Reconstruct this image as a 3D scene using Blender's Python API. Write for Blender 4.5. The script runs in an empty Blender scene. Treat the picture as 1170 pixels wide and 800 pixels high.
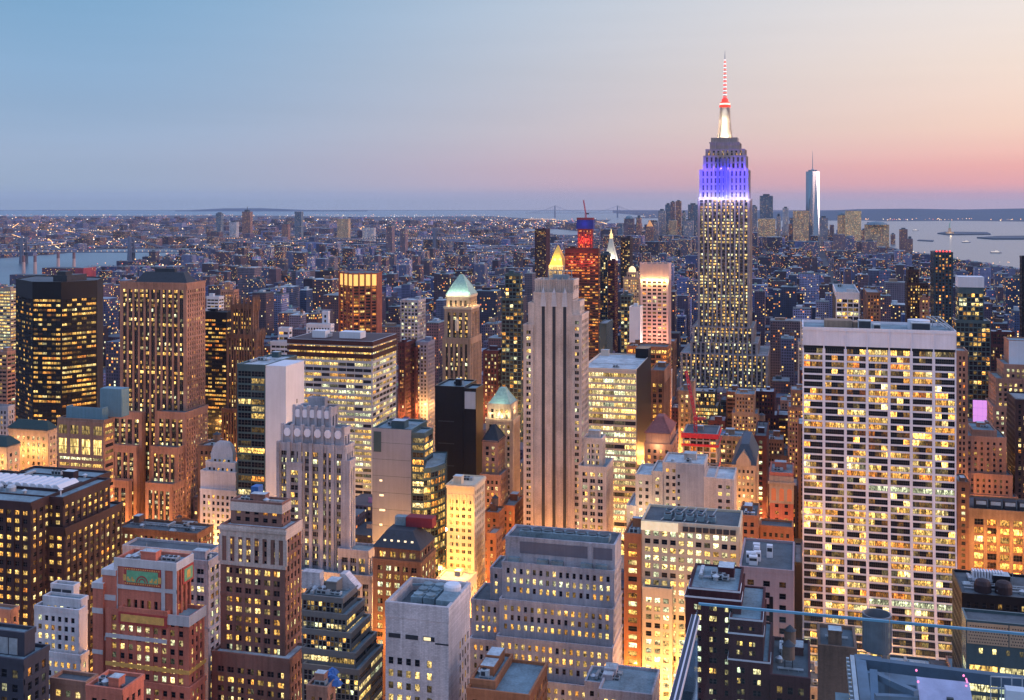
import bpy, math, random
import numpy as np
R = math.radians
sc = bpy.context.scene
COL = sc.collection
rnd = random.Random(7)
# ------------------------------------------------------------------ camera
F, HZ, H = 1250.0, 229.0, 260.0          # focal length and horizon row in photo pixels (1170 x 800), eye height in metres
TH = math.atan(330 / F)                  # the street grid runs 14.8 degrees right of the view axis
cs, sn = math.cos(TH), math.sin(TH)
cam_d = bpy.data.cameras.new('camera')
cam_d.sensor_width = 36.0
cam_d.lens = 36.0 * F / 1170
cam_d.shift_y = -(400 - HZ) / 1170
cam_d.clip_start, cam_d.clip_end = 0.5, 90000
cam = bpy.data.objects.new('camera', cam_d)
cam.location = (0, 0, H)
cam.rotation_euler = (R(90), 0, TH)
COL.objects.link(cam)
sc.camera = cam

# ------------------------------------------------------------------ sky
def N(nt, typ, **kw):
    n = nt.nodes.new(typ)
    for k, v in kw.items():
        setattr(n, k, v)
    return n
def L(nt, a, b):
    nt.links.new(a, b)
def math_n(nt, op, a, b=None, c=None, clamp=False):
    n = N(nt, 'ShaderNodeMath', operation=op)
    n.use_clamp = clamp
    for i, v in enumerate((a, b, c)):
        if v is None:
            continue
        if isinstance(v, (int, float)):
            n.inputs[i].default_value = v
        else:
            L(nt, v, n.inputs[i])
    return n.outputs[0]
def mixc(nt, fac, a, b, blend='MIX'):
    n = N(nt, 'ShaderNodeMix', data_type='RGBA', blend_type=blend)
    for i, v in ((0, fac), (6, a), (7, b)):
        if isinstance(v, (int, float)):
            n.inputs[i].default_value = v
        elif isinstance(v, (tuple, list)):
            n.inputs[i].default_value = (*v[:3], 1)
        else:
            L(nt, v, n.inputs[i])
    return n.outputs[2]
def ramp(nt, fac, stops, interp='LINEAR'):
    n = N(nt, 'ShaderNodeValToRGB')
    cr = n.color_ramp
    cr.interpolation = interp
    while len(cr.elements) > 1:
        cr.elements.remove(cr.elements[-1])
    cr.elements[0].position = stops[0][0]
    cr.elements[0].color = (*stops[0][1], 1)
    for p, c in stops[1:]:
        e = cr.elements.new(p)
        e.color = (*c, 1)
    L(nt, fac, n.inputs[0])
    return n.outputs[0]
def srgb(r, g, b):
    f = lambda v: v / 255 / 12.92 if v / 255 <= 0.04045 else ((v / 255 + 0.055) / 1.055) ** 2.4
    return (f(r), f(g), f(b))

SUN_EL, SUN_AZ = R(4), R(75)             # just above the horizon, off to the right of the frame
world = bpy.data.worlds.new('World')
sc.world = world
world.use_nodes = True
nt = world.node_tree
nt.nodes.clear()
tc = N(nt, 'ShaderNodeTexCoord')
sep = N(nt, 'ShaderNodeSeparateXYZ')
L(nt, tc.outputs['Generated'], sep.inputs[0])
zz = math_n(nt, 'MAXIMUM', sep.outputs[2], 0.0)
# side = sine of the bearing to the right of the view axis
side = math_n(nt, 'ADD', math_n(nt, 'MULTIPLY', sep.outputs[0], cs), math_n(nt, 'MULTIPLY', sep.outputs[1], sn))
flat = math_n(nt, 'SQRT', math_n(nt, 'SUBTRACT', 1.0001, math_n(nt, 'MULTIPLY', zz, zz)))
side = math_n(nt, 'DIVIDE', side, flat)
t_n = N(nt, 'ShaderNodeMapRange', interpolation_type='SMOOTHSTEP')
t_n.inputs[1].default_value, t_n.inputs[2].default_value = -0.42, 0.62
L(nt, side, t_n.inputs[0])
el = math_n(nt, 'POWER', zz, 0.5)        # sqrt spreads the low sky over the ramp
UP = [(0.58, (0.54, 0.70, 1.12)), (1.0, (0.52, 0.71, 1.26))]
left = ramp(nt, el, [(0.0, srgb(148, 166, 188)), (0.07, srgb(156, 174, 196)), (0.2, srgb(156, 176, 204)), (0.30, srgb(142, 173, 207)), (0.42, srgb(124, 168, 206))] + UP)
right = ramp(nt, el, [(0.0, srgb(196, 172, 184)), (0.07, srgb(212, 168, 176)), (0.12, srgb(240, 170, 170)), (0.17, srgb(246, 176, 168)), (0.25, srgb(252, 212, 192)), (0.34, srgb(250, 226, 210)), (0.43, srgb(242, 232, 226))] + UP)
grad = mixc(nt, t_n.outputs[0], left, right)
sky = N(nt, 'ShaderNodeTexSky', sky_type='NISHITA')
sky.sun_disc = False
sky.sun_elevation = SUN_EL
sky.sun_rotation = R(90) - SUN_AZ if False else R(60)
sky.dust_density = 2.0
skyc = mixc(nt, 1.0, sky.outputs[0], (0.012, 0.012, 0.014), 'MULTIPLY')
bg = N(nt, 'ShaderNodeBackground')
vm = N(nt, 'ShaderNodeVectorMath', operation='MULTIPLY')
L(nt, tc.outputs['Generated'], vm.inputs[0])
vm.inputs[1].default_value = (1.6, 1.6, 26.0)
wisp = N(nt, 'ShaderNodeTexNoise')                              # thin uneven veils low in the sky
wisp.inputs['Scale'].default_value = 1.6
wisp.inputs['Detail'].default_value = 5
L(nt, vm.outputs[0], wisp.inputs['Vector'])
wr = N(nt, 'ShaderNodeMapRange')
for i, q in enumerate((0.3, 0.7, 0.975, 1.025)): wr.inputs[i + 1].default_value = q
L(nt, wisp.outputs[0], wr.inputs[0])
grad = mixc(nt, 1.0, grad, wr.outputs[0], 'MULTIPLY')
L(nt, mixc(nt, 1.0, grad, skyc, 'ADD'), bg.inputs[0])
bg.inputs[1].default_value = 1.0
out = N(nt, 'ShaderNodeOutputWorld')
L(nt, bg.outputs[0], out.inputs[0])

sun_d = bpy.data.lights.new('sun', 'SUN')
sun_d.energy = 1.75
sun_d.angle = R(25)
sun_d.color = (1.0, 0.62, 0.52)
sun = bpy.data.objects.new('sun', sun_d)
sun.rotation_euler = (R(78), 0, R(90 + 8))   # low from the west, the right of the picture
COL.objects.link(sun)
sc.view_settings.view_transform = 'Standard'
sc.view_settings.look = 'None'
sc.view_settings.exposure = 0.0
sc.view_settings.gamma = 1.0
sc.cycles.use_denoising = True
sc.cycles.max_bounces = 4
sc.cycles.diffuse_bounces = 2
sc.cycles.glossy_bounces = 2
sc.cycles.transmission_bounces = 3
sc.cycles.volume_bounces = 0
sc.cycles.transparent_max_bounces = 8
sc.cycles.caustics_reflective = False
sc.cycles.caustics_refractive = False
sc.cycles.sample_clamp_indirect = 3.0

# ------------------------------------------------------------------ pixel <-> place
def PT(px, d):                            # the point of the ground plan seen at column px, d metres along the view axis
    u = (px - 585) / F * d
    return (u * cs - d * sn, u * sn + d * cs)
def DEP(X, Y): return -X * sn + Y * cs
def ZZ(py, d): return H - (py - HZ) * d / F
def XY_at(px, Y): return Y * math.tan(math.atan((px - 585) / F) - TH)
def PROJ(X, Y, Z):
    d = max(DEP(X, Y), 0.1)
    return 585 + F * (X * cs + Y * sn) / d, HZ + F * (H - Z) / d, d

# ------------------------------------------------------------------ materials
MATS = {}
def new_mat(name):
    m = bpy.data.materials.new(name)
    m.use_nodes = True
    t = m.node_tree
    t.nodes.clear()
    o = N(t, 'ShaderNodeOutputMaterial')
    b = N(t, 'ShaderNodeBsdfPrincipled')
    L(t, b.outputs[0], o.inputs[0])
    return m, t, b
def noise(t, vec, scale, detail=3, rough=0.5):
    n = N(t, 'ShaderNodeTexNoise')
    n.inputs['Scale'].default_value = scale
    n.inputs['Detail'].default_value = detail
    n.inputs['Roughness'].default_value = rough
    if vec is not None:
        L(t, vec, n.inputs['Vector'])
    return n.outputs[0]
def remap(t, v, a, b, c, d):
    n = N(t, 'ShaderNodeMapRange')
    for i, q in enumerate((a, b, c, d)):
        n.inputs[i + 1].default_value = q
    L(t, v, n.inputs[0])
    return n.outputs[0]
def scaled_pos(t, s):
    g = N(t, 'ShaderNodeNewGeometry')
    v = N(t, 'ShaderNodeVectorMath', operation='MULTIPLY')
    L(t, g.outputs['Position'], v.inputs[0])
    v.inputs[1].default_value = s
    return v.outputs[0]
def wall_mat(name, col, rough=0.85, var=0.25, metal=0.0, course=0.0):
    """masonry: blotches, rain streaks running down, fine grain and optional stone courses"""
    if name in MATS:
        return MATS[name]
    m, t, b = new_mat(name)
    blot = noise(t, scaled_pos(t, (0.05, 0.05, 0.05)), 1.0, 4, 0.6)
    streak = noise(t, scaled_pos(t, (0.9, 0.9, 0.035)), 1.0, 3, 0.6)
    grain = noise(t, scaled_pos(t, (1.3, 1.3, 2.6)), 1.0, 2, 0.7)
    f = math_n(t, 'ADD', math_n(t, 'MULTIPLY', blot, 0.5), math_n(t, 'ADD', math_n(t, 'MULTIPLY', streak, 0.3), math_n(t, 'MULTIPLY', grain, 0.2)))
    f = remap(t, f, 0.32, 0.68, 1 - var * 1.5, 1 + var * 0.9)
    if course:
        br = N(t, 'ShaderNodeTexBrick')
        L(t, scaled_pos(t, (1 / course, 1 / course, 1 / course)), br.inputs['Vector'])
        mp = N(t, 'ShaderNodeMapping')
        mp.inputs['Rotation'].default_value = (R(90), 0, 0)
        L(t, scaled_pos(t, (1 / course,) * 3), mp.inputs[0])
        L(t, mp.outputs[0], br.inputs['Vector'])
        br.inputs['Color1'].default_value = (1, 1, 1, 1)
        br.inputs['Color2'].default_value = (0.82, 0.82, 0.82, 1)
        br.inputs['Mortar'].default_value = (0.7, 0.7, 0.7, 1)
        br.inputs['Scale'].default_value = 1.0
        f = math_n(t, 'MULTIPLY', f, br.outputs['Color'])
    c = mixc(t, 1.0, col, f, 'MULTIPLY')
    L(t, c, b.inputs['Base Color'])
    b.inputs['Roughness'].default_value = rough
    b.inputs['Metallic'].default_value = metal
    b.inputs['Specular IOR Level'].default_value = 0.22
    MATS[name] = m
    return m
def roof_mat(name, col):
    if name in MATS:
        return MATS[name]
    m, t, b = new_mat(name)
    a = noise(t, scaled_pos(t, (0.12, 0.12, 0.12)), 1.0, 5, 0.65)
    g = noise(t, scaled_pos(t, (1.1, 1.1, 1.1)), 1.0, 3, 0.7)
    f = math_n(t, 'ADD', math_n(t, 'MULTIPLY', a, 0.65), math_n(t, 'MULTIPLY', g, 0.35))
    c = ramp(t, f, [(0.32, tuple(x * 0.45 for x in col)), (0.47, col), (0.62, tuple(min(1, x * 1.5) for x in col))])
    L(t, c, b.inputs['Base Color'])
    b.inputs['Roughness'].default_value = 0.8
    MATS[name] = m
    return m
def plain(name, col, rough=0.6, metal=0.0, emit=None, es=0.0):
    if name in MATS:
        return MATS[name]
    m, t, b = new_mat(name)
    f = remap(t, noise(t, scaled_pos(t, (0.6, 0.6, 0.6)), 1.0, 4, 0.6), 0.3, 0.7, 0.75, 1.15)
    L(t, mixc(t, 1.0, col, f, 'MULTIPLY'), b.inputs['Base Color'])
    b.inputs['Roughness'].default_value = rough
    b.inputs['Metallic'].default_value = metal
    if emit:
        b.inputs['Emission Color'].default_value = (*emit, 1)
        b.inputs['Emission Strength'].default_value = es
        m.cycles.emission_sampling = 'NONE'
    MATS[name] = m
    return m
HUES = [(0.0, (1.0, 0.22, 0.03)), (0.3, (1.0, 0.42, 0.07)), (0.62, (1.0, 0.62, 0.15)), (0.9, (1.0, 0.80, 0.36)), (1.0, (0.86, 0.92, 0.55))]
def window_mat(name, by_object):
    """a pane: dark reflecting glass, and a lit room behind it with blinds, ceiling lamps and furniture"""
    m, t, b = new_mat(name)
    if by_object:
        oi = N(t, 'ShaderNodeObjectInfo')
        colr = oi.outputs['Color']
    else:
        at = N(t, 'ShaderNodeAttribute', attribute_name='win')
        colr = at.outputs['Color']
    s = N(t, 'ShaderNodeSeparateColor')
    L(t, colr, s.inputs[0])
    lit, hue, seed = s.outputs[0], s.outputs[1], s.outputs[2]
    uv = N(t, 'ShaderNodeTexCoord')
    su = N(t, 'ShaderNodeSeparateXYZ')
    L(t, uv.outputs['UV'], su.inputs[0])
    u, v = su.outputs[0], su.outputs[1]
    pane = math_n(t, 'FLOOR', u)
    fu = math_n(t, 'FRACT', u)
    cv = N(t, 'ShaderNodeCombineXYZ')
    L(t, math_n(t, 'ADD', u, math_n(t, 'MULTIPLY', seed, 91.7)), cv.inputs[0])
    L(t, math_n(t, 'MULTIPLY', v, 0.8), cv.inputs[1])
    L(t, math_n(t, 'MULTIPLY', seed, 37.0), cv.inputs[2])
    room = remap(t, noise(t, cv.outputs[0], 2.4, 3, 0.65), 0.38, 0.62, 0.04, 1.4)
    wn = N(t, 'ShaderNodeTexWhiteNoise', noise_dimensions='2D')
    cw = N(t, 'ShaderNodeCombineXYZ')
    L(t, pane, cw.inputs[0])
    L(t, math_n(t, 'MULTIPLY', seed, 517.3), cw.inputs[1])
    L(t, cw.outputs[0], wn.inputs['Vector'])
    pv = remap(t, wn.outputs[0], 0, 1, 0.45, 1.2)
    vert = remap(t, v, 0.0, 1.0, 0.55, 1.2)
    blind = remap(t, math_n(t, 'GREATER_THAN', v, math_n(t, 'ADD', 0.35, wn.outputs[0])), 0, 1, 1.0, 0.5)
    fr = math_n(t, 'MULTIPLY', math_n(t, 'GREATER_THAN', fu, 0.05), math_n(t, 'LESS_THAN', fu, 0.95))
    fr = math_n(t, 'MULTIPLY', fr, remap(t, math_n(t, 'LESS_THAN', math_n(t, 'ABSOLUTE', math_n(t, 'SUBTRACT', v, 0.47)), 0.035), 0, 1, 1, 0.35))
    e = lit
    for q in (room, pv, vert, blind, fr):
        e = math_n(t, 'MULTIPLY', e, q)
    colr = ramp(t, hue, HUES)
    L(t, colr, b.inputs['Emission Color'])
    L(t, math_n(t, 'MULTIPLY', e, 2.3), b.inputs['Emission Strength'])
    frame = mixc(t, fr, (0.10, 0.095, 0.095), (0.007, 0.009, 0.013))
    L(t, frame, b.inputs['Base Color'])
    b.inputs['Roughness'].default_value = 0.12
    b.inputs['Specular IOR Level'].default_value = 0.28
    m.cycles.emission_sampling = 'NONE'
    return m
WIN_OBJ = window_mat('window_glass', True)
WIN_ATT = window_mat('window_glass_field', False)
def far_mat(name, by_object):
    """a small far facade: wall colour with rows of windows, some lit; roofs plain"""
    m, t, b = new_mat(name)
    if by_object:
        oi = N(t, 'ShaderNodeObjectInfo')
        colr, al, rr = oi.outputs['Color'], oi.outputs['Alpha'], oi.outputs['Random']
    else:
        at = N(t, 'ShaderNodeAttribute', attribute_name='win')
        colr, al = at.outputs['Color'], at.outputs['Alpha']
        rr = al
    uv = N(t, 'ShaderNodeTexCoord')
    su = N(t, 'ShaderNodeSeparateXYZ')
    L(t, uv.outputs['UV'], su.inputs[0])
    u, v = su.outputs[0], su.outputs[1]
    isw = math_n(t, 'GREATER_THAN', v, -1.0)
    u2, v2 = math_n(t, 'DIVIDE', u, 2.9), math_n(t, 'DIVIDE', v, 3.4)
    fu, fv = math_n(t, 'FRACT', u2), math_n(t, 'FRACT', v2)
    win = math_n(t, 'MULTIPLY', math_n(t, 'GREATER_THAN', fu, 0.42), math_n(t, 'GREATER_THAN', fv, 0.45))
    win = math_n(t, 'MULTIPLY', win, isw)
    cv = N(t, 'ShaderNodeCombineXYZ')
    L(t, math_n(t, 'FLOOR', u2), cv.inputs[0])
    L(t, math_n(t, 'FLOOR', v2), cv.inputs[1])
    L(t, math_n(t, 'MULTIPLY', rr, 613.0), cv.inputs[2])
    wn = N(t, 'ShaderNodeTexWhiteNoise', noise_dimensions='3D')
    L(t, cv.outputs[0], wn.inputs['Vector'])
    thr = math_n(t, 'FRACT', math_n(t, 'MULTIPLY', al, 17.0))
    thr = math_n(t, 'MULTIPLY', math_n(t, 'MULTIPLY', thr, thr), 0.27)
    lit = math_n(t, 'LESS_THAN', wn.outputs[0], math_n(t, 'ADD', thr, 0.035))
    ss = N(t, 'ShaderNodeSeparateColor')
    L(t, wn.outputs[1], ss.inputs[0])
    hue = ramp(t, ss.outputs[1], HUES)
    st = remap(t, ss.outputs[2], 0, 1, 0.35, 2.1)
    f = remap(t, noise(t, scaled_pos(t, (0.06, 0.06, 0.03)), 1.0, 3, 0.6), 0.3, 0.7, 0.7, 1.2)
    wall = mixc(t, 1.0, colr, f, 'MULTIPLY')
    L(t, mixc(t, win, wall, (0.02, 0.026, 0.04)), b.inputs['Base Color'])
    L(t, hue, b.inputs['Emission Color'])
    L(t, math_n(t, 'MULTIPLY', math_n(t, 'MULTIPLY', lit, win), st), b.inputs['Emission Strength'])
    b.inputs['Roughness'].default_value = 0.8
    m.cycles.emission_sampling = 'NONE'
    return m
FAR_OBJ, FAR_ATT = far_mat('far_facade', True), far_mat('far_city_facade', False)

ROOF = roof_mat('gravel_roof', (0.16, 0.18, 0.19))
ROOF_D = roof_mat('tar_roof', (0.06, 0.075, 0.085))
ROOF_L = roof_mat('pale_roof_membrane', (0.33, 0.38, 0.40))
ROOF_T = roof_mat('blue_grey_roof', (0.13, 0.19, 0.215))
STEEL = plain('painted_steel', (0.32, 0.36, 0.38), 0.45, 0.3)
DARKM = plain('dark_metal', (0.035, 0.04, 0.05), 0.5, 0.3)
GALV = plain('galvanised_metal', (0.45, 0.48, 0.5), 0.4, 0.5)
WOOD = plain('tank_wood', (0.16, 0.10, 0.07), 0.8)

# ------------------------------------------------------------------ mesh building
class MB:
    def __init__(s):
        s.v, s.f, s.m, s.uv, s.at = [], [], [], [], []
    def quad(s, a, b, c, d, mi=0, uv=None, at=None):
        n = len(s.v)
        s.v += [a, b, c, d]
        s.f.append((n, n + 1, n + 2, n + 3))
        s.m.append(mi)
        if uv is not None:
            s.uv += uv
            s.at.append(at)
    def poly(s, pts, mi=0):
        n = len(s.v)
        s.v += list(pts)
        s.f.append(tuple(range(n, n + len(pts))))
        s.m.append(mi)
    def hexa(s, b, t, mi=0, bottom=False, mtop=None):          # 4 bottom points CCW seen from above, 4 top points
        n = len(s.v)
        s.v += list(b) + list(t)
        for i in range(4):
            j = (i + 1) % 4
            s.f.append((n + i, n + j, n + 4 + j, n + 4 + i))
            s.m.append(mi)
        s.f.append((n + 4, n + 5, n + 6, n + 7))
        s.m.append(mi if mtop is None else mtop)
        if bottom:
            s.f.append((n + 3, n + 2, n + 1, n))
            s.m.append(mi)
    def box(s, x0, x1, y0, y1, z0, z1, mi=0, bottom=True, mtop=None):
        s.hexa([(x0, y0, z0), (x1, y0, z0), (x1, y1, z0), (x0, y1, z0)], [(x0, y0, z1), (x1, y0, z1), (x1, y1, z1), (x0, y1, z1)], mi, bottom, mtop)
    def prism(s, pts, z0, z1, mi=0, mtop=None):
        n, k = len(s.v), len(pts)
        s.v += [(x, y, z0) for x, y in pts] + [(x, y, z1) for x, y in pts]
        for i in range(k):
            j = (i + 1) % k
            s.f.append((n + i, n + j, n + k + j, n + k + i))
            s.m.append(mi)
        s.f.append(tuple(range(n + k, n + 2 * k)))
        s.m.append(mi if mtop is None else mtop)
        s.f.append(tuple(range(n + k - 1, n - 1, -1)))
        s.m.append(mi)
    def lathe(s, cx, cy, prof, k=16, mi=0, rot=0.0):
        n = len(s.v)
        for r, z in prof:
            for i in range(k):
                a = rot + 2 * math.pi * i / k
                s.v.append((cx + r * math.cos(a), cy + r * math.sin(a), z))
        for q in range(len(prof) - 1):
            for i in range(k):
                j = (i + 1) % k
                s.f.append((n + q * k + i, n + q * k + j, n + (q + 1) * k + j, n + (q + 1) * k + i))
                s.m.append(mi)
        s.f.append(tuple(n + (len(prof) - 1) * k + i for i in range(k)))
        s.m.append(mi)
        s.f.append(tuple(n + i for i in reversed(range(k))))
        s.m.append(mi)
    def bar(s, a, b, w, mi=0, h=None):                          # square bar between two points
        a, b = np.array(a, float), np.array(b, float)
        d = b - a
        d /= np.linalg.norm(d)
        up = np.array((0, 0, 1.0)) if abs(d[2]) < 0.95 else np.array((0, 1.0, 0))
        x = np.cross(d, up); x /= np.linalg.norm(x)
        y = np.cross(x, d)
        h = w if h is None else h
        q = [(-1, -1), (1, -1), (1, 1), (-1, 1)]
        p = [tuple(a + x * i * w / 2 + y * j * h / 2) for i, j in q]
        r = [tuple(b + x * i * w / 2 + y * j * h / 2) for i, j in q]
        s.hexa(p, r, mi, True)
    def build(s, name, mats, parent=None, off=(0, 0, 0)):
        me = bpy.data.meshes.new(name)
        ox, oy, oz = off
        me.from_pydata([(x - ox, y - oy, z - oz) for x, y, z in s.v], [], s.f)
        if not isinstance(mats, (list, tuple)):
            mats = [mats]
        for m in mats:
            me.materials.append(m)
        if len(mats) > 1:
            me.polygons.foreach_set('material_index', s.m)
        if s.uv:
            ul = me.uv_layers.new(name='UVMap')
            ul.data.foreach_set('uv', np.array(s.uv, dtype=np.float32).ravel())
            a = me.attributes.new('win', 'FLOAT_COLOR', 'FACE')
            a.data.foreach_set('color', np.array(s.at, dtype=np.float32).ravel())
        o = bpy.data.objects.new(name, me)
        COL.objects.link(o)
        if parent:
            o.parent = parent
        return o
def empty(name, x, y, z=0):
    o = bpy.data.objects.new(name, None)
    o.location = (x, y, z)
    o.empty_display_size = 2
    COL.objects.link(o)
    return o
def tag(o, label=None, cat=None, group=None, kind=None):
    if label: o['label'] = label
    if cat: o['category'] = cat
    if group: o['group'] = group
    if kind: o['kind'] = kind
    return o
def lamp(name, p, col, watts, rad=1.0, parent=None, spot=None, aim=None):
    ld = bpy.data.lights.new(name, 'SPOT' if spot else 'POINT')
    ld.energy, ld.color, ld.shadow_soft_size = watts, col, rad
    if spot:
        ld.spot_size, ld.spot_blend = R(spot), 0.6
    o = bpy.data.objects.new(name, ld)
    o.location = p
    if aim is not None:
        from mathutils import Vector
        o.rotation_euler = (Vector(aim) - Vector(p)).to_track_quat('-Z', 'Y').to_euler()
    COL.objects.link(o)
    if parent:
        o.parent = parent
        o.location = (p[0] - parent.location[0], p[1] - parent.location[1], p[2] - parent.location[2])
    return o

# ------------------------------------------------------------------ facades
class ST:                                                        # how one facade is divided
    def __init__(s, **k):
        s.bw, s.ww, s.fh, s.wh, s.pd, s.sd, s.m, s.top, s.base = 3.0, 0.5, 3.7, 0.55, 0.4, 0.36, 1.2, 2.5, 0.0
        s.lit, s.n, s.nx, s.hue, s.big, s.bigd, s.sm, s.lv, s.solid, s.band = 0.35, 1, 1, 0.6, 0, 0.35, 0, 1.0, False, 0
        s.__dict__.update(k)
    def but(s, **k):
        q = dict(s.__dict__); q.update(k)
        return ST(**q)
def obox(mb, p, t, n, a, b, o0, o1, z0, z1, mi=0):               # box along a facade: a..b along it, o0..o1 outwards
    P = lambda s_, o_, z_: (p[0] + t[0] * s_ + n[0] * o_, p[1] + t[1] * s_ + n[1] * o_, z_)
    mb.hexa([P(a, o1, z0), P(b, o1, z0), P(b, o0, z0), P(a, o0, z0)], [P(a, o1, z1), P(b, o1, z1), P(b, o0, z1), P(a, o0, z1)], mi, True)
def facade(mb, wins, p0, p1, z0, z1, st, rng, trim=0.0):
    dx, dy = p1[0] - p0[0], p1[1] - p0[1]
    Ln = math.hypot(dx, dy)
    t = (dx / Ln, dy / Ln)
    n = (t[1], -t[0])
    pd, m = st.pd, st.m
    p = (p0[0] - n[0] * pd, p0[1] - n[1] * pd)                   # glass plane
    if st.solid or z1 - z0 < st.fh * 1.2 or Ln < st.bw * 0.8 + 2 * m:
        obox(mb, p, t, n, trim, Ln - trim, 0, pd, z0, z1 - 0.04)
        return
    us = Ln - 2 * m
    nb = max(1, round(us / st.bw)); bw = us / nb
    hz = z1 - z0 - st.top - st.base
    nf = max(1, round(hz / st.fh)); fh = hz / nf
    pw = bw * (1 - st.ww)
    zb = z0 + st.base
    if st.base > 0:
        obox(mb, p, t, n, trim, Ln - trim, 0, st.sd, z0, zb)
    for k in range(nb + 1):
        c = m + k * bw
        a, b = c - pw / 2, c + pw / 2
        if k == 0: a = trim
        if k == nb: b = Ln - trim
        o = pd
        if st.big and k % st.big == 0 and 0 < k < nb:
            o = pd + st.bigd
            if st.bigw if hasattr(st, 'bigw') else False:
                a, b = c - st.bigw / 2, c + st.bigw / 2
        obox(mb, p, t, n, a, b, 0, o, z0, z1 - 0.05)
    for i in range(nf):
        za, zt = zb + i * fh, zb + i * fh + fh * (1 - st.wh)
        if st.wh < 0.999:
            sd = st.sd
            if st.band and i % st.band == 0:
                sd = pd + 0.25
            obox(mb, p, t, n, trim, Ln - trim, 0, sd, za, zt, 0 if sd > pd else st.sm)
        ff = rng.choice((0.35, 0.8, 1.0, 1.15, 1.5))
        fhue = st.hue + rng.uniform(-0.22, 0.22)
        for k in range(nb):
            a, b = m + k * bw + pw / 2, m + (k + 1) * bw - pw / 2
            w = (b - a) / st.n
            for q in range(st.n):
                on = rng.random() < st.lit * ff
                lv = rng.choice((.35, .6, .85, 1.0, 1.1, 1.3)) * rng.uniform(.8, 1.15) * st.lv if on else (rng.uniform(0.03, 0.16) if rng.random() < 0.25 else 0.0)
                gap = 0.14 if st.n > 1 else 0.0
                ca = a + (q + 0.5) * w
                wins.append((p[0] + t[0] * ca + n[0] * 0.03, p[1] + t[1] * ca + n[1] * 0.03, (zt + za + fh) / 2, t, n, w - gap if st.n > 1 else w + 0.04,
                             za + fh - zt + 0.02, lv, min(1, max(0, fhue + rng.uniform(-0.25, 0.25))), rng.random(), st.nx))
            if st.n > 1:
                for q in range(1, st.n):
                    pass
    obox(mb, p, t, n, trim, Ln - trim, 0, pd - 0.02, zb + nf * fh, z1 - 0.03)
QUADS = {}
def pane_mesh(nx):
    if nx not in QUADS:
        me = bpy.data.meshes.new('window_pane')
        me.from_pydata([(-.5, 0, -.5), (.5, 0, -.5), (.5, 0, .5), (-.5, 0, .5)], [], [(0, 1, 2, 3)])
        ul = me.uv_layers.new(name='UVMap')
        ul.data.foreach_set('uv', [0, 0, nx, 0, nx, 1, 0, 1])
        me.materials.append(WIN_OBJ)
        QUADS[nx] = me
    return QUADS[nx]
def put_windows(wins, root, nmax, ybot):
    ox, oy = root.location[0], root.location[1]
    sc_ = []
    for i, w in enumerate(wins):
        x, y, d = PROJ(w[0], w[1], w[2])
        face = -(w[4][0] * w[0] + w[4][1] * w[1]) / math.hypot(w[0], w[1])
        vis = 0 if (x < 0 or x > 1170 or y > min(ybot, 798) or y < 0) else max(face, 0) * w[5] * w[6] / d / d
        sc_.append((vis, i))
    sc_.sort(reverse=True)
    own = {i for v, i in sc_[:nmax] if v > 0}
    mb = MB()
    for i, (x, y, z, t, n, w, h, lv, hue, seed, nx) in enumerate(wins):
        if i in own:
            o = bpy.data.objects.new('window', pane_mesh(nx))
            o.location = (x - ox, y - oy, z)
            o.rotation_euler = (0, 0, math.atan2(t[1], t[0]))
            o.scale = (w, 1, h)
            o.color = (lv, hue, seed, 1)
            o.parent = root
            COL.objects.link(o)
        else:
            a, b = (x - t[0] * w / 2, y - t[1] * w / 2), (x + t[0] * w / 2, y + t[1] * w / 2)
            mb.quad((*a, z - h / 2), (*b, z - h / 2), (*b, z + h / 2), (*a, z + h / 2), 0, [(0, 0), (nx, 0), (nx, 1), (0, 1)], (lv, hue, seed, 1))
    if mb.f:
        o = mb.build('window_field', WIN_ATT, root, (ox, oy, 0))
        o['kind'] = 'stuff'

HEROES = []           # plan boxes, picture extents and lowest visible row of what was placed by hand
LAND = []             # landmarks that labels can refer to
def rect(x0, x1, y0, y1):
    return [(x0, y0), (x1, y0), (x1, y1), (x0, y1)]
def tank(root, x, y, z, r=2.2, h=4.2):
    ox, oy = root.location[0], root.location[1]
    mb = MB()
    mb.lathe(x, y, [(r, z + 3), (r * 0.96, z + 3 + h)], 14)
    o = mb.build('water_tank', WOOD, root, (ox, oy, 0))
    c = MB(); c.lathe(x, y, [(r * 1.08, z + 3 + h), (0.15, z + 4.6 + h)], 14)
    c.build('tank_roof', DARKM, o, (ox, oy, 0))
    for sx in (-1, 1):
        for sy in (-1, 1):
            g = MB(); g.box(x + sx * r * .6 - .15, x + sx * r * .6 + .15, y + sy * r * .6 - .15, y + sy * r * .6 + .15, z, z + 3.05)
            g.build('leg', DARKM, o, (ox, oy, 0))
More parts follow.
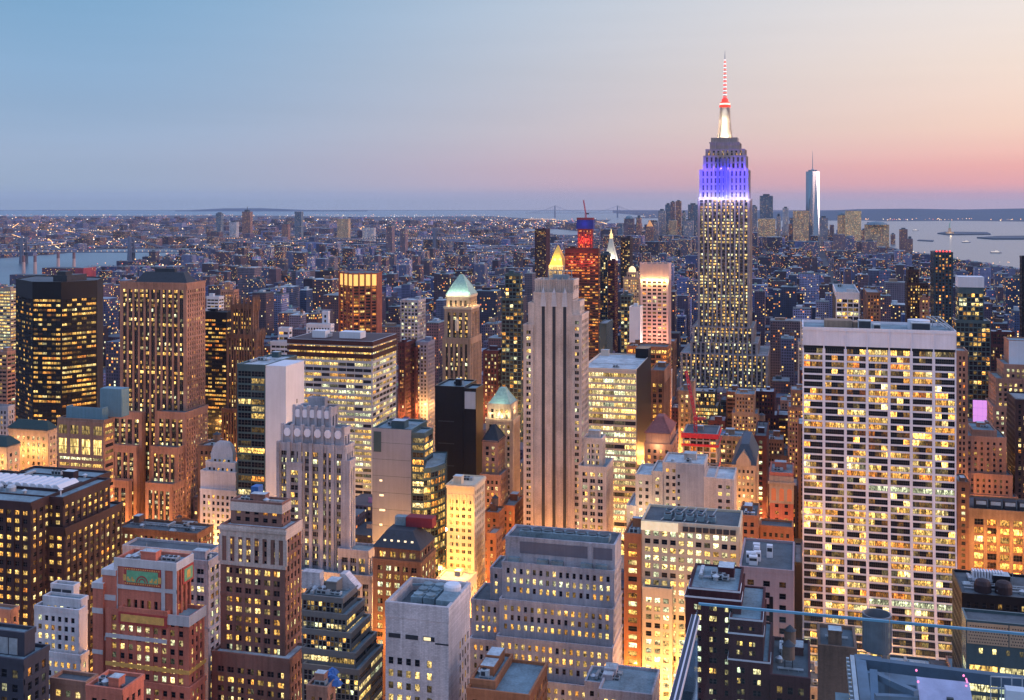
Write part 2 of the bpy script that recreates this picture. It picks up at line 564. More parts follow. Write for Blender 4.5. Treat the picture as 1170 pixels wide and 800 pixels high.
def roof_gear(root, x0, x1, y0, y1, z, rng, n=3, tanks=0, mat=None):
    """bulkheads, fans and units standing on a roof"""
    ox, oy = root.location[0], root.location[1]
    w, dp = x1 - x0, y1 - y0
    if w < 4.5 or dp < 4.5:
        return
    for k in range(n):
        kind = ('bulkhead', 'air_handler', 'pipe_run', 'roof_fan', 'duct', 'skylight', 'antenna', 'air_handler', 'roof_fan', 'pipe_run')[k % 10]
        mb = MB()
        bx, by = rng.uniform(x0 + .8, max(x0 + 1, x1 - 5)), rng.uniform(y0 + .8, max(y0 + 1, y1 - 5))
        if kind == 'bulkhead':
            a, b, h = max(1.5, min(rng.uniform(3, 8), x1 - bx - 1)), max(1.5, min(rng.uniform(3, 7), y1 - by - 1)), rng.uniform(2.6, 4.6)
            mb.box(bx, bx + a, by, by + b, z, z + h, 0, False, 1)
            mb.box(bx - .2, bx + a + .2, by - .2, by + b + .2, z + h - .5, z + h - 0.1, 0)
            mb.build('bulkhead', [mat or root['_wm'], ROOF_L], root, (ox, oy, 0))
        elif kind == 'air_handler':
            a, b, h = max(1.9, min(rng.uniform(2, 6), x1 - bx - .5)), max(1.2, min(rng.uniform(1.6, 3), y1 - by - .5)), rng.uniform(1.5, 2.6)
            mb.box(bx, bx + a, by, by + b, z + .4, z + h)
            for i in range(int(a / 1.8)):
                mb.box(bx + .3 + i * 1.8, bx + 1.6 + i * 1.8, by - .12, by, z + .7, z + h - .4, 1)
                mb.lathe(bx + 1 + i * 1.8, by + b / 2, [(0.7, z + h), (0.7, z + h + .3)], 10, 1)
            mb.build('air_handler', [rng.choice((GALV, STEEL, ROOF_L)), DARKM], root, (ox, oy, 0))
        elif kind == 'pipe_run':
            ya = rng.uniform(y0 + 1, y1 - 1)
            for q in range(3):
                mb.box(x0 + 1, x1 - 1, ya + q * .5, ya + q * .5 + .2, z + .5, z + .7)
            for q in range(int(w / 3)):
                mb.box(x0 + 1.2 + q * 3, x0 + 1.35 + q * 3, ya - .1, ya + 1.4, z, z + .5)
            mb.build('pipe_run', GALV, root, (ox, oy, 0))
        elif kind == 'skylight':
            mb.hexa([(bx, by, z + .4), (bx + 3, by, z + .4), (bx + 3, by + 2.4, z + .4), (bx, by + 2.4, z + .4)], [(bx + .3, by + 1.1, z + 1.4), (bx + 2.7, by + 1.1, z + 1.4), (bx + 2.7, by + 1.3, z + 1.4), (bx + .3, by + 1.3, z + 1.4)], 0)
            mb.box(bx - .1, bx + 3.1, by - .1, by + 2.5, z, z + .4, 0)
            mb.build('skylight', ROOF_L, root, (ox, oy, 0))
        elif kind == 'antenna':
            mb.box(bx, bx + .14, by, by + .14, z, z + rng.uniform(4, 8))
            mb.box(bx - .8, bx + .9, by, by + .12, z + 3.2, z + 3.34)
            mb.build('antenna', STEEL, root, (ox, oy, 0))
        elif kind == 'roof_fan':
            mb.lathe(bx, by, [(.9, z), (.9, z + 1.2), (1.3, z + 1.3), (.2, z + 2.0)], 12)
            mb.build('roof_fan', GALV, root, (ox, oy, 0))
        else:
            ln = max(2, min(rng.uniform(5, 12), y1 - by - 1))
            mb.box(bx, bx + 1.1, by, by + ln, z + .7, z + 1.7)
            for i in range(int(ln / 3)):
                mb.box(bx + .1, bx + 1.0, by + 1 + i * 3, by + 1.3 + i * 3, z, z + .7)
            mb.build('duct', GALV, root, (ox, oy, 0))
    for k in range(tanks):
        tank(root, rng.uniform(x0 + 4, x1 - 4), rng.uniform(y0 + 4, y1 - 4), z, rng.uniform(1.8, 2.6))
def tower_parts(root, tiers, wm, rng, nw, ybot, roof, spandrel=None, gear=None):
    """tiers: list of (footprint, z0, z1, styles per edge or one, roof material)"""
    ox, oy = root.location[0], root.location[1]
    wins = []
    mb = MB()
    for (fp, z0, z1, st, par) in tiers:
        k = len(fp)
        box4 = k == 4 and abs(fp[0][1] - fp[1][1]) < 1e-6
        cx, cy = sum(q[0] for q in fp) / k, sum(q[1] for q in fp) / k
        pdm = max(s_.pd for s_ in (st if isinstance(st, list) else [st]))
        if box4:
            core = rect(fp[0][0] + pdm, fp[1][0] - pdm, fp[0][1] + pdm, fp[2][1] - 0.0)
        else:                                                    # inset every edge by the depth of the wall
            core = []
            for i in range(k):
                pts = []
                for (q0, q1) in ((fp[i - 1], fp[i]), (fp[i], fp[(i + 1) % k])):
                    tx, ty = q1[0] - q0[0], q1[1] - q0[1]
                    l_ = math.hypot(tx, ty); tx, ty = tx / l_, ty / l_
                    pts.append((q0[0] - ty * pdm, q0[1] + tx * pdm, tx, ty))
                (ax, ay, atx, aty), (bx, by, btx, bty) = pts
                den = atx * bty - aty * btx
                s_ = ((bx - ax) * bty - (by - ay) * btx) / den
                core.append((ax + atx * s_, ay + aty * s_))
        mb.prism(core, z0, z1 - 0.06, 0)
        for i in range(k):
            p0, p1 = fp[i], fp[(i + 1) % k]
            n = (p1[1] - p0[1], -(p1[0] - p0[0]))
            s_ = st[i] if isinstance(st, list) else st
            facing = -(n[0] * p0[0] + n[1] * p0[1]) > 0
            s_ = s_.but(pd=pdm)
            s_.sd = min(s_.sd, pdm - 0.03)
            if facing or abs(n[1]) < 1e-6:
                facade(mb, wins, p0, p1, z0, z1, s_ if facing else s_.but(solid=True), rng, pdm if (box4 and i in (1, 3)) else 0.0)
        if par > 0 and box4:                                     # parapet
            x0, x1, y0, y1 = fp[0][0], fp[1][0], fp[0][1], fp[2][1]
            e, w_ = 0.12, 0.6
            mb.box(x0 - e, x1 + e, y0 - e, y0 + w_, z1 - .7, z1 + par)
            mb.box(x0 - e, x1 + e, y1 - w_, y1 + e, z1 - .7, z1 + par)
            mb.box(x0 - e, x0 + w_, y0 + w_, y1 - w_, z1 - .7, z1 + par)
            mb.box(x1 - w_, x1 + e, y0 + w_, y1 - w_, z1 - .7, z1 + par)
        elif par > 0:
            for i in range(k):
                p0, p1 = fp[i], fp[(i + 1) % k]
                l_ = math.hypot(p1[0] - p0[0], p1[1] - p0[1])
                t_ = ((p1[0] - p0[0]) / l_, (p1[1] - p0[1]) / l_)
                obox(mb, p0, t_, (t_[1], -t_[0]), 0, l_, -.5, .1 + i * .01, z1 - .7, z1 + par + i * .01)
    mats = [wm] + ([spandrel] if spandrel else [])
    mb.build('wall', mats, root, (ox, oy, 0))
    for (fp, z0, z1, st, par) in tiers:
        r = MB()
        r.poly([(x, y, z1 + 0.01) for x, y in fp])
        r.build('roof', roof, root, (ox, oy, 0))
    put_windows(wins, root, nw, ybot)
def bld(name, label, cat, d, tiers, st, wm, yb, nw=100, roof=None, D=30, spandrel=None, gear=3, tanks=0, short=None, par=1.0, side=None, seed=None, z_base=0.0):
    """tiers, top first: (left, right, far end of the side face, top row[, metres nearer to the eye than the first tier[, style]]) in photo pixels"""
    rng = random.Random(seed if seed is not None else sum(ord(c) for c in label))
    t0 = tiers[0]
    lefty = t0[2] is not None and t0[2] < t0[0]
    X, Y = PT(t0[0] if lefty else t0[1], d)
    out_, boxes = [], []
    back = None
    for i, t in enumerate(tiers):
        dy = t[4] if len(t) > 4 else 0.0
        s_ = t[5] if len(t) > 5 and t[5] is not None else st
        Yf = Y - dy
        x0, x1 = XY_at(t[0], Yf), XY_at(t[1], Yf)
        ref = x0 if lefty else x1
        z1 = ZZ(t[3], DEP(ref, Yf))
        if t[2] is None:
            Yb = (back if back else Y + D) + 0.15 * (i > 0)
        else:
            Yb = ref / math.tan(math.atan((t[2] - 585) / F) - TH)
            Yb = min(max(Yb, Yf + 4), Yf + 90)
        if back is None: back = Yb
        back = max(back, Yb)
        boxes.append((x0, x1, Yf, Yb, z1, s_))
    tl = []
    for i, (x0, x1, y0, y1, z1, s_) in enumerate(boxes):
        z0 = z_base
        for (a0, a1, b0, b1, zz1, _) in boxes[i + 1:]:
            if a0 <= x0 + 1 and a1 >= x1 - 1 and b0 <= y0 + 1.0 and b1 >= y1 - 3 and zz1 < z1:
                z0 = max(z0, zz1)
        y1 = y1 - 0.07 * i
        ss = s_
        if side is not None and not isinstance(s_, list):
            ss = [s_, side, s_, side]
        tl.append((rect(x0, x1, y0, y1), z0, z1, ss, par))
    bx0, bx1 = min(b[0] for b in boxes), max(b[1] for b in boxes)
    by0, by1 = min(b[2] for b in boxes), max(b[3] for b in boxes)
    root = empty(name, (bx0 + bx1) / 2, (by0 + by1) / 2)
    tag(root, label, cat)
    root['_wm'] = wm
    rm = roof or ROOF
    tower_parts(root, tl, wm, rng, nw, yb, rm, spandrel)
    for i, (x0, x1, y0, y1, z1, s_) in enumerate(boxes):
        if gear and i == 0:
            roof_gear(root, x0 + 1, x1 - 1, y0 + 1, y1 - 1, z1, rng, gear, tanks, wm)
    del root['_wm']
    reg(bx0, bx1, by0, by1, boxes[0][4], yb, short, label)
    root_boxes[root.name] = boxes
    return root, boxes
root_boxes = {}
def reg(x0, x1, y0, y1, z, yb, short=None, label=''):
    pp = [PROJ(a, b, z) for a in (x0, x1) for b in (y0, y1)]
    HEROES.append((x0, x1, y0, y1, min(p[0] for p in pp), max(p[0] for p in pp), min(p[1] for p in pp), min(p[2] for p in pp), yb, z))
    if short:
        LAND.append(((min(p[0] for p in pp) + max(p[0] for p in pp)) / 2, min(p[1] for p in pp), yb, short, max(p[0] for p in pp) - min(p[0] for p in pp)))

# ------------------------------------------------------------------ ground, water and far land
GM, t_, b_ = new_mat('ground_asphalt_and_land')
f_ = noise(t_, scaled_pos(t_, (0.004, 0.004, 0.004)), 1.0, 8, 0.7)
L(t_, ramp(t_, f_, [(0.35, (0.025, 0.03, 0.04)), (0.5, (0.06, 0.06, 0.07)), (0.65, (0.10, 0.09, 0.10))]), b_.inputs['Base Color'])
b_.inputs['Roughness'].default_value = 0.9
WM, t_, b_ = new_mat('water_surface')
b_.inputs['Base Color'].default_value = (0.05, 0.10, 0.13, 1)
b_.inputs['Roughness'].default_value = 0.28
b_.inputs['Specular IOR Level'].default_value = 0.5
bp = N(t_, 'ShaderNodeBump')
bp.inputs['Strength'].default_value = 0.5
bp.inputs['Distance'].default_value = 3.0
L(t_, noise(t_, scaled_pos(t_, (0.02, 0.012, 0.02)), 1.0, 6, 0.7), bp.inputs['Height'])
L(t_, bp.outputs[0], b_.inputs['Normal'])
g = MB()
FARD = 29000.0
def GP(px, py, z=0.0):
    d = (H - z) * F / (py - HZ)
    return (*PT(px, d), z)
a, b = PT(-1400, FARD), PT(2600, FARD)
g.poly([(-3000, -400, 0), (3000, -400, 0), (b[0], b[1], 0), (a[0], a[1], 0)])
tag(g.build('ground', GM), kind='structure')
def sheet(name, pts, m, z):
    w = MB()
    w.poly([GP(x, y, z) for x, y in pts])
    return tag(w.build(name, m), kind='structure')
# one polygon per body of water, drawn on the ground plan
sheet('river_water', [(-160, 338), (-20, 333), (50, 327), (92, 310), (130, 304), (168, 301), (176, 294), (216, 290), (216, 284), (120, 285), (60, 291), (-20, 297), (-160, 302)], WM, 0.8)
sheet('harbour_water', [(1000, 278), (1040, 288), (1075, 296), (1110, 302), (1180, 309), (1330, 320), (1400, 262), (1180, 253.5), (1100, 252.5), (1010, 253), (960, 251), (880, 250), (760, 249.5), (700, 250), (690, 256), (760, 262), (880, 262), (960, 268)], WM, 0.8)
sheet('channel_water', [(600, 266), (650, 270), (690, 268), (640, 262), (590, 262)], WM, 0.9)
sheet('narrows_water', [(560, 247), (640, 252), (700, 251), (740, 247), (700, 243.5), (560, 243)], WM, 0.9)
sheet('sea_water', [(-300, 247.5), (0, 247.5), (250, 246), (420, 248), (560, 247), (700, 244), (700, 240.6), (-300, 240.6)], WM, 1.0)
HM = plain('hazy_wooded_land', (0.06, 0.085, 0.11), 0.9)  # bluish haze of distance put into the land colour
def hills(name, pts, d, depth, z=0):
    mb = MB()
    for (x0, y0), (x1, y1) in zip(pts, pts[1:]):
        k = 8
        for q in range(k):
            xa, xb = x0 + (x1 - x0) * q / k, x0 + (x1 - x0) * (q + 1) / k
            ya, yb = y0 + (y1 - y0) * q / k, y0 + (y1 - y0) * (q + 1) / k
            A, B, C, D_ = PT(xa, d), PT(xb, d), PT(xb, d + depth), PT(xa, d + depth)
            ha, hb = max(ZZ(ya, d + depth * .4), 6), max(ZZ(yb, d + depth * .4), 6)
            A2, B2 = PT(xa, d + depth * .4), PT(xb, d + depth * .4)
            mb.poly([(*A, 0), (*B, 0), (*B2, hb), (*A2, ha)])
            mb.poly([(*A2, ha), (*B2, hb), (*C, 0), (*D_, 0)])
    return tag(mb.build(name, HM), kind='structure')
hills('wooded_hills', [(860, 243), (940, 241), (980, 239), (1040, 238.5), (1100, 239.5), (1180, 238), (1260, 240)], 14000, 5000)
hills('distant_ridge', [(200, 241), (255, 238.2), (300, 238), (350, 240), (420, 241)], 25500, 3000)
for nm, pts in (('liberty_island', [(1071, 267.5), (1083, 269), (1132, 268.5), (1128, 266.5), (1080, 266)]), ('harbour_island', [(1116, 272.5), (1135, 274), (1185, 274), (1185, 270.5), (1140, 271)]),
                ('breakwater', [(1048, 275.5), (1066, 276.5), (1067, 275.3), (1050, 274.6)])):
    mb = MB()
    lo = [GP(x, y) for x, y in pts]
    n_ = len(lo)
    mb.poly([(x, y, 9 if nm != 'breakwater' else 5) for x, y, z in lo])
    for i in range(n_):
        p, q = lo[i], lo[(i + 1) % n_]
        mb.poly([p, q, (q[0], q[1], 9 if nm != 'breakwater' else 5), (p[0], p[1], 9 if nm != 'breakwater' else 5)])
    tag(mb.build(nm, HM), kind='structure')

# ------------------------------------------------------------------ haze
hz = MB()
a, b = PT(-1500, 31500), PT(2700, 31500)
hz.hexa([(-3500, -500, -1), (3500, -500, -1), (b[0], b[1], -1), (a[0], a[1], -1)], [(-3500, -500, 452), (3500, -500, 452), (b[0], b[1], 452), (a[0], a[1], 452)], 0, True)
hm = bpy.data.materials.new('haze_air')
hm.use_nodes = True
hm.node_tree.nodes.clear()
pv_ = N(hm.node_tree, 'ShaderNodeVolumePrincipled')
HAZE_DENSITY = 0.000014
pv_.inputs['Color'].default_value = (0.50, 0.66, 1.0, 1)
pv_.inputs['Density'].default_value = HAZE_DENSITY
pv_.inputs['Anisotropy'].default_value = 0.0
ho_ = N(hm.node_tree, 'ShaderNodeOutputMaterial')
L(hm.node_tree, pv_.outputs[0], ho_.inputs['Volume'])
tag(hz.build('haze', hm), kind='stuff')

# ------------------------------------------------------------------ wall colours
BROWN = wall_mat('brown_brick', (0.20, 0.108, 0.072), 0.85, 0.45)
TAN = wall_mat('tan_brick', (0.34, 0.235, 0.165), 0.85, 0.4)
PINKB = wall_mat('pinkish_brick', (0.37, 0.20, 0.14), 0.85, 0.4)
LIME = wall_mat('limestone', (0.66, 0.535, 0.455), 0.85, 0.35, course=1.2)
LIMEB = wall_mat('warm_limestone', (0.44, 0.33, 0.24), 0.85, 0.35)
GREYS = wall_mat('grey_stone', (0.39, 0.375, 0.40), 0.85, 0.42)
WHITES = wall_mat('white_stone', (0.60, 0.57, 0.57), 0.8, 0.3)
TRAV = wall_mat('white_travertine', (0.78, 0.74, 0.77), 0.75, 0.14)
CONC = wall_mat('pale_concrete', (0.62, 0.575, 0.58), 0.85, 0.4, course=2.2)
BLACK = wall_mat('black_metal_cladding', (0.012, 0.013, 0.017), 0.35, 0.2)
DKBR = wall_mat('dark_brown_stone', (0.045, 0.028, 0.03), 0.6, 0.3)
MAROON = wall_mat('maroon_brick', (0.075, 0.026, 0.03), 0.85, 0.4)
REDB = wall_mat('red_terracotta_brick', (0.54, 0.17, 0.11), 0.85, 0.35)
ORNG = wall_mat('orange_brick', (0.36, 0.145, 0.07), 0.85, 0.35)
CREAM = wall_mat('cream_stone', (0.60, 0.50, 0.36), 0.85, 0.18)
GLASSB = wall_mat('dark_blue_glass_cladding', (0.035, 0.06, 0.08), 0.2, 0.2)
GLASSG = wall_mat('green_glass_cladding', (0.06, 0.10, 0.11), 0.2, 0.2)
ALU = wall_mat('aluminium_cladding', (0.45, 0.47, 0.5), 0.45, 0.15, 0.3)
PALEW = wall_mat('pale_panel_wall', (0.62, 0.63, 0.66), 0.7, 0.12)
COPPER = plain('green_copper', (0.30, 0.46, 0.38), 0.7)
GOLD = plain('gilded_roof', (0.80, 0.52, 0.10), 0.35, 0.6)
SLATE = plain('dark_slate_roof', (0.025, 0.032, 0.042), 0.7)
REDROOF = plain('red_tile_roof', (0.22, 0.07, 0.06), 0.8)

punch = ST(band=9, bw=2.9, ww=0.52, fh=3.6, wh=0.58, pd=0.35, sd=0.32, m=1.2, lit=0.4, hue=0.62)
pairs = ST(band=8, bw=4.6, ww=0.7, fh=3.6, wh=0.6, pd=0.45, sd=0.25, m=1.4, lit=0.4, n=2, hue=0.65)
vert = ST(bw=2.6, ww=0.56, fh=3.6, wh=0.62, pd=0.6, sd=0.25, m=1.6, lit=0.4, hue=0.6)
ribbon = ST(bw=6.0, ww=0.93, fh=3.7, wh=0.5, pd=0.35, sd=0.31, m=0.8, lit=0.55, nx=5, hue=0.7)
curtain = ST(bw=1.9, ww=0.86, fh=3.7, wh=0.7, pd=0.2, sd=0.12, m=0.4, top=1.5, lit=0.35, hue=0.6)
blank = ST(solid=True)
DKSP = wall_mat('dark_spandrel_panel', (0.035, 0.03, 0.032), 0.6, 0.3)

# ------------------------------------------------------------------ the large towers of the left and the middle
# black tower, turned off the street grid
def poly_tower(name, label, cat, pts, ytop, st, wm, yb, roof=None, short=None, nw=100, par=0.8, crown=None, seed=3, spandrel=None):
    fp = [PT(px, d) for px, d in pts]
    X, Y = fp[1]
    z1 = ZZ(ytop, DEP(X, Y))
    cx, cy = sum(p[0] for p in fp) / len(fp), sum(p[1] for p in fp) / len(fp)
    root = tag(empty(name, cx, cy), label, cat)
    rng = random.Random(seed)
    tower_parts(root, [(fp, 0, z1, st, par)], wm, rng, nw, yb, roof or ROOF_D, spandrel)
    xs, ys = [p[0] for p in fp], [p[1] for p in fp]
    reg(min(xs), max(xs), min(ys), max(ys), z1, yb, short, label)
    return root, fp, z1
black = ribbon.but(bw=3.7, ww=0.97, fh=3.75, wh=0.46, pd=0.25, sd=0.2, top=13.0, lit=0.58, nx=6, hue=0.5)
r, fp, z1 = poly_tower('office_tower', 'black many-sided office tower with broken rows of yellow lit windows', 'office tower',
                       [(18, 885), (37, 852), (70, 848), (111, 868), (118, 905), (40, 925)], 323, [black.but(lit=0.2), black.but(lit=0.6), black, black.but(solid=True), blank, blank], BLACK, 470, short='the black tower')
m_ = MB()
m_.prism([(fp[1][0] + 8, fp[1][1] + 14), (fp[2][0] - 4, fp[2][1] + 12), (fp[2][0] - 2, fp[2][1] + 34), (fp[1][0] + 6, fp[1][1] + 34)], z1, z1 + 5)
m_.box(fp[1][0] + 10, fp[1][0] + 18, fp[1][1] + 16, fp[1][1] + 24, z1 + 5, z1 + 8)
m_.build('bulkhead', DARKM, r, (r.location[0], r.location[1], 0))

# tall brown tower with stepped wings
linc = pairs.but(band=0, bw=4.9, ww=0.64, fh=3.55, wh=0.6, n=2, sm=1, lit=0.4, top=4.5, pd=0.55, sd=0.2, m=1.8, hue=0.72)
lside = punch.but(bw=3.2, ww=0.42, fh=3.55, lit=0.3, top=4.5)
r, bx = bld('brick_tower', 'tall pinkish brown brick tower with dark hipped penthouse and stepped lower wings', 'office tower', 800,
            [(137, 213, 235, 325), (178, 212, 238, 473, 9), (127, 162, 166, 473, 9.2), (172, 203, 230, 513, 17), (123, 156, 160, 511, 17.2), (166, 197, 226, 555, 25), (119, 147, 152, 551, 25.2)],
            linc, PINKB, 590, spandrel=DKSP, gear=0, roof=ROOF_D, short='the tall brown brick tower', side=lside)
b0 = bx[0]
m_ = MB()
x0, x1, y0, y1, z1 = b0[0] + 8, b0[1] - 3, b0[2] + 6, b0[3] - 6, b0[4]
m_.hexa([(x0, y0, z1), (x1, y0, z1), (x1, y1, z1), (x0, y1, z1)], [(x0 + 6, y0 + 5, z1 + 8), (x1 - 6, y0 + 5, z1 + 8), (x1 - 6, y1 - 5, z1 + 8), (x0 + 6, y1 - 5, z1 + 8)], 0)
m_.box(x0 + 14, x1 - 14, y0 + 9, y1 - 9, z1 + 8, z1 + 10.5)
m_.build('penthouse_roof', SLATE, r, (r.location[0], r.location[1], 0))
m_ = MB()
for f_ in range(3):                                              # arched ornaments under the cornice
    cx = b0[0] + (b0[1] - b0[0]) * (0.2 + 0.3 * f_)
    for k in range(9):
        a0, a1 = math.pi * k / 9, math.pi * (k + 1) / 9
        m_.bar((cx + 4 * math.cos(a0), b0[2] - .25, z1 - 16 + 4.5 * math.sin(a0)), (cx + 4 * math.cos(a1), b0[2] - .25, z1 - 16 + 4.5 * math.sin(a1)), .5)
m_.build('arched_ornament', TAN, r, (r.location[0], r.location[1], 0))

bld('office_tower', 'slim black modern tower with orange window rows behind the pinnacled brown tower', 'office tower', 980,
    [(233, 259, 268, 358)], black.but(top=6, lit=0.5, hue=0.4), BLACK, 470, nw=60, roof=ROOF_D, gear=1)
r, bx = bld('gothic_tower', 'brown brick tower with a crown of pointed pinnacles beside the slim black tower', 'office tower', 900,
            [(264, 289, 296, 350), (259, 293, 302, 384, 4), (253, 296, 308, 470, 9)], vert.but(bw=2.4, ww=0.5, lit=0.4, pd=0.7, big=3, bigd=.5, sm=1), BROWN, 520, spandrel=DKSP, gear=0, roof=ROOF_D, short='the pinnacled brown tower')
for i, (x0, x1, y0, y1, z1, s_) in enumerate(bx[:2]):
    k = 6
    for q in range(k):
        for (xx, yy) in ((x0 + (x1 - x0) * q / (k - 1), y0), (x1, y0 + (y1 - y0) * q / (k - 1))):
            if q == 0 and xx == x1: continue
            m_ = MB()
            h_ = 9 if i == 0 else 6
            m_.box(xx - .7, xx + .7, yy - .7, yy + .7, z1 - 4, z1 + h_ * .5)
            m_.lathe(xx, yy, [(0.9, z1 + h_ * .5), (.08, z1 + h_)], 4, 0, R(45))
            m_.build('pinnacle', BROWN, r, (r.location[0], r.location[1], 0))

# slender glass tower with blank pale side
gl = curtain.but(bw=7.5, ww=0.96, fh=4.0, wh=0.72, nx=4, lit=0.42, top=3)
r, bx = bld('glass_tower', 'slender blue-green glass tower with a tall blank white side wall', 'office tower', 620,
            [(271, 303, None, 419), (303.2, 326.5, 347, 421, -0.6, blank)], gl, GLASSG, 600, roof=ROOF_L, D=40, gear=6, short='the slender glass tower')
m_ = MB()
o = bx[1]
m_.box(o[0], o[1] + .25, o[2] - .3, o[3] + .2, 60, o[4] + 1.2)
for q in range(9):
    m_.box(o[1] + .25, o[1] + .3, o[2] + 9, o[2] + 10.2, o[4] - 30 - q * 8, o[4] - 27.6 - q * 8, 1)
    if q < 5: m_.box(o[1] + .25, o[1] + .3, o[3] - 10, o[3] - 8.8, o[4] - 22 - q * 8, o[4] - 19.6 - q * 8, 1)
m_.build('blank_wall', [PALEW, DARKM], r, (r.location[0], r.location[1], 0))

# broad yellow-lit slab
slab = ribbon.but(bw=6.2, ww=0.95, fh=3.85, wh=0.56, lit=0.86, nx=6, hue=0.74, top=3.0, lv=1.0, pd=.3, sd=.27)
r, bx = bld('office_slab', 'broad slab tower with bright yellow window rows under dark maroon top bands', 'office tower', 760,
            [(329, 425.5, 453, 392)], slab, ALU, 560, gear=2, roof=ROOF_T, short='the broad yellow slab tower')
o = bx[0]
for q in range(3):
    m_ = MB()
    zt = o[4] + .9 - q * 4.5
    m_.box(o[0] - .5, o[1] + .5, o[2] - .5, o[3] + .3, zt - 3.1, zt)
    m_.build('top_band', wall_mat('dark_maroon_band', (.05, .02, .022), .6, .2), r, (r.location[0], r.location[1], 0))
m_ = MB(); m_.box(o[0] + 14, o[0] + 24, o[2] + 10, o[2] + 18, o[4] + 1, o[4] + 6); m_.box(o[1] - 30, o[1] - 14, o[2] + 12, o[2] + 22, o[4] + 1, o[4] + 5.5)
m_.build('bulkhead', PALEW, r, (r.location[0], r.location[1], 0))

# turned red-brown tower with a glowing crown
crown_st = vert.but(bw=7.2, ww=0.84, fh=3.7, wh=0.6, nx=4, lit=0.4, hue=0.4, top=16, pd=1.0, sd=.2, m=1.0)
r, fp, z1 = poly_tower('crowned_tower', 'red brown eight-sided tower with a glowing amber crown', 'office tower',
                       [(388, 1378), (403, 1352), (431, 1360), (436.5, 1392), (420, 1412), (396, 1405)], 313,
                       [crown_st, crown_st, blank, blank, blank, blank], wall_mat('rust_brick', (0.30, 0.10, 0.06), .85, .2), 384, nw=40, short='the amber-crowned tower', par=.5)
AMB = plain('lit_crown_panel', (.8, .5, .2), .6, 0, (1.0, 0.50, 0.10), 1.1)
for e in (0, 1):
    p0, p1 = fp[e], fp[e + 1]
    l_ = math.hypot(p1[0] - p0[0], p1[1] - p0[1])
    t_ = ((p1[0] - p0[0]) / l_, (p1[1] - p0[1]) / l_)
    n_ = (t_[1], -t_[0])
    k = 3 if e == 0 else 4
    for q in range(k):
        m_ = MB()
        obox(m_, p0, t_, n_, l_ * (q + .14) / k, l_ * (q + .86) / k, -.3, .05, z1 - 15, z1 - 1)
        m_.build('lit_panel', AMB, r, (r.location[0], r.location[1], 0))
        m_ = MB()
        obox(m_, p0, t_, n_, l_ * q / k - .5, l_ * q / k + 1.0, 0.02, 1.2, 0, z1 + 1.5)
        m_.build('pier', MATS['rust_brick'], r, (r.location[0], r.location[1], 0))

def pyramid_roof(root, x0, x1, y0, y1, z0, z1, mat, top=0.12, name='pyramid_roof'):
    m = MB()
    cx, cy, a, b = (x0 + x1) / 2, (y0 + y1) / 2, (x1 - x0) / 2, (y1 - y0) / 2
    n_ = 4
    prof = [(1.0, 0.0), (0.74, .32), (0.48, .62), (top, 1.0)]
    for (f0, g0), (f1, g1) in zip(prof, prof[1:]):
        P = lambda f, g_: [(cx - a * f, cy - b * f, z0 + (z1 - z0) * g_), (cx + a * f, cy - b * f, z0 + (z1 - z0) * g_), (cx + a * f, cy + b * f, z0 + (z1 - z0) * g_), (cx - a * f, cy + b * f, z0 + (z1 - z0) * g_)]
        m.hexa(P(f0, g0), P(f1, g1), 0)
    for sx, sy in ((-1, -1), (1, -1), (1, 1)):
        for (f0, g0), (f1, g1) in zip(prof, prof[1:]):
            m.bar((cx + sx * a * f0, cy + sy * b * f0, z0 + (z1 - z0) * g0), (cx + sx * a * f1, cy + sy * b * f1, z0 + (z1 - z0) * g1), .5)
    return m.build(name, mat, root, (root.location[0], root.location[1], 0))
def cornice(root, b, z, mat, e=0.6, h=0.9, name='cornice'):
    m = MB()
    m.box(b[0] - e, b[1] + e, b[2] - e, b[3], z - h, z)
    m.box(b[0] - e * .5, b[1] + e * .5, b[2] - e * .5, b[3], z - 2 * h, z - h)
    return m.build(name, mat, root, (root.location[0], root.location[1], 0))
# green pyramid tower
gp = vert.but(bw=4.2, ww=0.5, n=2, sm=1, fh=3.7, lit=0.42, top=4, pd=.6, sd=.25, hue=.72)
r, bx = bld('pyramid_tower', 'stone tower with floodlit belvedere and pale green pyramid roof, the taller of two such', 'office tower', 860,
            [(510, 537, 545, 338), (507.5, 538, 548, 352, 1.5), (505.5, 537.5, 550.5, 388, 3)], gp, TAN, 445, spandrel=DKSP, gear=0, side=gp, short='the taller green pyramid tower', roof=ROOF_D)
o = bx[0]
pyramid_roof(r, o[0] - .3, o[1] + .3, o[2] - .3, o[3], o[4] + .4, o[4] + 16, COPPER, .1)
for z in (bx[0][4], bx[1][4]): cornice(r, bx[0 if z == bx[0][4] else 1], z + .5, CREAM)
for q in range(4):
    xx = o[0] + (o[1] - o[0]) * (q + .5) / 4
    lamp('floodlight', (xx, o[2] - 1.6, bx[1][4] + 1.3), (1, .72, .34), 800, .3, r)
    lamp('floodlight', (o[1] + 1.2, o[2] + (o[3] - o[2]) * (q + .5) / 4, bx[1][4] + 1.3), (1, .72, .34), 800, .3, r)
    lamp('floodlight', (xx, o[2] - 3, o[4] + 2), (.9, 1, .75), 1300, .3, r)
m_ = MB(); m_.lathe((o[0] + o[1]) / 2, bx[2][2] - .3, [(1.6, bx[1][4] - 18), (1.6, bx[1][4] - 10), (.1, bx[1][4] - 8)], 10)
m_.build('arched_window_bay', CREAM, r, (r.location[0], r.location[1], 0))

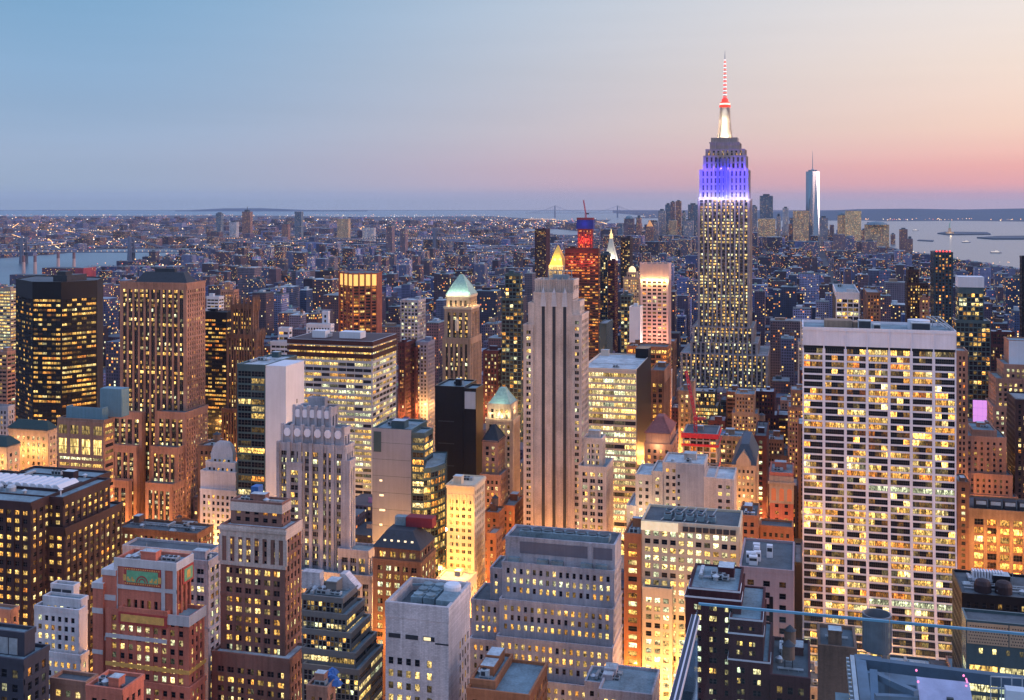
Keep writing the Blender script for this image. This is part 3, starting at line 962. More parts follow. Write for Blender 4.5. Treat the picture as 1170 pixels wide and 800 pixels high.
# dark blank slab in front of it
dk = blank
r, bx = bld('office_slab', 'dark windowless slab tower with one lit window column, below the green pyramid tower', 'office tower', 640,
            [(497, 530, None, 444), (530.2, 544, 552.5, 446, .4, ribbon.but(bw=20, ww=.35, fh=4.0, wh=.4, lit=.75, nx=1, m=.4, top=9))], blank, BLACK, 552, gear=2, roof=ROOF_T, short='the dark windowless slab', D=26,
            )
o = bx[1]
m_ = MB(); m_.box(o[0] + .5, o[1] - .3, o[2] - .35, o[2], o[4] - 11, o[4] - 1); m_.build('louver_panel', ALU, r, (r.location[0], r.location[1], 0))
for q in range(5):
    m_ = MB(); m_.box(bx[0][0] + 2, bx[0][1] - 6, bx[0][2] - .03, bx[0][2], bx[0][4] - 20 - q * 13, bx[0][4] - 19.4 - q * 13); m_.build('slot_window', DARKM, r, (r.location[0], r.location[1], 0))

# smaller green cap tower and its brown neighbour
gp2 = vert.but(bw=3.4, lit=0.45, hue=.75)
r, bx = bld('pyramid_tower', 'smaller pale stone tower with green pyramid cap right of the dark windowless slab', 'office tower', 720,
            [(557, 584, 592, 464), (555, 586, 594.5, 482, 1.2)], gp2, LIMEB, 600, gear=0, short='the smaller green pyramid tower', nw=60)
o = bx[0]
pyramid_roof(r, o[0] + .6, o[1] - .6, o[2] + .6, o[3] - .5, o[4] + .4, o[4] + 10.5, COPPER, .22)
for q in range(3): lamp('floodlight', (o[0] + (o[1] - o[0]) * (q + .5) / 3, o[2] - 2, o[4] - 6), (1, .78, .42), 1300, .3, r)
lamp('floodlight', (o[1] + 2, (o[2] + o[3]) / 2, o[4] - 4), (1, .78, .42), 1500, .3, r)
lamp('floodlight', ((o[0] + o[1]) / 2, o[2] - 4, o[4] + 3), (.9, 1, .75), 1300, .3, r)
r, bx = bld('brick_tower', 'brown brick tower with dark hipped roof between the dark slab and smaller pyramid tower', 'office tower', 640,
            [(551, 569, 577, 506), (548, 572, 581, 545, 4)], punch.but(lit=.35), PINKB, 600, gear=0, nw=50)
o = bx[0]
pyramid_roof(r, o[0] - .3, o[1] + .3, o[2] - .3, o[3], o[4] + .3, o[4] + 9, SLATE, .12, 'hipped_roof')

# tall limestone tower with three black stripes
side5 = ST(bw=3.3, ww=.66, n=2, fh=3.6, wh=.55, pd=.5, sd=.3, m=1.0, lit=.3, top=3, hue=.7)
sh = bx5 = None
r, bx = bld('limestone_tower', 'tall pale limestone tower with three black window stripes down its front', 'office tower', 630,
            [(611, 655.5, 661.5, 321, -2, blank), (609.5, 654.5, None, 336, 0, blank), (603.5, 611, None, 347, 0.3, side5), (654.5, 662.5, 668, 345, .4, side5.but(bw=4)), (598, 609.5, None, 372, 1.2, side5), (653.5, 664.5, 673, 361, 1.6, side5.but(bw=4))],
            side5, LIME, 612, gear=0, D=24, short='the black-striped limestone tower', side=side5.but(bw=4.2), par=.6)
o = bx[1]
wv = []
for q in range(3):
    cx = o[0] + (o[1] - o[0]) * (0.255 + .272 * q)
    m_ = MB(); m_.box(cx - .95, cx + .95, o[2] - .06, o[2] + .3, 20, o[4] - 7.5); m_.build('window_stripe', DARKM, r, (r.location[0], r.location[1], 0))
    for s_ in (-1, 1):
        m_ = MB(); m_.box(cx + s_ * 1.25 - .25, cx + s_ * 1.25 + .25, o[2] - .45, o[2], 20, o[4] - 6); m_.build('stripe_rib', LIME, r, (r.location[0], r.location[1], 0))
    m_ = MB()
    for k in range(6): m_.box(cx - 1.6 + k * .1, cx + 1.6 - k * .1, o[2] - .5, o[2], o[4] - 7.5 + k * 1.4, o[4] - 6.2 + k * 1.4)
    m_.lathe(cx, o[2], [(1.2, o[4] + .2), (.1, o[4] + 3.4)], 4, 0, R(45))
    m_.build('crest', WHITES, r, (r.location[0], r.location[1], 0))
o = bx[0]
m_ = MB()
for q in range(19):
    xx = o[0] + (o[1] - o[0]) * (q + .5) / 19
    m_.box(xx - .3, xx + .3, o[2] - .4, o[2], bx[1][4], o[4] + (1.6 if q % 3 == 1 else .4))
m_.build('crown_fluting', LIME, r, (r.location[0], r.location[1], 0))
m_ = MB()
xa, xb = o[0] + 7, o[1] - 1.5
for z in (2.0, 5.2): m_.box(xa, xb, o[2] + 4, o[2] + 4.4, o[4] + z, o[4] + z + .5)
for q in range(6): m_.box(xa + (xb - xa) * q / 5.3, xa + (xb - xa) * q / 5.3 + .4, o[2] + 4, o[2] + 4.4, o[4], o[4] + 5.4)
m_.box(xa + 2, xb - 3, o[2] + 8, o[3] - 6, o[4], o[4] + 3, 0)
m_.build('roof_frame', STEEL, r, (r.location[0], r.location[1], 0))
lower5 = pairs.but(bw=3.9, ww=.64, band=0, lit=.5, pd=.6, sd=.3, hue=.72)
r, bx = bld('limestone_annex', 'lower fluted limestone annex at the right foot of the striped limestone tower', 'office building', 605,
            [(667, 688, 692, 503, -3, lower5.but(bw=3.0)), (661, 693, 701, 536, 0)], lower5, LIME, 615, gear=1, roof=ROOF_T, nw=80)

# curved yellow-lit office block
y16 = ribbon.but(bw=7.8, ww=.98, fh=3.9, wh=.66, lit=.97, nx=9, hue=.86, top=2.0, lv=1.15, pd=.3, sd=.26, m=.3)
r, bx = bld('office_block', 'bright yellow-lit office block with white floor bands and a black right side', 'office building', 720,
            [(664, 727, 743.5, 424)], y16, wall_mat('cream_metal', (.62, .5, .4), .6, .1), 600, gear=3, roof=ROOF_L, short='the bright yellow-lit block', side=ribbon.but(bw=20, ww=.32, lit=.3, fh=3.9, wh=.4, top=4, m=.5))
o = bx[0]
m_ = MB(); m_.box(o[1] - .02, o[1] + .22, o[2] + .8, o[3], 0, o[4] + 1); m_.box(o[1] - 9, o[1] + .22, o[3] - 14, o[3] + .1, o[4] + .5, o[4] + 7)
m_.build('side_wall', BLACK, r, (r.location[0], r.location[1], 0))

# pale tower with lit crown above an amber base
gc = vert.but(bw=4.4, ww=.7, fh=3.5, wh=.56, nx=2, pd=.7, sd=.25, lit=.16, top=15, hue=.6, m=1.0)
r, bx = bld('crowned_tower', 'pale pink striped tower with glowing notched crown above an amber-lit base', 'office tower', 1000,
            [(732, 763.5, 767, 303)], gc, wall_mat('pink_stone', (.62, .42, .36), .8, .12), 395, gear=0, nw=60, roof=ROOF_D, short='the pink striped tower')
o = bx[0]
m_ = MB()
for q in range(6):
    xx = o[0] + (o[1] - o[0]) * q / 5
    m_ = MB(); m_.box(xx - .8, xx + .8, o[2] - .5, o[2] + 1.2, o[4] - 15, o[4] + 2.5); m_.build('crown_pier', MATS['pink_stone'], r, (r.location[0], r.location[1], 0))
for q in range(6):
    lamp('floodlight', (o[0] + (o[1] - o[0]) * (q + .5) / 6, o[2] - 2.0, o[4] - 15), (1, .62, .25), 3200, .3, r)
    lamp('floodlight', (o[0] + (o[1] - o[0]) * (q + .5) / 6, o[2] - 14, 110 + (q % 2) * 25), (1, .45, .3), 7000, .5, r)
bld('office_tower', 'narrow blank white tower standing left against the pink striped tower', 'office tower', 985, [(719, 731.5, None, 352)], blank, PALEW, 400, gear=1, D=18)
am = ribbon.but(bw=5, ww=.8, fh=4.2, wh=.62, lit=.95, nx=2, hue=.42, lv=1.1, top=2)
r, bx = bld('office_block', 'amber-lit block with flat dark roof at the foot of the pink striped tower', 'office building', 930, [(716, 763, 766.5, 398)], am, ORNG, 425, nw=60, gear=2, roof=ROOF_D)
pil = ST(bw=4.6, ww=.6, fh=3.8, wh=.62, pd=.9, sd=.2, lit=.85, hue=.4, n=1, nx=2, top=9, m=1.0, lv=.9)
bld('brick_tower', 'tall orange-glowing tower with dark piers right of the bright yellow block', 'office tower', 800, [(743, 759, 766, 425)], pil, BROWN, 500, nw=60, gear=1, roof=ROOF_D, D=25)

# ------------------------------------------------------------------ the tallest tower
esst = ST(bw=5.4, ww=.62, fh=3.72, wh=.6, pd=1.0, sd=.12, m=1.8, lit=.52, n=2, hue=.76, top=1.0, big=2, bigd=.6, sm=1)
EL = wall_mat('pale_grey_limestone', (.36, .295, .275), .8, .3)
d0 = 1290
lit_st = ST(bw=5.0, ww=.42, fh=8, wh=.7, pd=.6, sd=.3, m=2.0, lit=.0, n=2, hue=.8, top=1.5)
r, bx = bld('skyscraper', 'tallest tower with blue and white floodlit crown and red-lit mast', 'skyscraper', d0,
            [(811, 845, None, 163, -4, blank), (806, 851, None, 170.5, -3, lit_st.but(lit=.3, fh=4)), (803.5, 852.6, None, 178, -2, lit_st), (799.2, 855, 857.6, 194, -1, lit_st), (797.2, 856.6, 859.5, 227.5, 0), (791, 861, None, 375, 4),
             (788.6, 866, 868.5, 393, 8), (777.5, 877.5, 880, 407, 14)], esst, EL, 440, spandrel=wall_mat('aluminium_spandrel', (.11, .10, .11), .5, .2), gear=0, D=45, short='the tallest tower', par=.5, side=esst)
o = bx[4]
for q in (0.36, 0.64):                                           # the recessed middle is set off by two deep piers
    for w_ in (-.08, .08):
        pass
m_ = MB(); cxm = (o[0] + o[1]) / 2
mid = o
m_ = MB(); [m_.box(cxm - 8 + w_ * 4, cxm - 5.6 + w_ * 4, bx[3][2] - .9, bx[3][2] + .3, bx[4][4], bx[2][4] - 3) for w_ in range(4)]; m_.build('central_bay', wall_mat('blue_grey_metal', (.16, .15, .2), .5, .2), r, (r.location[0], r.location[1], 0))
zc, dm = bx[0][4], (bx[0][2] + bx[0][3]) / 2
mz = lambda py: ZZ(py, DEP(cxm, dm))
m_ = MB()
m_.box(cxm - 17.5, cxm + 17.5, dm - 17, dm + 17, zc, zc + 1.2)
m_.box(cxm - 15.5, cxm + 15.5, dm - 15, dm + 15, zc + 1.2, mz(158))
m_.build('observation_deck', EL, r, (r.location[0], r.location[1], 0))
prof = [(8.6, 159), (7.6, 155), (6.6, 149), (6.0, 140), (5.6, 128), (5.2, 123)]
WM_ = wall_mat('white_metal_mast', (.7, .68, .64), .5, .08)
m_ = MB(); m_.lathe(cxm, dm, [(w_, mz(py)) for w_, py in prof], 16)
m_.build('mooring_mast', WM_, r, (r.location[0], r.location[1], 0))
for a_ in range(4):
    m_ = MB()
    an = math.pi / 4 + a_ * math.pi / 2
    for (w0, p0), (w1, p1) in zip(prof, prof[1:]):
        m_.bar((cxm + (w0 + 2.6 - (159 - p0) * .05) * math.cos(an), dm + (w0 + 2.6 - (159 - p0) * .05) * math.sin(an), mz(p0)), (cxm + (w1 + 2.6 - (159 - p1) * .05) * math.cos(an), dm + (w1 + 2.6 - (159 - p1) * .05) * math.sin(an), mz(p1)), 2.2)
    m_.build('mast_wing', EL, r, (r.location[0], r.location[1], 0))
REDL = plain('red_lit_glass', (.5, .05, .04), .5, 0, (1, .06, .03), .9)
m_ = MB(); m_.lathe(cxm, dm, [(6.6, mz(123)), (6.8, mz(120.5)), (5.6, mz(120)), (5.8, mz(117)), (4.2, mz(116.5)), (3.8, mz(113.5)), (1.8, mz(111.5))], 16)
m_.build('mast_cap', REDL, r, (r.location[0], r.location[1], 0))
m_ = MB(); m_.lathe(cxm, dm, [(6.2, mz(119.9)), (6.2, mz(118.2))], 16); m_.build('cap_band', plain('white_lit_band', (.9, .8, .7), .5, 0, (1, .8, .6), 1.3), r, (r.location[0], r.location[1], 0))
an_ = MB()
segs = [(2.1, 112), (1.9, 100), (1.5, 92), (1.1, 80), (.8, 72), (.5, 64), (.2, 58)]
an_.lathe(cxm, dm, [(w_, mz(py)) for w_, py in segs], 8)
ao = an_.build('antenna', GALV, r, (r.location[0], r.location[1], 0))
RW = [plain('red_beacon', (.6, .1, .1), .5, 0, (1, .12, .06), 1.6), plain('white_beacon', (.8, .8, .8), .5, 0, (1, .82, .74), 1.3)]
for q in range(20):
    py = 111 - q * 2.2
    m_ = MB(); w_ = 2.5 - q * .065
    m_.lathe(cxm, dm, [(w_, mz(py)), (w_, mz(py - .9))], 8); m_.build('beacon_ring', RW[q % 2], ao, (r.location[0], r.location[1], 0))
BL, WL_ = (.035, .025, 1.0), (.72, .72, 1.0)
for q in range(10):
    xx = o[0] + 2 + (o[1] - o[0] - 4) * q / 9
    lamp('floodlight', (xx, o[2] - 3.2, bx[4][4] + 1.5), WL_, 3200, .12, r)
    lamp('floodlight', (xx, o[2] - 7.0, bx[4][4] + 12), BL, 7000, .12, r)
    lamp('floodlight', (xx, o[2] - 7.0, bx[4][4] + 27), BL, 7000, .12, r)
for q in range(6):
    xx = bx[2][0] + 2 + (bx[2][1] - bx[2][0] - 4) * q / 5
    lamp('floodlight', (xx, bx[2][2] - 3, bx[3][4] + 1.5), (.10, .05, 1), 4600, .12, r)
for q in range(4):
    lamp('floodlight', (o[1] + 2.5, o[2] + 6 + q * 10, bx[4][4] + 4), (.4, .38, 1), 2000, .4, r)
for sx in (-1, 0, 1):
    lamp('floodlight', (cxm + sx * 9, dm - 13, mz(157)), (1, .78, .45), 5000, .4, r)
    lamp('floodlight', (cxm + sx * 7, dm - 13, mz(140)), (1, .78, .45), 4000, .4, r)

# ------------------------------------------------------------------ white gridded slab at the right, its foot sweeping forward
def swept_slab():
    d = 590
    rng = random.Random(11)
    X1, Y0 = PT(1092.5, d)
    X0 = XY_at(917, Y0)
    zt = ZZ(381.5, DEP(X1, Y0))
    D_ = 38
    root = tag(empty('white_slab_tower', (X0 + X1) / 2, Y0 + D_ / 2), 'wide white gridded slab tower with a blank top band and seven window bays', 'office tower')
    off = (root.location[0], root.location[1], 0)
    sweep = lambda z: 24.0 * max(0.0, (105 - z) / 105) ** 2.2
    fh, topb = 3.72, 10.2
    nf = int((zt - topb) / fh)
    wall, wins = MB(), []
    nb, cw = 7, 1.5
    bw = (X1 - X0) / nb
    zb = lambda i: zt - topb - (i + 1) * fh
    core, side = MB(), MB()
    for i in range(-1, nf):
        z0, z1 = (zb(i), zb(i) + fh) if i >= 0 else (zt - topb, zt)
        s0, s1 = sweep(z0), sweep(z1)
        core.hexa([(X0 + .6, Y0 + .06 - s0, z0), (X1 - .6, Y0 + .06 - s0, z0), (X1 - .6, Y0 + D_ - .6, z0), (X0 + .6, Y0 + D_ - .6, z0)], [(X0 + .6, Y0 + .06 - s1, z1), (X1 - .6, Y0 + .06 - s1, z1), (X1 - .6, Y0 + D_ - .6, z1), (X0 + .6, Y0 + D_ - .6, z1)], 0)
        for xa, xb in ((X0, X0 + .55), (X1 - .55, X1)):
            wall.hexa([(xa, Y0 + .8 - s0, z0), (xb, Y0 + .8 - s0, z0), (xb, Y0 + D_, z0), (xa, Y0 + D_, z0)], [(xa, Y0 + .8 - s1, z1), (xb, Y0 + .8 - s1, z1), (xb, Y0 + D_, z1), (xa, Y0 + D_, z1)], 0)
        for k in range(nb + 1):
            c = X0 + k * bw
            a, b = max(X0 + .003, c - cw / 2), min(X1 - .003, c + cw / 2)
            if i < 0: a, b = max(a, c - .3), min(b, c + .3)
            wall.hexa([(a, Y0 - .8 - s0, z0), (b, Y0 - .8 - s0, z0), (b, Y0 + .75 - s0, z0), (a, Y0 + .75 - s0, z0)], [(a, Y0 - .8 - s1, z1), (b, Y0 - .8 - s1, z1), (b, Y0 + .75 - s1, z1), (a, Y0 + .75 - s1, z1)], 0, True)
        if i < 0:
            wall.box(X0 + .01, X1 - .01, Y0 - .12, Y0 + .72, z0 + 1.5, z1 - .02)
        else:
            wall.box(X0 + .02, X1 - .02, Y0 - .2 - s0, Y0 + .78 - s0, z0, z0 + 1.0)
            ff = rng.choice((.12, .25, .4, .65, .9, 1.2))
            fhue = rng.uniform(.25, .75)
            grn = False
            for k in range(nb):
                bay = rng.random()
                green = k >= 3 and min(abs(ZZ(565, d) - z0), abs(ZZ(697, d) - z0)) < 1.9
                for q in range(3):
                    on = rng.random() < (.9 if bay < ff * .55 else .14)
                    lv = rng.choice((.8, 1.0, 1.25)) * (.6 + bay / max(ff, .3)) if on else (rng.uniform(.06, .3) if rng.random() < .4 else 0)
                    w3 = (bw - cw) / 3
                    wins.append((X0 + k * bw + cw / 2 + (q + .5) * w3, Y0 + .0 - s0, z0 + 1.0 + (fh - 1.0) / 2, (1, 0), (0, -1), w3 - .1, fh - .98, lv, min(1, max(0, fhue + rng.uniform(-.25, .25))), rng.random(), 3) if not green else (X0 + k * bw + cw / 2 + (q + .5) * w3, Y0 - s0, z0 + 1.0 + (fh - 1.0) / 2, (1, 0), (0, -1), w3 - .1, fh - .98, .7, 1.0, rng.random(), 3))
    wall.build('wall', TRAV, root, off)
    core.build('core', BLACK, root, off)
    put_windows(wins, root, 100, 800)
    m = MB(); m.box(X0 + .5, X1 - .5, Y0 + .75, Y0 + D_ - .5, zt - .5, zt + .02); m.build('roof', ROOF_T, root, off)
    m = MB()
    m.box(X0 - .1, X1 + .1, Y0 - .5, Y0 + .2, zt - .3, zt + 1.5); m.box(X0 - .1, X0 + .5, Y0 + .2, Y0 + D_, zt - .3, zt + 1.5)
    m.box(X1 - .5, X1 + .1, Y0 + .2, Y0 + D_, zt - .3, zt + 1.5); m.box(X0 + .5, X1 - .5, Y0 + D_ - .5, Y0 + D_, zt - .3, zt + 1.5)
    m.build('parapet', TRAV, root, off)
    m = MB(); m.box(X0 + 12, X0 + 27, Y0 + 14, Y0 + 26, zt, zt + 4); m.box(X0 + 27.5, X0 + 36, Y0 + 15, Y0 + 24, zt, zt + 3.2); m.build('bulkhead', TAN, root, off)
    for (xa, w_, hh) in ((30, 7, 5), (58, 10, 4.5), (38, 4, 3)):
        m = MB(); m.box(X0 + xa, X0 + xa + w_, Y0 + 8, Y0 + 14, zt, zt + hh); m.box(X0 + xa + .4, X0 + xa + w_ - .4, Y0 + 7.85, Y0 + 8, zt + .6, zt + hh - .5, 1); m.build('air_handler', [GALV, DARKM], root, off)
    m = MB(); m.lathe(X0 + 63, Y0 + 20, [(6, zt), (6, zt + 5)], 20); m.build('cooling_tower', PALEW, root, off)
    m = MB()
    for q in range(3): m.bar((X1 - 12 + q * 3, Y0 + 30, zt + 6), (X1 - 4 + q * 1.5, Y0 + 3, zt + 2.2), .5)
    m.bar((X1 - 12, Y0 + 30, zt + 6), (X1 - 4, Y0 + 30, zt + 6), .5)
    for q in range(3): m.box(X1 - 12 + q * 3, X1 - 11.6 + q * 3, Y0 + 30, Y0 + 30.4, zt, zt + 6)
    m.build('window_washing_rail', STEEL, root, off)
    reg(X0, X1, Y0 - 24, Y0 + D_, zt, 745, 'the white gridded slab')
swept_slab()

# ------------------------------------------------------------------ the near buildings, left to right
# dark brown block with a ribbed roof light at the left edge
dbr = ST(bw=4.1, ww=.62, fh=3.75, wh=.52, pd=.75, sd=.35, m=1.0, lit=.7, nx=2, hue=.55, top=3.0, n=1)
dtop = dbr.but(bw=5.4, fh=9.5, wh=.86, lit=.45, top=2.0, nx=3)
r, bx = bld('office_block', 'dark brown office block with gold windows and a ribbed skylight roof', 'office building', 500,
            [(-60, 35, None, 577, 12.5, dbr), (-60, 72, 127, 571, 0, dbr), (-61, 74, 140.5, 606, 1.4, dbr)], dbr, DKBR, 800, gear=9, D=46, roof=ROOF_T, short='the dark brown block', side=dbr)
o = bx[1]
m_ = MB()
x0, x1, y0, y1, z1 = o[0] + 8, o[1] - 9, o[2] + 10, o[3] - 12, o[4]
nr = 11
m_.box(x0 - 1, x1 + 1, y0 - 1, y1 + 1, z1, z1 + 1.6, 1)
for q in range(nr):
    xa, xb = x0 + (x1 - x0) * q / nr, x0 + (x1 - x0) * (q + 1) / nr
    m_.hexa([(xa, y0, z1 + 1.6), (xb, y0, z1 + 1.6), (xb, y1, z1 + 1.6), (xa, y1, z1 + 1.6)], [(xa + .5, y0, z1 + 3.2), (xa + (xb - xa) * .55, y0, z1 + 3.2), (xa + (xb - xa) * .55, y1, z1 + 3.2), (xa + .5, y1, z1 + 3.2)])
m_.build('ribbed_skylight', [PALEW, DKBR], r, (r.location[0], r.location[1], 0))
for q in range(4):
    m_ = MB(); m_.lathe(o[0] + 10 + q * 7, o[2] + 5, [(2.2, z1 + .3), (2.2, z1 + 2.4), (1.4, z1 + 3.4), (.3, z1 + 3.8)], 14); m_.build('cooling_unit', GALV, r, (r.location[0], r.location[1], 0))
m_ = MB(); m_.lathe(o[1] - 5, o[2] + 5, [(.3, z1), (.3, z1 + 2.4), (1.2, z1 + 3.0), (.2, z1 + 3.4)], 14); m_.build('satellite_dish', PALEW, r, (r.location[0], r.location[1], 0))

# beige block with a blue screened roof
bb = ribbon.but(bw=8.5, ww=.9, fh=3.9, wh=.5, lit=.8, nx=5, hue=.7, top=2)
bt = ST(bw=7.6, ww=.66, fh=9, wh=.62, pd=.6, sd=.5, m=1.5, lit=.3, nx=4, top=2.0)
r, bx = bld('office_block', 'beige stone block with blue screened roof and four large square openings near its top', 'office building', 650,
            [(66, 119, 131, 482)], bb, PINKB, 540, gear=0, D=40, roof=ROOF_T, short='the beige block with the blue roof')
o = bx[0]
BSCR = wall_mat('blue_louvre_screen', (.14, .25, .30), .6, .2)
m_ = MB(); m_.box(o[0] + 4, o[1] - 3, o[2] + 2.5, o[2] + 3.2, o[4], o[4] + 7.5); m_.box(o[0] + 4, o[0] + 4.7, o[2] + 3.2, o[3] - 2, o[4], o[4] + 7.5); m_.box(o[1] - 3.7, o[1] - 3, o[2] + 3.2, o[3] - 2, o[4], o[4] + 7.5)
m_.build('roof_screen', BSCR, r, (r.location[0], r.location[1], 0))
m_ = MB(); m_.box(o[1] - 13, o[1] + 2, o[2] + 22, o[3] + 4, o[4], o[4] + 17)
for q in range(9): m_.box(o[1] - 12.6 + q * 1.6, o[1] - 12.3 + q * 1.6, o[2] + 21.9, o[2] + 22, o[4], o[4] + 16.5)
m_.build('mechanical_box', BSCR, r, (r.location[0], r.location[1], 0))
rngq = random.Random(4)
m_ = MB(); m_.box(o[0], o[1], o[2] - .6, o[2] - .05, o[4] - 22, o[4] - .5); m_.build('upper_wall', PINKB, r, (r.location[0], r.location[1], 0))
big = []
for row, (za, zb_, lv) in enumerate(((o[4] - 8.2, o[4] - 3.0, .25), (o[4] - 20, o[4] - 11, 1.1))):
    for q in range(4):
        w_ = (o[1] - o[0]) / 4
        big.append((o[0] + (q + .5) * w_, o[2] - .64, (za + zb_) / 2, (1, 0), (0, -1), w_ * .7, zb_ - za, lv, .7, rngq.random(), 4))
put_windows(big, r, 10, 600)

# amber-lit classical blocks with green-black mansard
cl = ST(bw=4.2, ww=.46, fh=4.2, wh=.55, pd=.45, sd=.4, m=1.4, lit=.85, hue=.72, top=4)
for nm, lb, dd, tt in (('mansard_block', 'amber-lit stone block with dark green hipped roof, left of the blue-roofed beige block', 720, (10, 55, 65.5, 493)),
                       ('mansard_block', 'amber-lit stone wing at the left edge in front of the hipped roof block', 690, (-40, 8, 23, 512))):
    r, bx = bld(nm, lb, 'office building', dd, [tt], cl, LIMEB, 545, gear=0, nw=60, D=35)
    o = bx[0]
    m_ = MB(); e = 4
    m_.hexa([(o[0] - 1, o[2] - 1, o[4] + 1), (o[1] + 1, o[2] - 1, o[4] + 1), (o[1] + 1, o[3], o[4] + 1), (o[0] - 1, o[3], o[4] + 1)], [(o[0] + e, o[2] + e, o[4] + 6), (o[1] - e, o[2] + e, o[4] + 6), (o[1] - e, o[3] - e, o[4] + 6), (o[0] + e, o[3] - e, o[4] + 6)])
    m_.build('mansard_roof', wall_mat('dark_green_roof', (.03, .06, .06), .7, .2), r, (r.location[0], r.location[1], 0))
    cornice(r, o, o[4] + .4, LIMEB)
    for q in range(4): lamp('floodlight', (o[0] + (o[1] - o[0]) * (q + .5) / 4, o[2] - 5, 95), (1, .5, .14), 4500, .5, r)

# ornate white-topped building
r, bx = bld('ornate_building', 'ornate building with white domed attic above a colonnade and brown lower storeys', 'office building', 640,
            [(241, 266, 270, 521, -4), (235, 269, 273, 531, -1), (229, 269.5, 276, 542, 0, vert.but(bw=3.2, fh=12, wh=.85, pd=1.0, lit=.4, nx=1, top=3)), (228.5, 270, 277, 563, .8)], punch.but(bw=3.0), WHITES, 600, gear=0, nw=50, z_base=0, seed=5)
o = bx[0]
m_ = MB()
cx, cy, a, b = (o[0] + o[1]) / 2, (o[2] + o[3]) / 2, (o[1] - o[0]) / 2, (o[3] - o[2]) / 2
for (f0, g0), (f1, g1) in zip([(1, 0), (.94, 2.5), (.82, 5), (.62, 7)], [(.94, 2.5), (.82, 5), (.62, 7), (.4, 8)]):
    m_.hexa([(cx - a * f0, cy - b * f0, o[4] + g0), (cx + a * f0, cy - b * f0, o[4] + g0), (cx + a * f0, cy + b * f0, o[4] + g0), (cx - a * f0, cy + b * f0, o[4] + g0)],
            [(cx - a * f1, cy - b * f1, o[4] + g1), (cx + a * f1, cy - b * f1, o[4] + g1), (cx + a * f1, cy + b * f1, o[4] + g1), (cx - a * f1, cy + b * f1, o[4] + g1)])
m_.build('domed_attic', WHITES, r, (r.location[0], r.location[1], 0))
bld('brick_building', 'brown lower building behind the slender glass tower beside the ornate white-topped building', 'office building', 690, [(226, 250, 262, 512)], punch, BROWN, 600, nw=20, tanks=1)

# grey art deco tower
deco = ST(bw=4.3, ww=.7, fh=3.6, wh=.62, pd=.7, sd=.22, m=1.3, lit=.45, n=3, sm=1, hue=.72, top=3.2)
dtp = ST(bw=5.2, ww=.36, fh=12, wh=.72, pd=.9, sd=.5, m=1.5, lit=.08, top=5)
r, bx = bld('art_deco_tower', 'grey stone art deco tower with scalloped crown tiers and fluted piers', 'office tower', 545,
            [(352, 371, 375, 457, -9, blank), (336.5, 378, 387, 469, -4, dtp), (323, 392.5, 401, 492, -1.4, dtp), (317, 395, 405, 512, 0), (327, 345, 350, 531, 1.2, deco.but(n=2)), (389.5, 399.5, 407, 529, .9, deco.but(bw=4)), (386, 421, 431, 632, 3), (318, 425, 441, 661, 6)],
            deco, GREYS, 670, spandrel=wall_mat('mid_grey_spandrel', (.22, .215, .23), .7, .3), gear=0, roof=ROOF_T, short='the grey art deco tower', side=deco.but(n=1, bw=3.0, ww=.5))
for bi, n_ in ((1, 5), (2, 6)):
    o = bx[bi]
    for q in range(n_):
        cx = o[0] + (o[1] - o[0]) * (q + .5) / n_
        m_ = MB()
        k = 8
        pts = [(cx + 2.0 * math.cos(math.pi * 2 * i / k + .39), o[4] - 2.2 + 2.2 * math.sin(math.pi * 2 * i / k + .39)) for i in range(k)]
        m_.poly([(x, o[2] - .7, z) for x, z in pts])
        for i in range(k):
            (xa, za), (xb, zb_) = pts[i], pts[(i + 1) % k]
            m_.poly([(xa, o[2] - .7, za), (xa, o[2], za), (xb, o[2], zb_), (xb, o[2] - .7, zb_)])
        m_.build('scallop', TRAV, r, (r.location[0], r.location[1], 0))
    for q in range(n_ + 1):
        cx = o[0] + (o[1] - o[0]) * q / n_
        m_ = MB(); m_.box(cx - .7, cx + .7, o[2] - 1.0, o[2] + .4, o[4] - 11, o[4] + 2.0); m_.build('pier_finial', GREYS, r, (r.location[0], r.location[1], 0))
o = bx[3]
for q in range(7):
    cx = o[0] + (o[1] - o[0]) * (.02 + .96 * q / 6)
    m_ = MB(); m_.box(cx - .8, cx + .8, o[2] - 1.1, o[2], bx[7][4], o[4] + 1.6); m_.build('pier', GREYS, r, (r.location[0], r.location[1], 0))
roof_o = bx[0]

# brown tower with limestone top, in front
l6t = vert.but(bw=3.9, ww=.52, fh=7.6, wh=.78, lit=.75, pd=.8, m=1.6, n=1, nx=2, top=2.4, hue=.75)
l6 = pairs.but(bw=4.2, ww=.64, fh=3.55, wh=.58, lit=.55, pd=.4, sd=.34, hue=.72, top=4.2, m=1.6)
r, bx = bld('brick_tower', 'brown brick tower with pale limestone attic storeys in the lower left foreground', 'office tower', 400,
            [(264, 322, 332, 578, -5, punch.but(bw=3.6, lit=.2)), (252, 326, 345, 608, 0, l6), (242, 331, 352, 757, 4.5, l6)], l6, wall_mat('dusky_brick', (.25, .13, .10), .85, .4), 800, gear=6, roof=ROOF_L, short='the brown foreground tower', side=punch.but(bw=2.8, lit=.42, ww=.5))
o = bx[1]
m_ = MB()
m_.box(o[0] - .25, o[1] + .25, o[2] - .25, o[2] + .4, o[4] - 3.2, o[4] + .9); m_.box(o[1] - .4, o[1] + .25, o[2] + .4, o[3], o[4] - 3.2, o[4] + .9)
m_.box(o[0] - .7, o[1] + .7, o[2] - .7, o[2] + .3, o[4] - .9, o[4] + .3)
for q in range(9):
    cx = o[0] + (o[1] - o[0]) * q / 8
    m_.box(cx - .75, cx + .75, o[2] - .28, o[2] + .2, o[4] - 12.5, o[4] - 3)
m_.box(o[0] - .3, o[1] + .3, o[2] - .3, o[2] + .3, o[4] - 13.8, o[4] - 12.4)
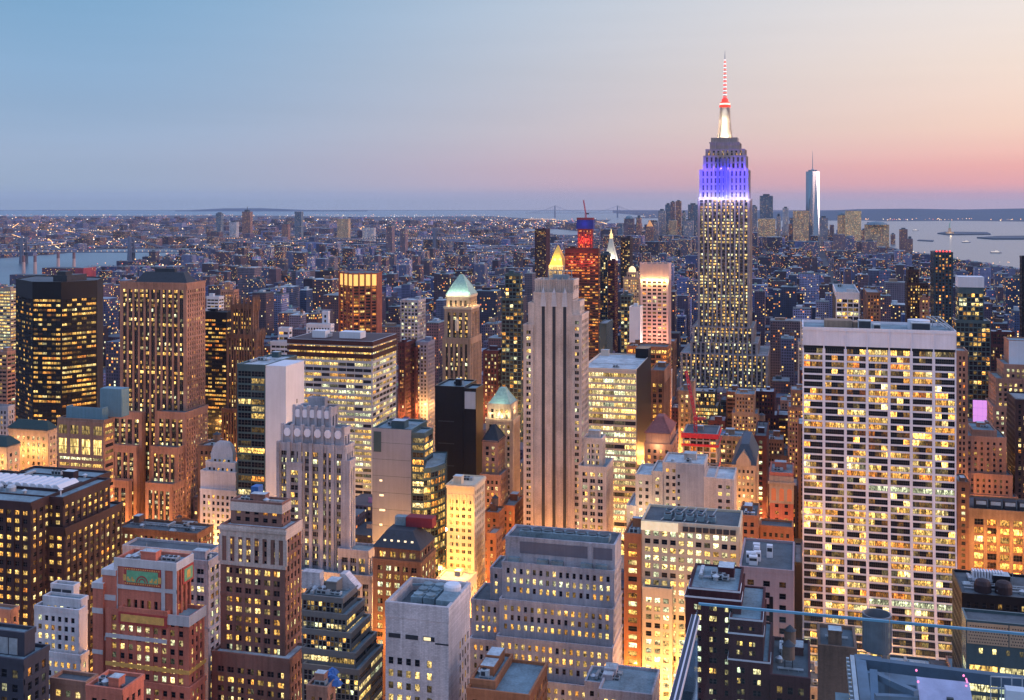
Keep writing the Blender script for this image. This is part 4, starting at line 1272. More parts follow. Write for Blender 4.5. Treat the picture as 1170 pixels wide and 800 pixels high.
m_.build('limestone_attic', LIME, r, (r.location[0], r.location[1], 0))
o0 = bx[0]
m_ = MB(); m_.box(o0[0] - .3, o0[1] + .3, o0[2] - .3, o0[3], o0[4] - 3, o0[4] + .2); m_.build('attic_band', LIME, r, (r.location[0], r.location[1], 0))
m_ = MB(); m_.box(o0[0] + 4, o0[0] + 7, o0[2] + 8, o0[2] + 12, o0[4], o0[4] + 4); m_.build('blue_tarp_box', plain('blue_sheeting', (.03, .12, .35), .6), r, (r.location[0], r.location[1], 0))

# terracotta red tower with a coloured faience panel
fr = ST(bw=3.2, ww=.56, fh=3.45, wh=.62, pd=.5, sd=.2, m=1.6, lit=.55, hue=.78, top=1.0)
frt = ST(bw=2.8, ww=.56, fh=3.45, wh=.76, pd=.9, sd=.15, m=4.0, lit=.35, hue=.7, top=13)
r, bx = bld('terracotta_tower', 'red terracotta brick tower with green and red decorated panel near its top', 'office tower', 385,
            [(132, 201, 220, 648, 0, frt), (117, 132.5, None, 656, .8, blank), (106, 118, None, 671, 1.6, blank), (136, 191, None, 703, 2.4, fr.but(top=7)), (121, 216, 235, 709, 1.9, fr), (104, 217, 236, 790, 3.2, fr)],
            fr, REDB, 800, gear=10, roof=ROOF_T, short='the red terracotta tower', side=fr.but(m=1.2), par=1.2)
o = bx[0]
FP_ = plain('faience_green', (.16, .42, .22), .5); FR_ = plain('faience_red', (.42, .06, .05), .5); FO = plain('faience_gold', (.72, .40, .10), .5)
WST = wall_mat('weathered_white_stone', (.52, .50, .50), .8, .25)
def panel(parent, xa, xb, za, zb_, y, front=True):
    m = MB(); m.box(xa, xb, y - .28, y, za, zb_); p_ = m.build('faience_panel', FR_, parent, (parent.location[0], parent.location[1], 0))
    m = MB(); m.box(xa + 1, xb - 1, y - .36, y - .28, za + .9, zb_ - .9); m.build('panel_field', FP_, p_, (parent.location[0], parent.location[1], 0))
    cx, cz = (xa + xb) / 2, za + 1.1
    m = MB()
    for k in range(10):
        a0, a1 = math.pi * k / 10, math.pi * (k + 1) / 10
        for r0, r1 in ((1.9, 2.4), (1.0, 1.4)):
            m.poly([(cx + r1 * math.cos(a0), y - .40, cz + r1 * math.sin(a0)), (cx + r0 * math.cos(a0), y - .40, cz + r0 * math.sin(a0)), (cx + r0 * math.cos(a1), y - .40, cz + r0 * math.sin(a1)), (cx + r1 * math.cos(a1), y - .40, cz + r1 * math.sin(a1))])
    m.build('rising_disc', FR_, p_, (parent.location[0], parent.location[1], 0))
    for s_ in (-1, 1):
        m = MB()
        for k in range(3):
            c = cx + s_ * (3.6 + k * 1.7)
            m.box(c - .6, c + .6, y - .39, y - .36, cz + .2, cz + 1.0 + (k == 2) * 1.4)
            m.box(c - .3 + s_ * .4, c + .3 + s_ * .4, y - .40, y - .36, cz + 1.0, cz + 1.7)
        m.build('ornament', FO, p_, (parent.location[0], parent.location[1], 0))
    m = MB()
    for k in range(int((xb - xa) / .9)):
        m.box(xa + .25 + k * .9, xa + .7 + k * .9, y - .33, y - .28, za + .2, za + .65); m.box(xa + .25 + k * .9, xa + .7 + k * .9, y - .33, y - .28, zb_ - .65, zb_ - .2)
    m.build('border_tiles', FO, p_, (parent.location[0], parent.location[1], 0))
ww_ = o[1] - o[0]
panel(r, o[0] + ww_ * .16, o[0] + ww_ * .76, o[4] - 7.6, o[4] - 1.6, o[2] - .25)
m_ = MB(); yc = (o[2] + o[3]) / 2
m_.box(o[1] + .1, o[1] + .4, o[2] + 4, o[2] + 11, o[4] - 7.6, o[4] - 1.6, 0); m_.box(o[1] + .4, o[1] + .5, o[2] + 4.8, o[2] + 10.2, o[4] - 6.8, o[4] - 2.4, 1); m_.box(o[1] + .5, o[1] + .56, o[2] + 6.4, o[2] + 8.6, o[4] - 6, o[4] - 3.2, 2)
m_.build('faience_panel', [FR_, FP_, FO], r, (r.location[0], r.location[1], 0))
m_ = MB()
m_.box(o[0] - .4, o[1] + .5, o[2] - .45, o[2] - .1, o[4] - 1.4, o[4] + 1.5); m_.box(o[1] + .05, o[1] + .5, o[2] - .1, o[3], o[4] - 1.4, o[4] + 1.5)
m_.box(o[0] - .3, o[1] + .4, o[2] - .36, o[2] - .1, o[4] - 9.4, o[4] - 8.0)
for xx in (o[0] - .3, o[0] + ww_ * .77, o[1] - 1.0):
    m_.box(xx, xx + 1.4, o[2] - .4, o[2] - .1, o[4] - 22, o[4] - 1.4)
m_.build('white_trim', WST, r, (r.location[0], r.location[1], 0))
for bi, hh in ((1, 3), (2, 2.6)):
    q_ = bx[bi]
    for e_, yb_, za, zb_ in ((.3, q_[3], -.6, 1.4), (.2, q_[2], -9.5, -7.6), (.2, q_[2], -24, -22.5)):
        m_ = MB(); m_.box(q_[0] - e_, q_[1] + .1 - .2 * (e_ < .3), q_[2] - e_, yb_, q_[4] + za, q_[4] + zb_)
        m_.build('white_trim', WST, r, (r.location[0], r.location[1], 0))
q_ = bx[3]
m_ = MB(); m_.box(q_[0], q_[1], q_[2] - .4, q_[2] - .02, q_[4] - 4.4, q_[4] - .4, 0); m_.box(q_[0] + 1, q_[1] - 1, q_[2] - .48, q_[2] - .4, q_[4] - 3.7, q_[4] - 1.1, 1)
m_.build('gold_panel', [FR_, FO], r, (r.location[0], r.location[1], 0))
q4 = bx[4]
m_ = MB(); m_.box(q4[1] - 8.5, q4[1] + .3, q4[2] - .35, q4[2] - .02, q4[4] - 2.2, q4[4] + 1.4); m_.box(q4[1] + .02, q4[1] + .3, q4[2] - .02, q4[3], q4[4] - 2.2, q4[4] + 1.4); m_.box(q4[0], q4[1] - 8.6, q4[2] - .3, q4[2] - .02, q4[4] - 9.0, q4[4] - 7.6)
m_.build('white_trim', WST, r, (r.location[0], r.location[1], 0))
m_ = MB(); m_.box(q4[0] - .1, q4[1] + .2, q4[2] - .2, q4[2] - .02, q4[4] - 19, q4[4] - 17.6, 0); m_.box(q4[1] + .02, q4[1] + .2, q4[2], q4[3], q4[4] - 19, q4[4] - 17.6, 0)
m_.build('gold_band', FO, r, (r.location[0], r.location[1], 0))

# building behind the red tower, with a long cluttered dark roof
gw = pairs.but(bw=4.4, lit=.6, hue=.7)
bld('office_building', 'grey green building with cluttered flat dark roof behind the red terracotta tower', 'office building', 440, [(208, 238, 253, 644), (140, 237, 252, 634, -34)], gw, GREYS, 720, gear=9, roof=ROOF_D, nw=60, D=60, side=gw)
bld('low_building', 'low building under a wide black cluttered roof beyond the dark brown block', 'office building', 560, [(133, 225, 244, 612)], punch.but(lit=.5), BROWN, 640, gear=10, roof=ROOF_D, nw=20, D=45)
# white stepped block
r, bx = bld('stepped_building', 'white stepped building with a louvred roof plant left of the red terracotta tower', 'office building', 425,
            [(58, 84, 91, 672, -8, blank), (49, 92, 101, 688, -3, punch.but(lit=.1)), (39, 90, 99, 700, 0), (36, 92, 102, 752, 2, punch.but(lit=.8))], punch.but(bw=3.2, fh=4.0, lit=.5), WHITES, 790, gear=0, roof=ROOF_T, nw=60)
o = bx[0]
m_ = MB()
for a_ in range(2):
    for q in range(2): m_.box(o[0] + .6 + q * (o[1] - o[0] - 1) / 2, o[0] + (q + 1) * (o[1] - o[0] - 1) / 2, o[2] - .15, o[2], o[4] - 5 + a_ * 2.2, o[4] - 3.2 + a_ * 2.2)
m_.build('louver', DARKM, r, (r.location[0], r.location[1], 0))
r, bx = bld('stepped_building', 'dark slate-coloured building with roof plant in the bottom left corner', 'office building', 330,
            [(-14, 28, 41, 727, -4, blank), (-30, 27, 57, 758, 0)], punch.but(bw=3.6, fh=4.2, lit=.4), wall_mat('dark_slate_wall', (.05, .05, .065), .6, .2), 800, gear=0, nw=40, roof=ROOF_T)
o = bx[0]
m_ = MB()
for q in range(3): m_.box(o[0] + 1 + q * 3.4, o[0] + 4 + q * 3.4, o[2] - .15, o[2], o[4] - 6, o[4] - 1)
m_.build('louver', GALV, r, (r.location[0], r.location[1], 0))
bld('brick_building', 'low red brick building with pink-lit roof machinery at the bottom left', 'building', 320, [(98, 140, 165, 792)], punch.but(lit=.3), REDB, 800, gear=4, nw=20, roof=ROOF_D, D=25)
bld('brick_building', 'low red brick building with square lit windows left of the red terracotta tower foot', 'building', 345, [(57, 98, 112, 783)], punch.but(bw=3.6, lit=.8), PINKB, 800, gear=2, nw=20, roof=ROOF_D, D=20)
bld('brick_building', 'flat-roofed brown brick block between the black tower and the white stepped building', 'building', 440, [(-20, 12, 22, 700)], punch, PINKB, 740, gear=2, nw=20)

# black glass ziggurat
zg = ST(bw=1.5, ww=.82, fh=1.75, wh=.84, pd=.28, sd=.24, m=.3, lit=.22, hue=.7, top=1.0)
zlit = ribbon.but(bw=9, ww=.98, fh=3.5, wh=.52, pd=.28, sd=.24, m=.3, lit=.55, nx=7, top=1.2, hue=.75)
r, bx = bld('stepped_building', 'dark glass stepped building with pale grid lines and blue terraces', 'office building', 378,
            [(345, 391.5, 409, 687, 0), (345, 396, 417, 706, 2.4), (345, 401, 424, 727, 4.8), (345, 406, 431, 750, 7.2, [zlit.but(lit=.5), zlit, blank, blank]), (346, 410, 438, 769, 9.6)], zg, wall_mat('pale_bronze_frame', (.16, .15, .14), .5, .15), 800,
            gear=9, roof=ROOF_T, short='the dark glass stepped building', side=zlit)
o = bx[0]
m_ = MB(); m_.hexa([(o[0] + 9, o[2] + 12, o[4]), (o[0] + 16, o[2] + 12, o[4]), (o[0] + 16, o[2] + 16, o[4]), (o[0] + 9, o[2] + 16, o[4])], [(o[0] + 9, o[2] + 12, o[4] + 5), (o[0] + 11, o[2] + 12, o[4] + 5), (o[0] + 11, o[2] + 16, o[4] + 5), (o[0] + 9, o[2] + 16, o[4] + 5)])
m_.box(o[0] - 4, o[0] + 3, o[2] + 8, o[3] - 2, o[4], o[4] + 6)
m_.build('bulkhead', CONC, r, (r.location[0], r.location[1], 0))

# pale concrete block with an open roof
r, bx = bld('concrete_block', 'pale concrete block with few windows and an open-topped roof well', 'office building', 360,
            [(440.5, 512.5, 537.5, 709)], blank, CONC, 800, gear=0, roof=ROOF_D, short='the pale concrete block', par=.3)
o = bx[0]
m_ = MB(); e = 1.0
zt = o[4]
for (xa, xb, ya, yb_) in ((o[0] - .15, o[1] + .15, o[2] - .15, o[2] + e), (o[0] - .15, o[0] + e, o[2] + e, o[3] - e), (o[1] - e, o[1] + .15, o[2] + e, o[3] - e), (o[0] - .15, o[1] + .15, o[3] - e, o[3] + .15)):
    m_.box(xa, xb, ya, yb_, zt - .8, zt + 4.2)
m_.build('parapet_wall', CONC, r, (r.location[0], r.location[1], 0))
m_ = MB()
for i in range(3):
    for j in range(2):
        xa, ya = o[0] + 6 + j * 4.4, o[2] + 8 + i * 5
        m_.box(xa, xa + 4, ya, ya + 4.4, zt, zt + 3.6)
        m_.lathe(xa + 2, ya + 2.2, [(1.7, zt + 3.6), (1.7, zt + 4.3)], 14)
m_.build('cooling_tower', ROOF_T, r, (r.location[0], r.location[1], 0))
m_ = MB(); m_.box(o[0] + 16, o[0] + 22, o[2] + 5, o[2] + 14, zt, zt + 4.4); m_.build('bulkhead', ROOF_T, r, (r.location[0], r.location[1], 0))
m_ = MB(); m_.lathe(o[1] - 4, o[3] - 8, [(3, zt), (3, zt + 5.5), (2.4, zt + 6.2)], 18); m_.build('tank', PALEW, r, (r.location[0], r.location[1], 0))
m_ = MB(); m_.bar((o[0] + 2, o[2] + 3, zt + 3), (o[0] + 7, o[2] + 1.2, zt + 3), .6); m_.bar((o[0] + 2, o[3] - 4, zt + 3), (o[0] + 14, o[3] - 1.5, zt + 3.4), .6); m_.build('brace', ROOF_T, r, (r.location[0], r.location[1], 0))
W_ = o[1] - o[0]
wv = []
rq = random.Random(2)
for j, fx in enumerate((.09, .23, .37, .51, .70)):
    for i in range(16):
        lv = rq.uniform(.5, 1) if rq.random() < (.95 if j == 4 else .38) else .04
        if i == 0 and j < 4: lv = .0
        wv.append((o[0] + W_ * fx, o[2] + .3, zt - 15.2 - i * 4.1, (1, 0), (0, -1), 1.7, 2.2, lv, .72, rq.random(), 1))
for j in range(4):
    for i in range(16):
        wv.append((o[1] - .3, o[3] - 3 - j * 3.0, zt - 13 - i * 4.1, (0, 1), (1, 0), 1.1, 2.4, .5 if rq.random() < .2 else 0, .5, rq.random(), 1))
m_ = MB()
for (x, y, z, t_, n_, w_, h_, lv, hu, se, nx) in wv:             # stone reveals round each opening
    if n_ == (0, -1):
        for s_ in (-1, 1): m_.box(x + s_ * (w_ / 2 + .09) - .09, x + s_ * (w_ / 2 + .09) + .09, o[2] - .1, o[2] + .2, z - h_ / 2, z + h_ / 2 + .15)
m_.build('window_reveal', CONC, r, (r.location[0], r.location[1], 0))
put_windows([(x, y - .34 if n_ == (0, -1) else y, z, t_, n_, w_, h_, lv, hu, se, nx) if n_ == (0, -1) else (x + .34, y, z, t_, n_, w_, h_, lv, hu, se, nx) for (x, y, z, t_, n_, w_, h_, lv, hu, se, nx) in wv], r, 100, 800)
m_ = MB()
for a_, b_2 in ((.05, .24), (.32, .52), (.60, .78)):
    m_.box(o[0] + W_ * a_, o[0] + W_ * b_2, o[2] - .06, o[2] + .1, zt - 7.6, zt - 6.1)
m_.box(o[0] + W_ * .79, o[1], o[2] - .05, o[2] + .1, zt - 8.4, zt - 7.9)
m_.build('slot_opening', DARKM, r, (r.location[0], r.location[1], 0))
m_ = MB(); m_.box(o[0] + W_ * .61, o[0] + W_ * .72, o[2] - .1, o[2] - .06, zt - 7.4, zt - 6.3); m_.build('lit_slot', plain('lit_interior', (.8, .7, .4), .5, 0, (1, .8, .4), .9), r, (r.location[0], r.location[1], 0))

# wide grey stepped slab
gs = ST(bw=2.75, ww=.46, fh=3.65, wh=.6, pd=.55, sd=.5, m=1.2, lit=.85, hue=.66, top=1.6, base=1.2)
r, bx = bld('stepped_slab', 'wide grey stone slab of stacked stepped tiers with rows of small lit windows', 'office building', 430,
            [(577.5, 702.5, 710, 625, -2, blank), (573.5, 702, 710, 655, 0), (570.5, 701, None, 699, 3), (567, 700, None, 743, 6), (565, 699, None, 790, 9), (560, 573.4, None, 652, -3), (538.5, 572, None, 690, 1), (536.5, 570, None, 735, 4)], gs, GREYS, 790,
            gear=0, roof=ROOF_D, D=26, short='the wide grey stepped slab', par=.9)
o = bx[0]
m_ = MB(); z0, z1 = bx[1][4] + .9, o[4]
m_.box(o[0] + 6, o[1] - 11, o[2] - .12, o[2] + .1, z1 - 5.5, z1 - .9, 0); m_.box(o[1] - 8.6, o[1] - 1, o[2] - .12, o[2] + .1, z1 - 5.5, z1 - .9, 0)
m_.build('louver_band', wall_mat('grey_louvre', (.14, .14, .17), .6, .2), r, (r.location[0], r.location[1], 0))
m_ = MB()
for q in range(7):
    xa = o[0] + 1.5 + q * (o[1] - o[0] - 3) / 7
    if q % 3 != 1: m_.box(xa, xa + 4.6, o[2] - 1.7, o[2] - .2, bx[1][4] + .05, bx[1][4] + 2.6)
m_.build('terrace_units', ROOF_T, r, (r.location[0], r.location[1], 0))
m_ = MB(); m_.box(o[1] - 10.3, o[1] - 9.1, o[2] - .6, o[2] + .2, bx[4][4], z1 + .8); m_.build('pier', GREYS, r, (r.location[0], r.location[1], 0))
for q in range(8):                                               # row of roof cooling units with round fans
    m_ = MB(); xa = o[0] + 5 + q * (o[1] - o[0] - 8) / 8
    m_.box(xa, xa + 4.6, o[2] + 3, o[2] + 9, z1, z1 + 2.4); m_.lathe(xa + 2.3, o[2] + 6, [(1.9, z1 + 2.4), (1.9, z1 + 3.0)], 14, 1)
    m_.box(xa, xa + .3, o[2] + 2.9, o[2] + 3, z1, z1 + 3.4); m_.box(xa, xa + 5.2, o[2] + 2.7, o[2] + 2.9, z1 + 3.2, z1 + 3.5)
    m_.build('cooling_unit', [ROOF_T, DARKM], r, (r.location[0], r.location[1], 0))
lamp('floodlight', (o[1] + 14, o[2] - 2, 70), (1, .42, .16), 30000, 1.5, r)  # added warm side light in mid-air, to brighten the right face

# yellow floodlit tower between
yt = ST(bw=3.5, ww=.56, fh=3.7, wh=.5, pd=.4, sd=.36, m=1.0, lit=.55, n=2, hue=.6, top=7)
r, bx = bld('office_tower', 'tower glowing yellow from floodlights, with cream corniced top, left of the wide grey slab', 'office tower', 560, [(510.5, 542, 554.5, 557)], yt, CREAM, 690, gear=2, tanks=0, roof=ROOF_L, short='the yellow floodlit tower', side=punch.but(lit=.25))
o = bx[0]
cornice(r, o, o[4] + .5, CREAM)
m_ = MB()
for q in range(8):
    xx = o[0] + (o[1] - o[0]) * (q + .5) / 8
    m_.box(xx - .35, xx + .35, o[2] - .35, o[2], o[4] - 11, o[4] - 4)
m_.build('pilaster', CREAM, r, (r.location[0], r.location[1], 0))
for q in range(3):
    for zq in (45, 75, 100):
        lamp('floodlight', (o[0] + (o[1] - o[0]) * (q + .5) / 3, o[2] - 9, zq), (1, .46, .07), 6500, .6, r)
bld('office_block', 'low amber terrace block at the foot of the yellow floodlit tower', 'office building', 540, [(497, 534, 545, 668)], cl.but(lit=1, lv=1.2), CREAM, 690, gear=1, nw=20, roof=ROOF_L, D=14)

# brown block with slate mansard and round dormers
mb_ = pairs.but(bw=4.4, ww=.62, lit=.85, fh=3.9, hue=.78, top=2)
r, bx = bld('mansard_block', 'brown stone block with black mansard roof and five small lit dormers', 'office building', 500,
            [(428, 480, 496, 631, 0, mb_.but(top=1)), (426, 481, 498, 645, 1)], mb_, BROWN, 700, gear=0, short='the mansard-roofed block')
o = bx[0]
m_ = MB(); e = 5.5
m_.hexa([(o[0] - .8, o[2] - .8, o[4] + .9), (o[1] + .8, o[2] - .8, o[4] + .9), (o[1] + .8, o[3], o[4] + .9), (o[0] - .8, o[3], o[4] + .9)], [(o[0] + 4, o[2] + e, o[4] + 7.5), (o[1] - e, o[2] + e, o[4] + 7.5), (o[1] - e, o[3] - e, o[4] + 7.5), (o[0] + 4, o[3] - e, o[4] + 7.5)])
mr = m_.build('mansard_roof', SLATE, r, (r.location[0], r.location[1], 0))
LITW = plain('lit_dormer', (.8, .7, .5), .5, 0, (1, .82, .5), 1.2)
for q in range(5):
    cx = o[0] + (o[1] - o[0]) * (.2 + .15 * q)
    m_ = MB(); m_.lathe(cx, o[2] + 2.6, [(.95, o[4] + 2.6), (.95, o[4] + 4), (.1, o[4] + 4.8)], 10, 0); m_.build('dormer', SLATE, mr, (r.location[0], r.location[1], 0))
    m_ = MB(); m_.box(cx - .55, cx + .55, o[2] + 1.5, o[2] + 1.7, o[4] + 2.8, o[4] + 4.1); m_.build('dormer_window', LITW, mr, (r.location[0], r.location[1], 0))
m_ = MB(); m_.box(o[0] + 11, o[0] + 24, o[3] - 8, o[3] - 2, o[4] + 7.5, o[4] + 12); m_.build('bulkhead', wall_mat('red_panel', (.22, .03, .04), .7, .2), r, (r.location[0], r.location[1], 0))
m_ = MB(); m_.box(o[0] + 5, o[0] + 10.5, o[3] - 7, o[3] - 3, o[4] + 7.5, o[4] + 11.5); m_.build('air_handler', ROOF_T, r, (r.location[0], r.location[1], 0))

# grey blank wall with a glass corner
cg = curtain.but(bw=5.5, ww=.96, fh=3.9, wh=.66, nx=3, lit=.75, hue=.62, top=2)
r, bx = bld('glass_tower', 'tower of blank grey wall panels and a golden-lit glass corner', 'office tower', 590, [(426, 470, None, 493, 0, blank), (470.2, 485, 495, 497, .3)], cg, GLASSG, 610, gear=3, roof=ROOF_T, D=26, short='the grey panel and glass tower', nw=60)
o = bx[0]
m_ = MB(); m_.box(o[0] - .2, o[1], o[2] - .3, o[2], 20, o[4] + .8, 0); m_.box(o[0] + .6, o[0] + 5, o[2] - .4, o[2] - .3, o[4] - 12, o[4] - 1, 1)
for q in range(10): m_.box(o[0] - .2, o[1], o[2] - .34, o[2] - .3, o[4] - 7 - q * 9, o[4] - 6.85 - q * 9, 1)
m_.build('panel_wall', [wall_mat('mid_grey_panel', (.27, .28, .32), .6, .15), GLASSG], r, (r.location[0], r.location[1], 0))
m_ = MB()
for q in range(8): m_.box(o[0] + 4, o[0] + 5.6 + (q % 3) * .8, o[2] - .38, o[2] - .34, o[4] - 28 - q * 8, o[4] - 27 - q * 8)
m_.build('slot_window', LITW, r, (r.location[0], r.location[1], 0))
arc = [(484 + 25 * q / 3, 574 + 12 * (q / 3) ** 2) for q in range(4)]
r, fp, z1 = poly_tower('glass_building', 'lower curved glass building reflecting gold light beside the grey panel tower', 'office building', arc + [(511, 612), (491, 612)], 536, [cg.but(bw=2.3, m=.2, nx=2, lit=.85, hue=.5)] * 3 + [blank] * 3, GLASSG, 640, nw=50, roof=ROOF_T, par=.6)

# orange brick group right of the yellow tower
bld('brick_building', 'orange-lit brick building stepped behind the yellow floodlit tower', 'office building', 600, [(553, 570, 577, 588), (551, 573, 581, 622, 3)], punch.but(lit=.35), ORNG, 680, gear=1, nw=30, tanks=1)
bld('brick_building', 'tall orange brick building just left of the striped limestone tower foot', 'office building', 640, [(572, 588, 599, 580)], punch.but(lit=.4), ORNG, 650, gear=2, nw=30)
bld('brick_building', 'small orange brick building beside the roof of the wide grey slab', 'office building', 560, [(556, 567, 574, 612)], punch.but(lit=.2), ORNG, 680, gear=1, nw=10)

# bottom edge pieces
bld('low_roof_building', 'low building with teal flat roofs at the bottom between the grey slab and yellow facade', 'building', 395, [(668, 712, None, 786, -8), (684, 745, None, 797)], punch, GREYS, 800, gear=16, nw=0, roof=ROOF_T, D=22)
bld('low_roof_building', 'low orange-walled building with a teal plant roof right of the pale concrete block', 'building', 350, [(537, 566, None, 782), (533, 605, None, 798, 3)], punch.but(lit=.3), ORNG, 800, gear=14, nw=0, roof=ROOF_T, D=22)
r, bx = bld('low_roof_building', 'small building with blue-tarped roof between brown foreground tower and stepped dark glass building', 'building', 345, [(350, 374, 384, 789)], punch, PINKB, 800, gear=3, nw=0, roof=ROOF_T, D=18)
o = bx[0]
m_ = MB()
rq = random.Random(8)
for q in range(7):
    xa, ya = o[0] + 1 + rq.random() * 6, o[2] + 1 + rq.random() * 10
    m_.hexa([(xa, ya, o[4]), (xa + 3, ya, o[4]), (xa + 3, ya + 3, o[4]), (xa, ya + 3, o[4])], [(xa + .5, ya + .4, o[4] + 1.4), (xa + 2, ya + .8, o[4] + 1.9), (xa + 2.4, ya + 2.2, o[4] + 1.2), (xa + .6, ya + 2.5, o[4] + 1.6)])
m_.build('tarpaulin', plain('blue_sheeting', (.03, .12, .35), .6), r, (r.location[0], r.location[1], 0))

# ------------------------------------------------------------------ right of the middle, near to far
# bright facade with a dark roof terrace
ye = ST(bw=3.7, ww=.66, fh=3.65, wh=.6, pd=.4, sd=.36, m=.8, lit=.97, hue=.86, top=3.4, lv=1.25, n=1)
r, bx = bld('office_block', 'wide facade packed with bright yellow windows under a dark roof terrace', 'office building', 470,
            [(733, 845, None, 605, 0), (734, 768, None, 676, 5, ye), (787, 838, None, 690, 3, ye)], ye, CREAM, 740, gear=0, D=26, roof=ROOF_D, short='the bright yellow-windowed facade')
o = bx[0]
m_ = MB()
m_.box(o[0] - .15, o[0] + 16, o[2] - .6, o[2] - .1, o[4] - 3.2, o[4] + .6)
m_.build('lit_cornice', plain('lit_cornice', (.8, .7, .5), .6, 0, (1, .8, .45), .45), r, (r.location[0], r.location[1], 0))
m_ = MB()
for q in range(8): m_.box(o[0] + 18 + q * 2.9, o[0] + 20.4 + q * 2.9, o[2] - .62, o[2] - .55, o[4] - 2.6, o[4] - .4)
m_.build('terrace_opening', DARKM, r, (r.location[0], r.location[1], 0))
for q in range(9):
    m_ = MB(); xa = o[0] + 9 + (q % 5) * 4.8; ya = o[2] + 6 + (q // 5) * 7
    m_.box(xa, xa + 3.4, ya, ya + 3.8, o[4] + .3, o[4] + 2.4); m_.lathe(xa + 1.7, ya + 1.9, [(1.3, o[4] + 2.4), (1.3, o[4] + 2.9)], 12, 1)
    m_.build('cooling_unit', [ROOF_T, DARKM], r, (r.location[0], r.location[1], 0))
m_ = MB()
for q in range(5): m_.bar((o[0] + 8 + q * 5, o[2] + 4, o[4] + .5), (o[0] + 14 + q * 4.4, o[2] + 16, o[4] + 3.6), .35)
m_.build('roof_pipe', STEEL, r, (r.location[0], r.location[1], 0))
lamp('floodlight', (o[0] + 12, o[2] - 14, 50), (1, .48, .14), 22000, 1, r)
lamp('floodlight', (o[0] + 28, o[2] - 12, 75), (1, .55, .2), 9000, 1, r)
bld('office_block', 'amber-glowing narrow wing left of the bright yellow-windowed facade', 'office building', 480, [(713, 732.6, None, 613)], ye.but(hue=.6, bw=4, lit=.8), ORNG, 740, gear=2, nw=40, D=20)
# beige complex with a blank wall
be = ST(bw=3.3, ww=.5, fh=3.7, wh=.5, pd=.35, sd=.31, m=1.0, lit=.5, n=1, hue=.75, top=2.4)
r, bx = bld('stepped_building', 'beige stone complex with a tall central block showing a large blank grey wall', 'office building', 575,
            [(757, 804.5, None, 533, 0, be), (726, 745, None, 545, 1.0), (744.4, 757.4, None, 541, .6), (804.5, 817, None, 548, .8, blank), (816, 838.5, None, 550, 1.4), (716, 727, None, 580, 2)], be, LIME, 600, gear=4, roof=ROOF_L, D=24, short='the beige complex with a blank wall', tanks=0)
o = bx[0]
m_ = MB(); m_.box(o[0] + 7, o[1] + .1, o[2] - .3, o[2] - .02, o[4] - 60, o[4] + .6); m_.build('blank_wall', wall_mat('rendered_grey_wall', (.33, .33, .36), .85, .35), r, (r.location[0], r.location[1], 0))
put_windows([(o[0] + 8.6, o[2] - .33, o[4] - 6 - i * 3.9, (1, 0), (0, -1), 1.3, 1.9, (.9 if i in (3, 6, 8) else .0), .7, .1 * i, 1) for i in range(10)] , r, 10, 600)
lamp('floodlight', (o[0] - 8, o[2] - 14, 95), (1, .7, .35), 9000, .6, r)
# brown block with a red pyramid roof
r, bx = bld('pyramid_block', 'brown stone block with a dark red pyramid roof over a lit arcade', 'office building', 650,
            [(738, 765, 772, 497, 0, vert.but(bw=2.6, fh=6, wh=.7, lit=.95, top=1)), (736, 767.5, 774, 510, .8)], punch.but(bw=3.6, lit=.25), PINKB, 545, gear=0, nw=40, short='the red pyramid roof')
o = bx[0]
pyramid_roof(r, o[0] - .6, o[1] + .6, o[2] - .6, o[3], o[4] + .6, o[4] + 8.5, REDROOF, .25)
lamp('floodlight', ((o[0] + o[1]) / 2, o[2] - 4, o[4] - 7), (1, .7, .4), 2500, .4, r)
# building site with red netting
r, bx = bld('building_site', 'unfinished concrete frame block wrapped in red netting with orange work lights', 'building site', 720,
            [(780, 819.5, 823, 498)], ST(bw=4.6, ww=.8, fh=3.7, wh=.76, pd=.5, sd=.4, m=.6, lit=.12, nx=2, hue=.3, top=.6), wall_mat('raw_concrete', (.36, .34, .33), .9, .25), 545, gear=1, nw=60, roof=ROOF_D, short='the red-netted building site')
o = bx[0]
NET = plain('red_debris_netting', (.55, .03, .05), .8)
for q, (za, zb_) in enumerate(((1.0, -2.2), (-6, -7.6), (-20, -21.5))):
    m_ = MB(); m_.box(o[0] - .9, o[1] + .9, o[2] - .95, o[2] - .7, o[4] + zb_, o[4] + za); m_.box(o[1] + .7, o[1] + .95, o[2] - .7, o[3], o[4] + zb_, o[4] + za); m_.build('netting', NET, r, (r.location[0], r.location[1], 0))
for q in range(4): lamp('work_lamp', (o[0] + (o[1] - o[0]) * (q + .5) / 4, o[2] - 3, o[4] - 26), (1, .25, .06), 9000, .3, r)
# its crane
cx, cy = o[0] + 8, o[2] + 5
cr = tag(empty('tower_crane', cx, cy, o[4]), 'red luffing crane standing on the unfinished red-netted frame', 'crane')
CR = plain('red_crane_paint', (.62, .03, .06), .5)
def lattice(mb, a, b, w, n_, bw_=.45):
    a, b = np.array(a, float), np.array(b, float)
    d = (b - a) / np.linalg.norm(b - a)
    x = np.cross(d, (0, 1.0, 0)); x /= np.linalg.norm(x)
    y = np.cross(d, x)
    ln = [[a + (x * i + y * j) * w / 2 + (b - a) * k / n_ for k in range(n_ + 1)] for i, j in ((-1, -1), (1, -1), (1, 1), (-1, 1))]
    for q in range(4):
        mb.bar(ln[q][0], ln[q][-1], bw_)
        for k in range(n_):
            mb.bar(ln[q][k], ln[(q + 1) % 4][k + 1], bw_ * .7)
z0 = o[4]
offc = (cx, cy, z0)
m_ = MB(); lattice(m_, (cx, cy, z0), (cx, cy, z0 + 9), 1.8, 4); m_.build('mast', CR, cr, offc)
m_ = MB(); lattice(m_, (cx + .3, cy, z0 + 9), (cx - 6.5, cy + 2, z0 + 41), 1.3, 14); m_.build('jib', CR, cr, offc)
